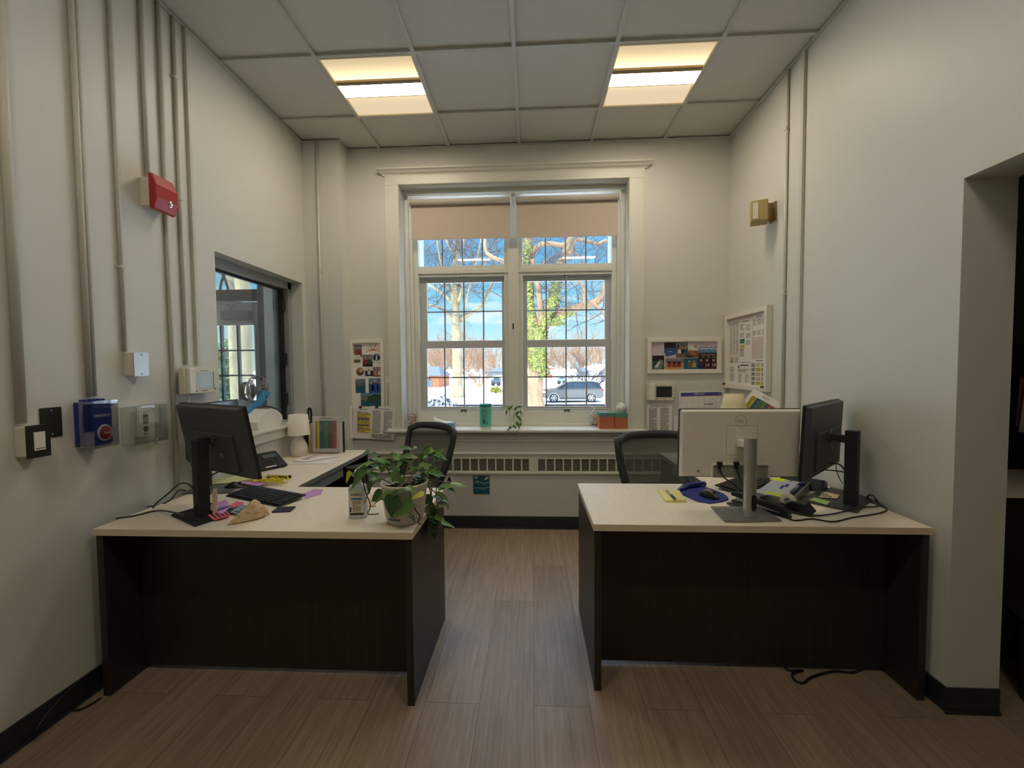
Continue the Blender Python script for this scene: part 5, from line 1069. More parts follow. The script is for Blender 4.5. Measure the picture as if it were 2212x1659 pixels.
# ================================================================== window sill things
def onsill(px, py=921): p = at(px, py, 'Z', SZ); return Vector((p[0], p[1], SZ))
YS = D+.055
def sx(px, Y=YS, py=900): return at(px, py, 'Y', Y)[0]
def szz(py, Y=YS, px=1100): return at(px, py, 'Y', Y)[2]
# jar of shells
x0, x1 = sx(878), sx(904); cx = (x0+x1)/2; r = (x1-x0)/2; zt = szz(882)
t = thing('glass_jar', 'small glass jar filled with pinkish seashells at the left end of the window sill', 'jar', (cx, YS, SZ))
mb = MB(); mb.lathe([(0, .001), (r*.8, .001), (r, .02), (r, (zt-SZ)*.7), (r*.7, (zt-SZ)*.9), (r*.75, zt-SZ)], (cx, YS, SZ), GLASS, 26, cap=False); mb.build('jar', t)
mb = MB(); rr = random.Random(5); 
for k in range(46):
    a_ = rr.uniform(0, 6.28); q = r*.72*math.sqrt(rr.random()); mb.ball((cx+q*math.cos(a_), YS+q*math.sin(a_), SZ+.012+rr.random()*(zt-SZ)*.68), .0115, mat([(196, 150, 124), (214, 186, 160), (176, 132, 110)][k % 3], .5), 5, (rr.uniform(.6, 1.2), rr.uniform(.5, 1), rr.uniform(.4, .8)))
o = mb.build('seashells', t); o['kind'] = 'stuff'
# flat tissue box with tissue
t = thing('tissue_box', 'low grey blue tissue box with a white tissue behind the left office chair', 'tissue box', (sx(960), YS+.02, SZ)); a, b = sx(936), sx(982)
mb = MB(); mb.box(a, b, YS-.045, YS+.055, SZ+.001, SZ+.052, mat((140, 156, 176), .6)); mb.build('box', t, bevel=.002)
mb = MB(); vs = []; 
for i in range(9):
    s = i/8
    for j, (q, zz) in enumerate(((-.03, .052), (-.008, .062), (.012, .058), (.03, .052))): vs.append((a+.005+(b-a-.02)*s, YS+q+.006*math.sin(s*9+j), SZ+zz+(.042*(1-s)**2.2 if j in (1, 2) else 0)+.003*math.sin(i*2+j)))
mb.add(vs, [(i*4+j, (i+1)*4+j, (i+1)*4+j+1, i*4+j+1) for i in range(8) for j in range(3)], mat((244, 242, 240), .8), True); ti = mb.build('tissue', t); s = ti.modifiers.new('thick', 'SOLIDIFY'); s.thickness = .0012
# wipes canister
a, b = sx(1036), sx(1062); cx = (a+b)/2; r = (b-a)/2; zt = szz(872)
t = thing('wipes_canister', 'teal and white canister of disinfecting wipes on the window sill', 'canister', (cx, YS, SZ)); TE = mat((104, 196, 176), .45, name='teal_label'); TL = mat((50, 150, 134), .4, name='teal_lid'); hh = zt-SZ
mb = MB(); mb.lathe([(0, .001), (r*.94, .001), (r*.97, .006), (r*.97, hh-.024), (0, hh-.024)], (cx, YS, SZ), WHT, 32); mb.build('tub', t)
mb = MB(); mb.lathe([(r*.99, .018), (r*.99, hh-.026)], (cx, YS, SZ), TE, 32, cap=False); mb.build('wrap_label', t)
mb = MB(); mb.lathe([(r, hh-.024), (r, hh-.004), (r*.93, hh), (0, hh)], (cx, YS, SZ), TL, 32); mb.build('lid', t)
mb = MB(); mb.T = frame((cx, YS-r-.0004, SZ+hh*.5), (1, 0, 0), (0, 0, 1)); mb.text('up&up', (-.012, hh*.24, 0), .017, INKD, .0002); mb.text('DISINFECTING', (-.003, hh*.03, 0), .0085, INKD, .0002); mb.text('WIPES', (-.013, -hh*.05, 0), .0085, INKD, .0002); lines(mb, -.022, .006, -hh*.28, -hh*.12, 4, INKD, c=0); mb.lathe([(.007, 0), (.007, .0003), (0, .0003)], (.018, -hh*.25, 0), TL, 14); mb.build('lettering', t)
# glass vase with cuttings is built with the plants
# two square tissue boxes
TBG = mat((92, 140, 128), .6, name='box_green'); TBO = mat((196, 112, 78), .6, var=.12, name='box_orange')
for k, (p0, p1, lab) in enumerate(((1293, 1325, 'green and orange square tissue box, left of the pair on the window sill'), (1326, 1359, 'green and orange square tissue box with a tissue puffing out, right of the pair'))):
    a, b = sx(p0), sx(p1); zt = szz(891, px=1310) if k == 0 else szz(892, px=1340); yy = YS-.045
    t = thing('tissue_box', lab, 'tissue box', ((a+b)/2, YS, SZ), 'square tissue boxes on the window sill')
    mb = MB(); mb.box(a, b, yy, yy+(b-a), SZ+.001, zt, TBO); mb.build('box', t, bevel=.0015)
    mb = MB(); n = 12; zz = zt-.034
    top = [(a+(b-a)*i/n, yy-.0008, zz+.005*math.sin(i*1.3+k)) for i in range(n+1)]
    mb.prism(top+[(b, yy-.0008, zt+.0006), (a, yy-.0008, zt+.0006)], (0, .0006, 0), TBG); mb.box(a, b, yy, yy+(b-a), zt, zt+.0008, TBG); mb.box(a-.0008, a-.0001, yy, yy+(b-a), zz, zt, TBG); mb.box(b+.0001, b+.0008, yy, yy+(b-a), zz, zt, TBG); mb.build('printed_band', t)
    if k == 0:
        mb = MB(); mb.lathe([(.022, 0), (.022, .001), (0, .001)], ((a+b)/2, yy+(b-a)/2, zt+.001), WHT, 18, sy=.6); mb.build('opening', t)
    else:
        mb = MB(); rr = random.Random(8); vs = []; n1, n2 = 9, 14; c = Vector(((a+b)/2, yy+(b-a)/2, zt))
        for i in range(n1+1):
            s = i/n1; r_ = .012+.030*math.sin(math.pi*min(1, s*.9+.05))
            for j in range(n2): q = 2*math.pi*j/n2; jj = 1+.25*math.sin(j*2.3+i)*s; vs.append(c+Vector((r_*jj*math.cos(q), r_*jj*math.sin(q)*.8, .001+.082*s+.006*math.sin(j*1.7)*s)))
        mb.add(vs, [(i*n2+j, i*n2+(j+1) % n2, (i+1)*n2+(j+1) % n2, (i+1)*n2+j) for i in range(n1) for j in range(n2)]+[tuple(n1*n2+j for j in range(n2))], mat((240, 238, 226), .8)); mb.build('tissue', t)
# cord along the sill front
cable([(-.78, D-.058, .842), (-.4, D-.060, .838), (-.2, D-.06, .836), (.2, D-.058, .840), (.5, D-.058, .842), (.93, D-.058, .843)], .0028, 'grey cord strung under the front edge of the window sill', DGR)
# cream lamp behind the silver monitor
Y = 3.02; a, b = at(1565, 860, 'Y', Y)[0], at(1605, 860, 'Y', Y)[0]; cx = (a+b)/2; r = (b-a)/2; zt = at(1585, 851, 'Y', Y)[2]
t = thing('table_lamp', 'cream fabric lamp shade of a table lamp behind the silver monitor', 'lamp', (cx, Y, DZ)); CS = mat((226, 216, 176), .8, name='cream_shade')
mb = MB(); mb.lathe([(r*1.75, -.17), (r*1.25, -.07), (r, 0), (r*.97, 0), (r*1.22, -.07), (r*1.72, -.17)], (cx, Y, zt), CS, 8, cap=False); mb.build('lamp_shade', t)
mb = MB(); mb.lathe([(0, 0), (.06, 0), (.06, .012), (.02, .03), (.035, .09), (.012, .16), (.010, zt-DZ-.14), (0, zt-DZ-.14)], (cx, Y, DZ+.001), CER, 20); mb.build('base', t)
# label printer and speak-through in the service window
c0 = at(540, 925, 'X', -1.99); c1_ = at(608, 903, 'X', -1.99)
t = thing('label_printer', 'white label printer with dark lid on the service window sill', 'printer', (-1.99, (c0[1]+c1_[1])/2, SZ0+.018)); zb = SZ0+.0185
y0, y1 = c0[1]+.02, c1_[1]-.10; pr = [(y0-.02, zb), (y1, zb), (y1+.02, zb+.05), (y1+.01, zb+.085), (y1-.05, zb+.125), (y1-.13, zb+.15), (y0+.13, zb+.145), (y0+.03, zb+.10), (y0-.03, zb+.06)]
mb = MB(); mb.prism([(-2.05, a, b) for a, b in pr], (.12, 0, 0), WHT); mb.build('housing', t, bevel=.012, seg=3)
mb = MB(); mb.prism([(-2.042, y1-.12, zb+.147), (-2.042, y1-.045, zb+.122), (-2.042, y1+.012, zb+.083), (-2.042, y1+.02, zb+.09), (-2.042, y1-.03, zb+.135), (-2.042, y1-.11, zb+.16)], (.104, 0, 0), DGR); mb.build('lid', t, bevel=.002)
mb = MB(); mb.prism([(-2.085, y0-.06, zb+.06), (-2.085, y0+.14, zb+.30), (-2.085, y0+.155, zb+.285), (-2.085, y0-.01, zb+.04)], (.03, 0, 0), mat((60, 140, 210), .35, name='blue_plastic'))
mb = MB(); q = [at(530, 892, 'X', -2.06), at(570, 843, 'X', -2.06), at(585, 848, 'X', -2.06), at(542, 904, 'X', -2.06)]; mb.prism([tuple(p) for p in q], (.004, 0, 0), mat((70, 160, 220), .3, name='blue_plastic2')); tag(mb.build('blue_strip'), 'glossy blue strip leaning behind the white label printer', 'strip')
cc = at(557, 842, 'X', XG+.012); Rr = .112
t = thing('speak_through', 'round chrome speak-through ring mounted in the service window glass', 'speak-through', tuple(cc))
mb = MB(); mb.lathe([(Rr-.010, -.012), (Rr, -.012), (Rr, .012), (Rr-.010, .012), (Rr-.010, -.012)], (XG+.012, cc[1], cc[2]), CHR, 40, axis='X', cap=False); mb.build('ring', t)
mb = MB(); mb.lathe([(.062, -.035), (.072, -.035), (.072, .005), (.062, .005), (.062, -.035)], (XG-.045, cc[1]-.012, cc[2]-.01), mat((90, 94, 98), .25, .7), 36, axis='X', cap=False); mb.build('inner_ring', t)
mb = MB(); mb.lathe([(.0, 0), (Rr-.01, 0), (Rr-.01, .003), (0, .003)], (XG+.008, cc[1], cc[2]), ACR, 36, axis='X'); mb.build('disc', t)
mb = MB()
for a_ in (80, 200, 320): y_, z_ = cc[1]+.088*math.cos(R(a_)), cc[2]+.088*math.sin(R(a_)); mb.cyl((XG-.04, y_, z_), (XG+.03, y_, z_), .006, STEEL, 8); mb.ball((XG+.032, y_, z_), .010, DGR, 6)
mb.build('standoff', t)
for k, (px, py, w, c, lab) in enumerate(((575, 915, .10, (226, 130, 104), 'orange slip of paper lying on the service window sill'), (600, 907, .14, (206, 192, 168), 'tan slip of paper at the far end of the service window sill'))):
    p = at(px, py+4, 'Z', SZ0+.0185); mb = MB(); mb.T = rotz((min(p[0], -1.905), p[1], SZ0+.0185), 80); mb.box(-w/2, w/2, -.012, .012, 0, .0012, mat(c, .7)); tag(mb.build('paper_slip'), lab, 'paper')
# ================================================================== office chairs
def chair(bc, fdir, ztop, label, arms=True, w=.47, h=.50, az=.715):
    """bc: centre of the back at mid height; fdir: heading the sitter faces (degrees from +X)"""
    t = thing('office_chair', label, 'chair', (bc[0], bc[1], 0)); a = R(fdir); f = Vector((math.cos(a), math.sin(a), 0)); l = Vector((-f.y, f.x, 0)); up = Vector((0, 0, 1))
    def P(s, z, k=0):   # point on the back surface: s in -1..1 across, z world, pushed k out of the surface
        tt = (z-(ztop-h))/h; wd = w/2*(.80+.20*math.sin(min(1, tt*1.1)*math.pi/2)) if tt < .9 else w/2*(1-.10*((tt-.9)/.1)**2)
        lean = -f*(.17*max(0, tt)**1.4)+f*(.035*math.sin(tt*math.pi))*-1
        return Vector((bc[0], bc[1], z))+l*(s*wd)+lean+f*(.05*s*s)-f*k
    n1, n2 = 12, 10; z0 = ztop-h
    mb = MB(); vs = [P(-.9+1.8*i/n1, z0+.03+(h-.06)*j/n2) for j in range(n2+1) for i in range(n1+1)]
    mb.add(vs, [(j*(n1+1)+i, j*(n1+1)+i+1, (j+1)*(n1+1)+i+1, (j+1)*(n1+1)+i) for j in range(n2) for i in range(n1)], MESH, True); mb.build('mesh_back', t)
    mb = MB(); FB = mat((38, 40, 43), .4, name='chair_frame'); per = []
    N_ = 10
    for i in range(N_+1): per.append(P(-1, z0+(h-.04)*i/N_))
    for i in range(1, N_): s = -1+2*i/N_; per.append(P(s*.96, ztop-.012+.012*(1-s*s)))
    for i in range(N_+1): per.append(P(1, z0+(h-.04)*(1-i/N_)))
    for i in range(1, N_): s = 1-2*i/N_; per.append(P(s, z0-.01))
    # flat band frame: wide strip
    def band(pts, wi, th):
        k = len(pts); c = sum(pts, Vector())/k; vs = []
        for p in pts:
            d = (c-p).normalized(); vs += [p-d*wi*.3-f*th, p+d*wi-f*th, p+d*wi+f*th, p-d*wi*.3+f*th]
        mb.add(vs, [(i*4+j, i*4+(j+1) % 4, ((i+1) % k)*4+(j+1) % 4, ((i+1) % k)*4+j) for i in range(k) for j in range(4)], FB, True)
    band(per, .038, .009); mb.build('back_frame', t)
    mb = MB(); mb.tube([P(s, z0+h*.30, .02) for s in (-.95, -.5, 0, .5, .95)], .013, FB, 8); mb.build('lumbar_bar', t)
    sc = Vector((bc[0], bc[1], 0))+f*.27
    mb = MB(); M = Matrix((f, l, up)).transposed().to_4x4(); M.translation = sc; mb.T = M; mb.rbox(-.23, .24, -.24, .24, .43, .49, .07, mat((32, 32, 34), .85, name='seat_fabric'), n=6); mb.build('seat', t, bevel=.012)
    mb = MB(); mb.T = M; mb.tube([(-.18, 0, .42), (-.26, 0, .44), (-.30, 0, .52), (-.305, 0, z0+.12)], .022, FB, 8); mb.cyl((0, 0, .22), (0, 0, .42), .025, FB, 14); mb.cyl((0, 0, .08), (0, 0, .24), .035, FB, 14); mb.box(-.12, .12, -.10, .10, .40, .43, FB); mb.build('column', t, bevel=.003)
    if arms:
        for s in (-1, 1):
            mb = MB(); mb.T = M; mb.tube([(-.02, s*.15, .43), (-.02, s*.27, .44), (-.0, s*.285, .52), (.0, s*.285, az)], .018, FB, 8); ar = mb.build('armrest', t)
            mb = MB(); mb.T = M; mb.rbox(-.15, .12, s*.285-.045, s*.285+.045, az, az+.03, .035, BLKM, n=5); mb.build('arm_pad', ar, bevel=.006)
    for k in range(5):
        q = R(72*k+20); d = Vector((math.cos(q), math.sin(q), 0)); mb = MB(); mb.T = M; mb.prism([d*.03+Vector((-d.y*.025, d.x*.025, .07)), d*.03+Vector((d.y*.025, -d.x*.025, .07)), d*.03+Vector((d.y*.02, -d.x*.02, .115)), d*.03+Vector((-d.y*.02, d.x*.02, .115))], d*.27+Vector((0, 0, -.012)), FB); lg = mb.build('base_leg', t, bevel=.004)
        mb = MB(); mb.T = M; c = d*.30; e = Vector((-d.y, d.x, 0)); 
        for s in (-1, 1): mb.cyl(c+e*(s*.006)+Vector((0, 0, .027)), c+e*(s*.022)+Vector((0, 0, .027)), .026, FB, 14)
        mb.tube([c+Vector((0, 0, .03)), c+Vector((0, 0, .07))], .007, FB, 8); mb.build('caster', lg)
    return t
chair((-.80, 2.86), 235, 1.005, 'black mesh office chair turned toward the left desk corner, plant in front of it', w=.50, h=.48)
chair((.830, 2.62), -84, .975, 'black mesh office chair behind the right desk, half hidden by the silver monitor', w=.56, h=.46, az=.60)

# ================================================================== potted plants
def leafm(c, sheen=.3, name=None): return mat(c, sheen, var=.18, scale=50, name=name)
LG1 = leafm((84, 124, 60), .28, 'leaf_green'); LG2 = leafm((112, 146, 80), .28, 'leaf_light'); LG3 = leafm((58, 96, 54), .26, 'leaf_dark'); LGY = leafm((190, 186, 60), .35, 'leaf_yellow'); STEMM = mat((104, 112, 62), .5, name='stem_green'); STEMB = mat((74, 62, 44), .6, name='stem_brown')
HP = [(0, 0), (.16, .10), (.30, .06), (.42, .0)]   # unused outline anchor
def leaf(mb, base, tip, width, m, up=Vector((0, 0, 1)), fold=.35, droop=.15):
    """heart-shaped leaf, folded along its midrib"""
    base, tip = Vector(base), Vector(tip); d = tip-base; L_ = d.length; d = d/L_; s = d.cross(up)
    if s.length < .1: s = d.cross(Vector((1, 0, 0)))
    s.normalize(); n = s.cross(d).normalized(); prof = [(-.10, .22), (-.06, .40), (.06, .50), (.22, .50), (.40, .44), (.58, .33), (.76, .19), (.90, .08)]
    vs = []; k = 0
    mid = [base+d*(L_*a)-n*(droop*L_*max(0, a)**2) for a, _ in prof]; mid[0] = base; mid[1] = base+d*(L_*.02)
    tipp = tip-n*(droop*L_)
    for side in (-1, 1):
        for i, (a, w) in enumerate(prof):
            vs.append(base+d*(L_*a)+s*(side*w*width)+n*(fold*w*width)-n*(droop*L_*max(0, a)**2))
    vs += mid+[tipp]; N_ = len(prof); fs = []
    for sd in (0, 1):
        o = sd*N_
        for i in range(N_-1):
            q = (o+i, o+i+1, 2*N_+i+1, 2*N_+i); fs.append(q if sd else q[::-1])
        q = (o+N_-1, 3*N_, 3*N_-1); fs.append(q if sd else q[::-1])
    mb.add(vs, fs, m, True)
def Q(px, py, Y): return Vector(at(px, py, 'Y', Y))
pcx, pcy = -.567, 1.775; pc = (pcx, pcy, DZ)
t = thing('potted_plant', 'trailing green pothos in a white pot on the corner of the left desk', 'potted plant', pc)
ph = at(862, 1048, 'Y', 1.72)[2]-DZ
POT = mat((214, 208, 194), .45, name='pot_white', var=.03)
mb = MB(); mb.lathe([(0, 0), (.068, 0), (.076, .004), (.085, .035), (.100, ph-.01), (.104, ph), (.100, ph+.003), (.095, ph-.004), (.088, ph-.035), (0, ph-.035)], (pcx, pcy, DZ+.0008), POT, 40); pot = mb.build('pot', t)
mb = MB(); SOIL = mat((42, 32, 26), .95, var=.5, scale=120, name='soil', bump=1); rr = random.Random(2); mb.lathe([(0, .006), (.05, .004), (.087, 0), (.0, -.004)], (pcx, pcy, DZ+ph-.032), SOIL, 30)
for k in range(160): a_, q = rr.uniform(0, 6.28), .078*math.sqrt(rr.random()); mb.ball((pcx+q*math.cos(a_), pcy+q*math.sin(a_), DZ+ph-.027+rr.random()*.008), rr.uniform(.003, .008), SOIL, 3, (1, 1, .7))
mb.build('soil', t)
mb = MB(); a0 = R(250); n = 12
for i in range(n):
    a1_, a2_ = R(232+i*3.6), R(232+(i+1)*3.6); r1 = .0845; vs = [(pcx+r1*math.cos(a1_), pcy+r1*math.sin(a1_), DZ+.026+.0), (pcx+r1*math.cos(a2_), pcy+r1*math.sin(a2_), DZ+.026), (pcx+(r1+.0028)*math.cos(a2_), pcy+(r1+.0028)*math.sin(a2_), DZ+.036), (pcx+(r1+.0028)*math.cos(a1_), pcy+(r1+.0028)*math.sin(a1_), DZ+.036)]; mb.add(vs, [(0, 1, 2, 3)], mat((96, 108, 124), .5))
mb.build('pot_mark', t, label='grey blue scuff line near the foot of the pot')
vines = [   # polylines (px, py, Y)
 [(850, 1040, 1.76), (835, 1010, 1.74), (815, 1000, 1.72), (790, 1012, 1.70), (786, 1050, 1.70), (800, 1090, 1.72), (795, 1110, 1.72), (818, 1110, 1.70)],
 [(845, 1045, 1.75), (822, 1035, 1.72), (802, 1050, 1.72), (788, 1085, 1.71)],
 [(860, 1030, 1.78), (855, 1000, 1.80), (840, 985, 1.80), (815, 985, 1.78)],
 [(870, 1040, 1.76), (880, 1010, 1.76), (900, 990, 1.80), (925, 1000, 1.85), (940, 1025, 1.88), (932, 1060, 1.90), (935, 1100, 1.92)],
 [(880, 1042, 1.78), (905, 1000, 1.82), (915, 970, 1.84), (930, 960, 1.85), (940, 985, 1.86), (945, 1020, 1.88), (942, 1070, 1.90), (948, 1110, 1.92), (940, 1150, 1.93)],
 [(875, 1045, 1.72), (885, 1065, 1.68), (890, 1085, 1.66), (900, 1105, 1.68), (907, 1115, 1.70), (903, 1128, 1.72), (893, 1133, 1.72)],
 [(868, 1045, 1.70), (845, 1065, 1.66), (828, 1080, 1.65), (822, 1070, 1.65)],
 [(870, 1045, 1.70), (860, 1070, 1.655), (872, 1095, 1.65), (895, 1118, 1.68)],
 [(890, 1040, 1.80), (920, 1035, 1.86), (950, 1040, 1.90), (975, 1045, 1.92)],
 [(890, 1035, 1.80), (925, 1050, 1.88), (932, 1090, 1.92), (925, 1130, 1.93), (930, 1165, 1.94)],
 [(885, 1040, 1.78), (910, 1040, 1.84), (935, 1060, 1.88), (960, 1080, 1.90), (968, 1100, 1.92)]]
# keep the vines over open space: those past the desk's end hang at x > -.49
def fixv(p):
    p = Vector(p)
    if p.z < DZ+.01: p.x = max(p.x, -.478)
    return p
mb = MB()
for k, v in enumerate(vines):
    P_ = [fixv(Q(*p)) for p in v]; mb.tube(smooth_path(P_, 5), .0026, STEMB if k in (0, 5, 9) else STEMM, 6)
rr = random.Random(12)
for k in range(10):
    P_ = []
    for i in range(7): q = k*1.3+i*1.1; P_.append(fixv(Q(933+17*math.cos(q)+rr.uniform(-5, 5), 1120+26*math.sin(q)+rr.uniform(-6, 6), 1.90+.03*math.sin(q*2+k))))
    mb.tube(smooth_path(P_, 4), .0018, STEMM, 5)
mb.build('vines', t)
leaves = [  # base px,py, tip px,py, Y, width m, material, up
 (842, 1068, 801, 1088, 1.66, .034, 1, 0), (850, 1072, 843, 1122, 1.645, .050, 3, 1), (870, 1062, 838, 1075, 1.66, .04, 3, 0), (890, 1085, 845, 1120, 1.64, .040, 1, 1),
 (914, 1070, 882, 1078, 1.66, .036, 4, 0), (826, 1065, 800, 1084, 1.68, .038, 3, 1),
 (790, 1012, 752, 1060, 1.70, .030, 1, 1), (757, 1020, 745, 1046, 1.72, .018, 4, 1), (775, 1020, 758, 1045, 1.72, .034, 3, 0), (800, 1005, 762, 1012, 1.72, .038, 2, 0), (812, 1030, 790, 1020, 1.74, .034, 1, 0),
 (835, 1010, 815, 985, 1.76, .040, 2, 0), (822, 1000, 845, 998, 1.78, .034, 3, 0), (860, 1000, 880, 982, 1.80, .042, 2, 0), (870, 990, 905, 985, 1.82, .046, 2, 0), (850, 1020, 870, 1045, 1.72, .034, 1, 1), (838, 1028, 862, 1022, 1.74, .030, 3, 0),
 (888, 1000, 862, 985, 1.79, .040, 1, 0), (905, 1010, 935, 1002, 1.84, .044, 2, 0), (900, 1025, 930, 1035, 1.84, .038, 1, 0), (912, 990, 932, 962, 1.84, .030, 2, 1), (925, 985, 915, 965, 1.86, .028, 3, 1), (935, 985, 960, 968, 1.86, .030, 2, 1), (945, 1010, 920, 1020, 1.87, .036, 1, 0), (930, 1005, 952, 990, 1.87, .036, 3, 0),
 (948, 1060, 985, 1045, 1.88, .050, 2, 0), (975, 1048, 1013, 1048, 1.90, .030, 2, 0), (955, 1050, 985, 1060, 1.90, .034, 3, 0), (940, 1070, 973, 1085, 1.90, .042, 1, 0), (955, 1075, 972, 1098, 1.91, .030, 2, 0), (930, 1072, 912, 1095, 1.90, .030, 3, 1), (925, 1090, 948, 1108, 1.90, .034, 1, 1), (938, 1100, 962, 1090, 1.91, .030, 2, 0),
 (920, 1105, 905, 1130, 1.90, .026, 1, 1), (955, 1130, 985, 1138, 1.93, .020, 2, 0), (935, 1120, 955, 1135, 1.92, .030, 3, 1), (915, 1120, 930, 1145, 1.91, .028, 1, 1), (940, 1140, 925, 1165, 1.93, .026, 3, 1), (945, 1110, 925, 1125, 1.91, .028, 1, 1), (925, 1140, 945, 1155, 1.92, .024, 1, 1),
 (800, 1040, 795, 1070, 1.71, .020, 3, 1), (768, 1030, 748, 1020, 1.73, .026, 1, 0), (895, 1128, 882, 1112, 1.68, .016, 3, 0), (878, 1055, 900, 1062, 1.66, .030, 1, 0), (860, 1012, 846, 1040, 1.73, .026, 2, 1), (915, 1045, 900, 1028, 1.83, .030, 3, 0)]
rr = random.Random(21)
for k in range(52):
    a_, q = rr.uniform(0, 6.28), rr.random(); bx, by = 930+q*22*math.cos(a_), 1122+q*34*math.sin(a_); leaves.append((bx, by, bx+rr.uniform(-18, 18), by+rr.uniform(2, 20), rr.uniform(1.87, 1.96), rr.uniform(.018, .028), rr.choice((1, 3, 3, 2)), rr.choice((0, 1))))
for k in range(34):
    bx, by = rr.uniform(795, 955), rr.uniform(968, 1035); leaves.append((bx, by, bx+rr.uniform(-26, 26), by+rr.uniform(-6, 14), rr.uniform(1.76, 1.86), rr.uniform(.028, .040), rr.choice((1, 2, 3)), 0))
mb = MB(); LM = {1: LG1, 2: LG2, 3: LG3}; mby = MB()
for (bx, by, tx, ty, Y, w, m_, u_) in leaves:
    b_, t_ = fixv(Q(bx, by, Y)), fixv(Q(tx, ty, Y-.012)); up = Vector((rr.uniform(-.3, .3), -.25, 1)) if not u_ else Vector((rr.uniform(-.3, .3), -1, .35))
    leaf(mby if m_ == 4 else mb, b_, t_, w*1.3, LGY if m_ == 4 else LM[m_], up)
mb.build('leaves', t); mby.build('leaf', t, label='two yellowing leaves')
# glass vase with cuttings on the sill
Y = YS; x = sx(1107); t = thing('vase', 'clear glass vase of pothos cuttings in the middle of the window sill', 'vase', (x, Y, SZ))
r = .034; vh = .125; mb = MB(); mb.lathe([(0, .001), (r, .001), (r+.002, .01), (r+.002, vh*.75), (r*.7, vh*.9), (r*.75, vh)], (x, Y, SZ), GLASS, 26, cap=False); mb.build('glass', t)
mb = MB(); V = [[(1105, 910, Y), (1100, 890, Y), (1098, 882, Y), (1093, 890, Y)], [(1112, 912, Y), (1112, 895, Y), (1118, 880, Y), (1125, 885, Y), (1125, 905, Y-.07), (1120, 928, Y-.13), (1112, 940, Y-.135), (1100, 934, Y-.135), (1094, 925, Y-.135)], [(1108, 908, Y), (1110, 890, Y), (1105, 880, Y)], [(1120, 900, Y-.05), (1122, 925, Y-.12), (1108, 936, Y-.13), (1098, 930, Y-.13)]]
for v in V: mb.tube(smooth_path([Q(*p) for p in v], 5), .0018, STEMM, 5)
mb.build('stems', t); mb = MB()
for (bx, by, tx, ty, w, yy, m_) in ((1100, 885, 1108, 874, .026, 0, 1), (1098, 880, 1090, 878, .022, 0, 2), (1095, 888, 1092, 898, .018, 0, 2), (1112, 885, 1120, 876, .024, 0, 1), (1118, 880, 1130, 878, .022, 0, 3), (1122, 888, 1130, 896, .018, 0, 1), (1112, 896, 1122, 902, .026, -.03, 2), (1118, 900, 1128, 912, .026, -.05, 1), (1115, 912, 1124, 926, .028, -.09, 2), (1104, 922, 1096, 930, .022, -.12, 1), (1108, 920, 1118, 926, .024, -.12, 1), (1120, 890, 1110, 900, .022, -.01, 3), (1126, 915, 1118, 925, .024, -.1, 1)):
    leaf(mb, Q(bx, by, Y+yy), Q(tx, ty, Y+yy-.006), w, {1: LG1, 2: LG2, 3: LG3}[m_], Vector((0, -1, .6)))
mb.build('leaves', t)
mb = MB(); p = Q(1089, 934, D-.07); mb.ball(p, .006, mat((190, 214, 206), .4), 6); tag(mb.build('cord_bead'), 'small pale bead hanging under the sill beside the vase', 'bead')

# ================================================================== floor cables, right-hand room
def fz(px, py, z=.006): return tuple(at(px, py, 'Z', z))
cable([(XL+.03, 1.64, .07), (XL+.035, 1.58, .11), (XL+.04, 1.47, .085), (XL+.03, 1.42, .03), fz(118, 1512), fz(140, 1530), fz(170, 1533), fz(198, 1520), (XL+.07, 1.63, .006)], .0045, 'black cord looping on the floor at the left wall baseboard')
cable([(1.52, 1.93, .03), fz(1845, 1452), fz(1800, 1450), fz(1755, 1462), fz(1735, 1475), fz(1718, 1470), fz(1712, 1455), fz(1735, 1448), fz(1700, 1446), (1.20, 1.99, .006)], .0055, 'black cords looping out on the floor under the right desk')
BK = mat((30, 29, 30), .6, name='black_laminate')
t = thing('cabinet', 'dark cabinet with a pale counter seen past the right wall opening', 'cabinet', (2.4, 2.2, 0))
mb = MB(); mb.box(1.98, 3.2, 2.02, 2.6, 0, .79, BK); mb.build('body', t, bevel=.003)
mb = MB(); mb.box(1.97, 3.2, 2.0, 2.6, .79, .815, LAM); mb.build('countertop', t)
mb = MB(); mb.box(1.98, 3.2, 2.45, 2.6, .816, 1.52, BK); mb.build('back_panel', t)
mb = MB(); p = at(2204, 890, 'Y', 2.44); mb.T = frame((p[0]-.01, 2.44, 1.34), (1, 0, -.05), (-.12, 0, 1)); mb.box(0, .21, -.28, 0, 0, .001, mat((170, 120, 90), .7)); tag(mb.build('folder'), 'brown folder hanging on the dark panel past the right opening', 'folder')
mb = MB(); mb.T = frame((p[0]+.01, 2.43, 1.30), (1, 0, -.10), (.12, 0, 1)); mb.box(0, .21, -.27, 0, 0, .001, PAPER); tag(mb.build('paper_sheet'), 'white paper hanging on the dark panel past the right opening', 'paper')
t = thing('trash_can', 'black trash can with a clear plastic liner past the right opening', 'trash can', (2.16, 1.66, 0))
mb = MB(); mb.lathe([(0, .001), (.13, .001), (.165, .36), (.172, .37), (.165, .37), (.125, .01), (0, .01)], (2.16, 1.72, 0), BK, 30); mb.build('bin', t)
mb = MB(); rr = random.Random(6); n = 40; vs = []
for j in range(n):
    a_ = 2*math.pi*j/n
    for k, (r_, z_) in enumerate(((.160, .30), (.166, .372), (.176, .378), (.174, .33), (.178, .29))): q = r_+rr.uniform(0, .006); vs.append((2.16+q*math.cos(a_), 1.72+q*math.sin(a_), z_+rr.uniform(-.012, .012)*(k == 4)))
mb.add(vs, [(j*5+k, ((j+1) % n)*5+k, ((j+1) % n)*5+k+1, j*5+k+1) for j in range(n) for k in range(4)], thin_glass('bin_liner_film', (.8, .82, .84), .16), True); mb.build('liner', t)
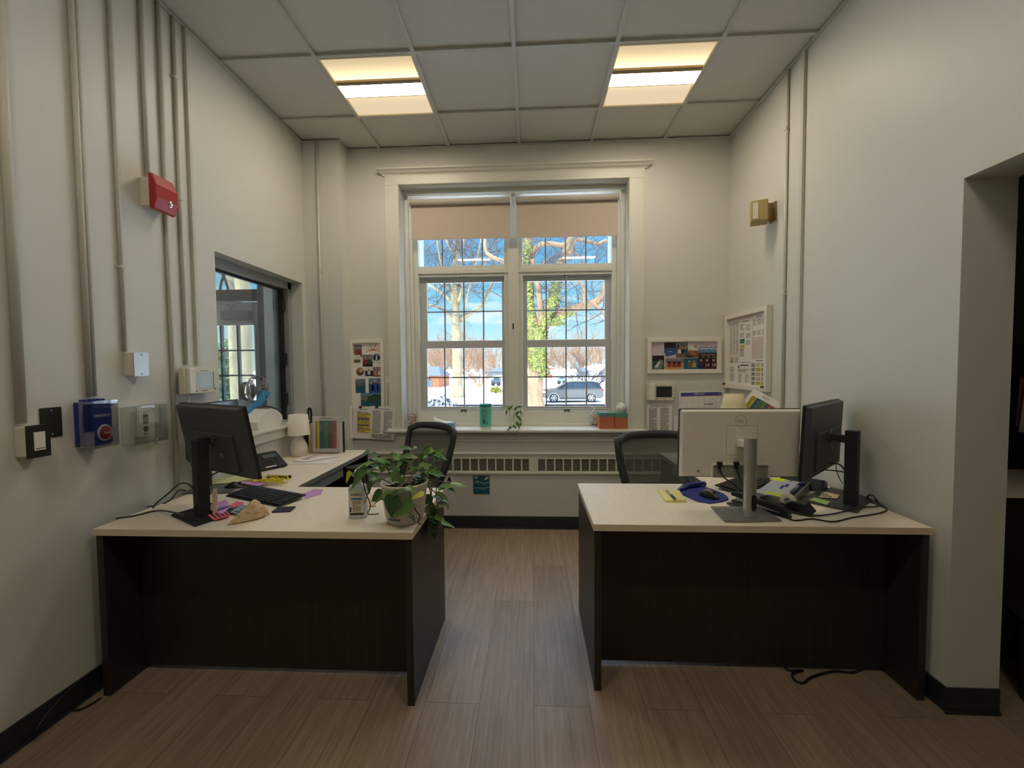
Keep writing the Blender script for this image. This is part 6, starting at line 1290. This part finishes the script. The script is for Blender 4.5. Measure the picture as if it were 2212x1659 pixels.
mb = MB(); mb.box(1.95, 3.2, 2.95, 3.09, 1.55, 2.2, mat((120, 122, 124), .5)); tag(mb.build('wall_cabinet', bevel=.003), 'grey wall cabinet high up past the right opening', 'cabinet')
# ================================================================== outdoors
G = -1.45
SNOW = mat((236, 240, 246), .8, var=.04, scale=.35, name='snow', bump=.0)
import mathutils.noise as mn
mb = MB(); nx, ny = 70, 60; vs = []
def gz(x, y):
    base = G+max(0, (y-70))*.012
    if y < 16: base = G+(16-y)*.05
    if y < 36: base += .0
    return base+.16*mn.noise(Vector((x*.12, y*.12, 3)))*(1 if y > 14 else .3)
for j in range(ny+1):
    y = 4.75+(j/ny)**2.2*240
    for i in range(nx+1): x = (-1+2*i/nx)*(20+y*.9); vs.append((x, y, gz(x, y)))
mb.add(vs, [(j*(nx+1)+i, j*(nx+1)+i+1, (j+1)*(nx+1)+i+1, (j+1)*(nx+1)+i) for j in range(ny) for i in range(nx)], SNOW, True); o = mb.build('ground'); o['kind'] = 'structure'
mb = MB(); RD = mat((170, 172, 178), .8, var=.1, scale=.8, name='road_slush'); mb.add([(-60, 31, gz(0, 33)+.10), (60, 31, gz(0, 33)+.10), (60, 36.5, gz(0, 33)+.10), (-60, 36.5, gz(0, 33)+.10)], [(0, 1, 2, 3)], RD); o = mb.build('road'); o['kind'] = 'structure'
BK1 = grain_mat('bark_pale', (124, 112, 84), (176, 164, 132), (3, 3, 1.2), .85, bump=.6); BK2 = grain_mat('bark_warm', (122, 94, 70), (172, 144, 112), (6, 6, 1.6), .85, bump=.8); TWG = mat((84, 78, 80), .8, name='twig'); BRN = mat((138, 108, 84), .85, name='brush_brown')
def grow(mb, p, d, L_, r, depth, rr, m, spread=.6, up=.10, n=4, kids=3):
    pts = [Vector(p)]; d = Vector(d).normalized()
    for i in range(n):
        d = (d+Vector((rr.uniform(-1, 1), rr.uniform(-1, 1), rr.uniform(-1, 1)))*.16+Vector((0, 0, up*.3))).normalized(); pts.append(pts[-1]+d*(L_/n))
    mb.tube(pts, [r*(1-.6*i/n) for i in range(n+1)], m, 4 if r > .03 else 3, smooth=False, cap=False)
    if depth <= 0: return
    for k in range(kids):
        f_ = rr.uniform(.3, 1); q = pts[min(n, int(f_*n))]; dd = (d+Vector((rr.uniform(-1, 1), rr.uniform(-1, 1), rr.uniform(-.7, 1)))*spread).normalized()
        grow(mb, q, dd, L_*rr.uniform(.55, .8), r*.5, depth-1, rr, m, spread, up, n, kids)
def big_tree(label, Y, limbs, bark, twigseed, px_per, twig_n, ivy=None, base=None):
    root = at(*base, 'Y', Y); t = thing('tree', label, 'tree', (root[0], Y, gz(root[0], Y))); rr = random.Random(twigseed)
    mb = MB(); tw = MB()
    for li, (pts, r0, r1, dy) in enumerate(limbs):
        P_ = [Q(a, b, Y+dy*i/(len(pts)-1)) for i, (a, b) in enumerate(pts)]
        if li == 0: P_[0].z = gz(P_[0].x, Y)-.1
        S = smooth_path(P_, 5); k = len(S); sc = Y/F
        rad = [(r0+(r1-r0)*i/(k-1))*sc for i in range(k)]
        if li == 0: rad[0] *= 1.5; rad[1] *= 1.25; rad[2] *= 1.1
        mb.tube(S, rad, bark, 14 if r0 > 6 else 8)
        if li > 0 or True:
            for q in range(twig_n if li else twig_n//2):
                i = rr.randrange(k//3, k); 
                if li == 0 and S[i].z < 3.5: continue
                dd = Vector((rr.uniform(-1, 1), rr.uniform(-1, 1), rr.uniform(-.5, 1)))
                grow(tw, S[i], dd, rr.uniform(1.6, 3.4)*Y/36, .045*Y/36, 3, rr, TWG, .75, .1, 4, 3)
    tr = mb.build('trunk', t); o = tw.build('twigs', t); o['kind'] = 'stuff'
    return t
lt = [([(988, 857), (988, 800), (987, 740), (985, 690), (984, 660), (984, 600), (985, 560), (985, 500), (984, 400), (980, 330)], 12, 4, 0),
 ([(979, 694), (962, 672), (945, 663), (922, 658), (895, 645), (870, 640)], 4.5, 1.6, -3), ([(982, 664), (968, 645), (950, 630), (921, 612), (895, 600)], 4.2, 1.6, 2), ([(984, 652), (970, 625), (955, 612), (935, 595), (905, 565)], 4.2, 1.8, 3),
 ([(984, 635), (974, 608), (962, 590), (952, 565), (944, 520)], 4, 1.8, -2), ([(996, 694), (1018, 676), (1038, 663), (1050, 643), (1062, 615), (1075, 590), (1092, 555), (1100, 500)], 5.2, 2.4, 3), ([(990, 655), (999, 625), (1001, 600), (999, 560), (1003, 505)], 4.6, 2, -3),
 ([(999, 680), (1010, 640), (1018, 605), (1030, 560), (1040, 515)], 3, 1.6, -4), ([(985, 560), (974, 540), (962, 510), (955, 470)], 3.5, 1.5, 2), ([(986, 540), (1000, 515), (1010, 480)], 3.5, 1.5, -2), ([(1020, 592), (1045, 570), (1060, 545), (1075, 510)], 2.5, 1.2, 2)]
big_tree('tall pale barked bare tree seen through the left half of the window', 41, lt, BK1, 5, 1, 14, base=(988, 857))
rt = [([(1155, 884), (1156, 830), (1159, 780), (1160, 740), (1161, 712)], 17, 19, 0),
 ([(1157, 716), (1148, 690), (1142, 650), (1142, 600), (1141, 550), (1144, 505), (1150, 440)], 14, 8, 0), ([(1163, 712), (1170, 690), (1166, 655), (1163, 620), (1158, 600), (1150, 560)], 8, 5, -.6), ([(1166, 712), (1182, 675), (1196, 640), (1205, 600), (1216, 560), (1232, 510), (1240, 450)], 12, 7, .4),
 ([(1168, 712), (1186, 696), (1205, 680), (1230, 670), (1262, 661), (1290, 651), (1303, 634), (1313, 607), (1325, 570)], 10, 7.5, 1), ([(1208, 676), (1205, 658), (1203, 640), (1206, 600), (1203, 560)], 4, 2.6, .4), ([(1262, 660), (1261, 640), (1260, 622), (1249, 606), (1230, 596)], 4, 2.6, -1),
 ([(1282, 655), (1294, 666), (1303, 678), (1320, 690)], 3.6, 2, 1), ([(1143, 560), (1165, 530), (1190, 527), (1215, 530), (1235, 515)], 6, 5, -1), ([(1216, 565), (1232, 545), (1240, 520), (1262, 520), (1290, 527), (1310, 520)], 6, 4, 1.5),
 ([(1137, 600), (1100, 573), (1082, 562), (1065, 556), (1049, 540), (1049, 505)], 5, 3.6, 1), ([(1225, 548), (1245, 548), (1258, 566), (1275, 580)], 3, 1.4, 2), ([(1166, 600), (1172, 575), (1185, 560)], 5, 3, -1)]
RTt = big_tree('massive ivy-clad bare tree seen through the right half of the window', 30, rt, BK2, 9, 1, 9, base=(1155, 884))
IV = [mat((126, 132, 58), .6, name='ivy_light'), mat((88, 98, 44), .6, name='ivy_mid'), mat((150, 150, 76), .6, name='ivy_yellow')]  # yellow green leaf tones, picked at random per leaf
mb = MB(); rr = random.Random(31)
def ivy(path, wid, n, dY=0):
    for _ in range(n):
        i = rr.random()*(len(path)-1); k = int(i); fr_ = i-k; x = path[k][0]+(path[k+1][0]-path[k][0])*fr_; y = path[k][1]+(path[k+1][1]-path[k][1])*fr_
        s = rr.gauss(0, .5); s = max(-1.15, min(1.15, s)); dz = math.sqrt(max(0, 1-min(1, abs(s))**2))
        r_ = wid*30/F; p = Q(x+s*wid, y+rr.uniform(-3, 3), 30-(r_*dz+.08+rr.uniform(0, .12))+dY)
        a_ = rr.uniform(0, 6.28); z_ = rr.uniform(.07, .14); u = Vector((math.cos(a_), rr.uniform(-.4, .4), math.sin(a_))).normalized(); v = u.cross(Vector((rr.uniform(-.5, .5), 1, rr.uniform(-.5, .5)))).normalized()
        mb.add([p-u*z_, p-v*z_*.6, p+u*z_, p+v*z_*.6], [(0, 1, 2, 3)], rr.choice(IV))
ivy([(1161, 800), (1160, 740), (1162, 710)], 19, 1500); ivy([(1172, 815), (1170, 790), (1164, 760)], 12, 420); ivy([(1152, 710), (1145, 680), (1141, 640), (1140, 600), (1138, 560), (1140, 520)], 11, 900); ivy([(1172, 705), (1186, 675), (1198, 640), (1206, 600), (1214, 570)], 12, 800)
ivy([(1190, 697), (1215, 684), (1235, 676)], 8, 320); ivy([(1200, 700), (1212, 697)], 9, 220); ivy([(1148, 782), (1158, 770), (1166, 745)], 14, 300)
o = mb.build('ivy', RTt); o['kind'] = 'stuff'
# small multi-stem tree in the middle distance, bare bushy trees
def mult_tree(loc, seed, H, label, m, stems=5, depth=4, tilt=.8, kids=3, grp=None, nm='tree'):
    t = thing(nm, label, 'tree', loc, grp); rr = random.Random(seed); mb = MB()
    for k in range(stems):
        a_ = rr.uniform(0, 6.28); grow(mb, loc, (tilt*math.cos(a_), tilt*.5*math.sin(a_), 1), H*rr.uniform(.4, .55), .016*H, depth, rr, m, .62, .12, 4, kids)
    mb.build('branches', t); return t
p = at(1262, 836, 'Y', 46); mult_tree((p[0], 46, gz(p[0], 46)), 3, 6.2, 'low spreading bare tree behind the parked car', TWG, 7, 4, 1.5)
p = at(1035, 830, 'Y', 60); mult_tree((p[0], 60, gz(p[0], 60)), 8, 6.5, 'bushy brown bare tree behind the snowy lawn left of centre', BRN, 6, 4, .9)
p = at(932, 812, 'Y', 75); mult_tree((p[0], 75, gz(p[0], 75)), 18, 9, 'bare tree in front of the orange brick house', BRN, 5, 4, .8)
# tree line: three prototypes copied
rr = random.Random(77); protos = []
for s in range(3):
    x = at(900+s*40, 800, 'Y', 120)[0]; protos.append(mult_tree((x, 120+s*6, gz(x, 120)), 40+s, 15+s*1.5, 'bare brown tree in the distant tree line beyond the snowy roofs', BRN, 6, 4, .8, 3, 'bare trees of the distant tree line'))
k = 0
for px in range(905, 1420, 25):
    Y = rr.uniform(110, 150); x = at(px, 800, 'Y', Y)[0]; d_ = dup(protos[k % 3], (x, Y, gz(x, Y))); s = rr.uniform(.65, 1.0); d_.scale = (s*1.1, s, s); d_.rotation_euler = (0, 0, rr.uniform(0, 6)); k += 1
# houses
def house(px0, px1, pybase, pyeave, pyridge, Y, wall, roof, label, dep=8, hip=False, win_n=2, extra=None):
    a, b = at(px0, pybase, 'Y', Y), at(px1, pybase, 'Y', Y); ze, zr = at(px0, pyeave, 'Y', Y)[2], at(px0, pyridge, 'Y', Y+dep/2)[2]; g = min(a[2], gz(a[0], Y))-.3
    t = thing('house', label, 'house', ((a[0]+b[0])/2, Y+dep/2, g)); mb = MB(); mb.box(a[0], b[0], Y, Y+dep, g, ze, wall); mb.build('walls', t)
    o_ = .4; i_ = (b[0]-a[0])*.25 if hip else 0; mb = MB()
    vs = [(a[0]-o_, Y-o_, ze), (b[0]+o_, Y-o_, ze), (b[0]+o_, Y+dep+o_, ze), (a[0]-o_, Y+dep+o_, ze), (a[0]-o_+i_, Y+dep/2, zr), (b[0]+o_-i_, Y+dep/2, zr)]
    mb.add(vs, [(0, 1, 5, 4), (2, 3, 4, 5), (0, 4, 3), (1, 2, 5), (3, 2, 1, 0)], roof); mb.build('roof', t)
    for k in range(win_n):
        x = a[0]+(b[0]-a[0])*(k+.7)/(win_n+.4); mb = MB(); h_ = ze-g; mb.box(x-.45, x+.45, Y-.05, Y-.003, g+h_*.45, g+h_*.8, mat((90, 100, 112), .2)); mb.build('window', t)
    if extra: extra(t, a, b, Y, g, ze)
    return t
ORB = grain_mat('orange_brick', (150, 84, 50), (176, 106, 68), (2, 2, 9), .8); WW = mat((170, 166, 164), .7, name='white_siding'); SR = mat((232, 236, 242), .8, name='snowy_roof'); GR = mat((84, 92, 104), .8, name='grey_roof'); RW = mat((186, 70, 66), .7, name='red_siding'); GW = mat((110, 108, 110), .7, name='grey_siding')
def porch(t, a, b, Y, g, ze):
    mb = MB()
    for x in (a[0]+.6, a[0]+1.8, a[0]+3): mb.box(x, x+.16, Y-.5, Y-.35, g, ze, WHT)
    mb.box(a[0], a[0]+3.4, Y-.55, Y-.3, ze-.25, ze, WHT); mb.build('porch_post', t)
house(880, 948, 850, 812, 792, 62, ORB, GR, 'low orange brick house behind the snowy bush at the left', 8, True, 2, porch)
rr = random.Random(15)
for k, (x0, x1, yb, ye, yr, Y, w_, r_, lab) in enumerate(((1000, 1028, 822, 812, 804, 95, WW, SR, 'white snow-roofed house just right of the pale tree trunk'), (1048, 1085, 815, 803, 795, 100, GW, GR, 'grey house with a grey roof near the right edge of the left window half'), (1060, 1110, 828, 818, 811, 84, WW, SR, 'long white snow-roofed house behind the yellow shrub'), (1030, 1052, 834, 825, 819, 80, GW, SR, 'small grey snow-roofed shed behind the wooden fence'),
    (1178, 1194, 803, 795, 791, 100, RW, SR, 'small red house with snowy roof beside the ivy-clad trunk'), (1196, 1245, 822, 810, 798, 92, WW, SR, 'white snow-roofed house behind the low spreading tree'), (1250, 1272, 812, 803, 795, 105, GW, GR, 'grey-roofed house above the parked car'), (1270, 1289, 805, 797, 790, 110, RW, SR, 'distant red house right of centre behind the parked car'), (1284, 1330, 818, 800, 787, 88, WW, SR, 'white gabled house at the right edge of the window'))):
    house(x0, x1, yb, ye, yr, Y, w_, r_, lab, 9, k % 2 == 0, 2)
# wooden fence, shrubs
t = thing('fence', 'short brown rail fence standing in the snow left of centre', 'fence', (at(1030, 833, 'Y', 52)[0], 52, gz(-5, 52))); FN = mat((170, 140, 112), .8, name='fence_wood')
for k in range(6):
    p = at(1021+k*4, 830, 'Y', 52); g = gz(p[0], 52); mb = MB(); mb.box(p[0]-.06, p[0]+.06, 51.95, 52.05, g-.2, g+1.1, FN); mb.build('post', t)
a, b = at(1021, 830, 'Y', 52), at(1041, 830, 'Y', 52)
for z in (.4, .95): mb = MB(); g = gz(a[0], 52); mb.box(a[0], b[0], 51.9, 51.95, g+z-.06, g+z+.06, FN); mb.build('rail', t)
def blob(name, c, r, m, label, cat, seed, n=260, size=.12, sc=(1, 1, 1), extra=None):
    rr = random.Random(seed); mb = MB(); t = thing(name, label, cat, (c[0], c[1], gz(c[0], c[1])))
    for _ in range(n):
        v = Vector((rr.gauss(0, 1), rr.gauss(0, 1), abs(rr.gauss(0, 1)))).normalized()*r*rr.uniform(.55, 1); p = Vector((c[0]+v.x*sc[0], c[1]+v.y*sc[1], c[2]+v.z*sc[2])); u = Vector((rr.uniform(-1, 1), rr.uniform(-1, 1), rr.uniform(-1, 1))).normalized(); w = u.orthogonal().normalized(); s = size*rr.uniform(.6, 1.4)
        mb.add([p-u*s, p-w*s*.4, p+u*s, p+w*s*.4], [(0, 1, 2, 3)], m if not isinstance(m, list) else rr.choice(m))
    o = mb.build('foliage', t); o['kind'] = 'stuff'
    mb = MB()
    for k in range(9): a_ = k*.7; mb.tube([(c[0], c[1], gz(c[0], c[1])-.1), (c[0]+r*.4*math.cos(a_)*sc[0], c[1]+r*.4*math.sin(a_)*sc[1], c[2]+r*.3*sc[2]), (c[0]+r*.8*math.cos(a_)*sc[0], c[1]+r*.8*math.sin(a_)*sc[1], c[2]+r*.7*sc[2])], [.04, .025, .01], TWG, 5)
    mb.build('stems', t); return t
p = at(1071, 838, 'Y', 48); blob('shrub', (p[0], 48, gz(p[0], 48)+.1), .75, [mat((140, 132, 50), .7), mat((160, 160, 60), .7)], 'small round yellow green shrub in the snow right of the fence', 'shrub', 4, 500, .13)
BSH = [mat((50, 58, 68), .7, name='bush_leaf_dark'), mat((38, 46, 52), .7), mat((236, 240, 244), .8), mat((236, 240, 244), .8)]
p = at(948, 880, 'Y', 9); blob('shrub', (p[0], 9, p[2]-.35), .58, BSH, 'snow-laden dark leaved bush close outside the left half of the window', 'shrub', 6, 900, .055, (.9, .7, 1.1))
p = at(1005, 890, 'Y', 9.2); blob('shrub', (p[0], 9.2, p[2]-.32), .42, BSH, 'lower snow-laden bush to the right of the bigger one outside the window', 'shrub', 7, 420, .05, (1.15, .6, .85))
# parked SUV, side-on
def car(px_front, px_rear, Y, label):
    a, b = at(px_front, 870, 'Y', Y)[0], at(px_rear, 870, 'Y', Y)[0]; Lc = b-a; g = gz((a+b)/2, Y)+.10; t = thing('car', label, 'car', ((a+b)/2, Y, g)); s = Lc/4.9; wd = 1.9*s
    CP = mat((96, 96, 92), .3, .3, name='car_paint', coat=.5); CD = mat((40, 44, 50), .35, name='car_dark_paint', coat=.5); GLS = mat((52, 66, 80), .08, name='car_glass')
    X = lambda x: a+x*s; Z = lambda z: g+z*s; y0, y1 = Y-wd/2, Y+wd/2
    lower = [(.05, .45), (.0, .75), (.12, .98), (1.25, 1.12), (4.72, 1.16), (4.88, .95), (4.90, .55), (4.82, .40)]
    def arch(cx): return [(cx+.40*math.cos(q), .34+.42*math.sin(q)) for q in [math.pi*i/10 for i in range(11)]]
    poly = lower+[(4.6, .32)]+arch(3.92)+[(3.45, .26), (1.45, .26)]+arch(.95)+[(.45, .32)]
    mb = MB(); mb.prism([(X(x), y0, Z(z)) for x, z in poly], (0, wd, 0), CP); mb.build('body', t)
    up = [(1.2, 1.10), (1.95, 1.56), (2.5, 1.68), (3.9, 1.68), (4.45, 1.60), (4.78, 1.14)]
    mb = MB(); i_ = .10*s; k = len(up); vs = [(X(x), y0+(i_ if z > 1.2 else .0), Z(z)) for x, z in up]+[(X(x), y1-(i_ if z > 1.2 else .0), Z(z)) for x, z in up]
    mb.add(vs, [tuple(range(k)), tuple(range(k, 2*k))[::-1]]+[(i, i+k, (i+1) % k+k, (i+1) % k) for i in range(k)], CD); mb.build('cabin', t)
    mb = MB()
    for q in ([(1.55, 1.16), (2.02, 1.50), (2.42, 1.58), (2.42, 1.16)], [(2.50, 1.16), (2.50, 1.59), (3.35, 1.59), (3.35, 1.16)], [(3.43, 1.16), (3.43, 1.59), (3.95, 1.57), (4.30, 1.20), (4.2, 1.16)]):
        w = MB(); w.prism([(X(x), y0-.012+(z-1.1)*.16*s, Z(z)) for x, z in q], (0, .02, 0), GLS); w.build('side_window', t)
    mb = MB(); mb.prism([(X(x), y0-.012, Z(z)) for x, z in ((1.25, 1.02), (4.8, 1.06), (4.8, 1.14), (1.2, 1.10))], (0, .02, 0), CD); mb.prism([(X(x), y0-.012, Z(z)) for x, z in ((.4, .30), (4.7, .30), (4.7, .44), (.4, .44))][:0] or [(X(x), y0-.012, Z(z)) for x, z in ((1.45, .27), (3.45, .27), (3.45, .40), (1.45, .40))], (0, .02, 0), CD); mb.box(X(2.0), X(4.4), y0+.15, y0+.19, Z(1.69), Z(1.73), SILM); mb.build('trim_strip', t)
    for cx in (.95, 3.92):
        w = MB(); w.lathe([(0, -.11*s), (.345*s, -.11*s), (.365*s, -.05*s), (.365*s, .11*s), (0, .11*s)], (X(cx), y0+.1*s, Z(.365)), mat((34, 34, 36), .8), 28, axis='Y'); wh = w.build('wheel', t)
        w = MB(); w.lathe([(.0, 0), (.05*s, 0), (.05*s, .01), (0, .01)], (X(cx), y0-.03*s, Z(.365)), SILM, 12, axis='Y')
        for q in range(6): an = q*math.pi/3; w.prism([(X(cx)+s*.03*math.cos(an+1.57), y0-.028*s, Z(.365)+s*.03*math.sin(an+1.57)), (X(cx)+s*.03*math.cos(an-1.57), y0-.028*s, Z(.365)+s*.03*math.sin(an-1.57)), (X(cx)+s*.25*math.cos(an-.16), y0-.028*s, Z(.365)+s*.25*math.sin(an-.16)), (X(cx)+s*.25*math.cos(an+.16), y0-.028*s, Z(.365)+s*.25*math.sin(an+.16))], (0, .02, 0), SILM)
        w.lathe([(.23*s, 0), (.26*s, 0), (.26*s, .02), (.23*s, .02), (.23*s, 0)], (X(cx), y0-.03*s, Z(.365)), SILM, 24, axis='Y', cap=False); w.build('rim', wh)
    mb = MB(); mb.box(X(4.72), X(4.905), y0-.01, y0+.25, Z(.92), Z(1.06), mat((190, 40, 44), .3)); mb.build('tail_light', t)
    mb = MB(); mb.box(X(.02), X(.35), y0-.01, y0+.3, Z(.80), Z(.93), mat((210, 214, 218), .2)); mb.build('headlight', t)
    mb = MB(); mb.box(X(1.65), X(1.83), y0-.18, y0-.0, Z(1.12), Z(1.26), CD); mb.build('mirror', t, bevel=.02)
    return t
car(1170, 1300, 33.6, 'grey SUV parked side-on in the snow outside the right half of the window')
# far parked cars
for k, (a, b, y_, Y, lab) in enumerate(((1062, 1082, 828, 66, 'small dark car far behind the yellow shrub'), (1203, 1222, 826, 70, 'small blue grey vehicle far behind the SUV hood'))):
    p0, p1 = at(a, y_, 'Y', Y), at(b, y_, 'Y', Y); g = gz(p0[0], Y); t = thing('car', lab, 'car', (p0[0], Y, g)); c_ = mat([(74, 80, 92), (110, 134, 150)][k], .3)
    L_ = p1[0]-p0[0]; mb = MB(); mb.prism([(p0[0]+L_*x, Y-.8, g+z) for x, z in ((0, .3), (0, .8), (.2, .95), (.33, 1.4), (.8, 1.4), (.95, .95), (1, .8), (1, .3))], (0, 1.6, 0), c_); mb.build('body', t)
    for x in (.2, .8): mb = MB(); mb.cyl((p0[0]+L_*x, Y-.85, g+.32), (p0[0]+L_*x, Y-.7, g+.32), .32, BLK, 14); mb.build('wheel', t)
    mb = MB(); mb.prism([(p0[0]+L_*x, Y-.82, g+z) for x, z in ((.25, .97), (.36, 1.32), (.76, 1.32), (.88, .97))], (0, .01, 0), mat((60, 74, 88), .1)); mb.build('window', t)
# beyond the vestibule door: big trunk, second trunk, evergreens, shrubs
def DQ(px, py, Y): return Vector(at(px, py, 'Y', Y))
for (px, Y, w, lab, sd) in ((532, 13, 14, 'thick furrowed tree trunk just outside the vestibule door', 1), (506, 22, 7, 'slimmer pale tree trunk seen through the vestibule door', 2)):
    b_ = DQ(px, 860, Y); g = gz(b_.x, Y); t = thing('tree', lab, 'tree', (b_.x, Y, g)); mb = MB(); r_ = w*Y/F; n1, n2 = 26, 40; vs = []
    for i in range(n1+1):
        z = g-.1+i*.36
        for j in range(n2): q = 2*math.pi*j/n2; rr_ = r_*(1+.09*mn.noise(Vector((math.cos(q)*4, math.sin(q)*4, z*1.2+sd*9)))+.06*abs(math.sin(j*2.1+z*.7)))*(1.0+.35*max(0, 1-i/4)); vs.append((b_.x+rr_*math.cos(q), Y+rr_*math.sin(q), z))
    mb.add(vs, [(i*n2+j, i*n2+(j+1) % n2, (i+1)*n2+(j+1) % n2, (i+1)*n2+j) for i in range(n1) for j in range(n2)], BK1, True); mb.build('trunk', t)
    mb = MB(); rr = random.Random(sd)
    for k in range(12): grow(mb, (b_.x, Y, g+rr.uniform(6, 9)), (rr.uniform(-1, 1), rr.uniform(-.5, .5), rr.uniform(.0, .8)), 2.6, .06, 3, rr, TWG, .7, .1, 4, 3)
    mb.build('branches', t)
EV = [mat((70, 98, 52), .7, name='evergreen'), mat((100, 122, 66), .7, name='evergreen_light'), mat((70, 104, 60), .7)]
p = DQ(490, 830, 30); blob('evergreen_tree', (p.x, 30, gz(p.x, 30)+.3), 2.4, EV, 'bushy evergreen behind the trunks outside the vestibule door', 'tree', 11, 1500, .2, (.6, .6, 2.0))
p = DQ(467, 830, 34); blob('evergreen_tree', (p.x, 34, gz(p.x, 34)+.3), 2.6, EV, 'second evergreen at the far left outside the vestibule door', 'tree', 12, 1200, .2, (.6, .6, 2.0))
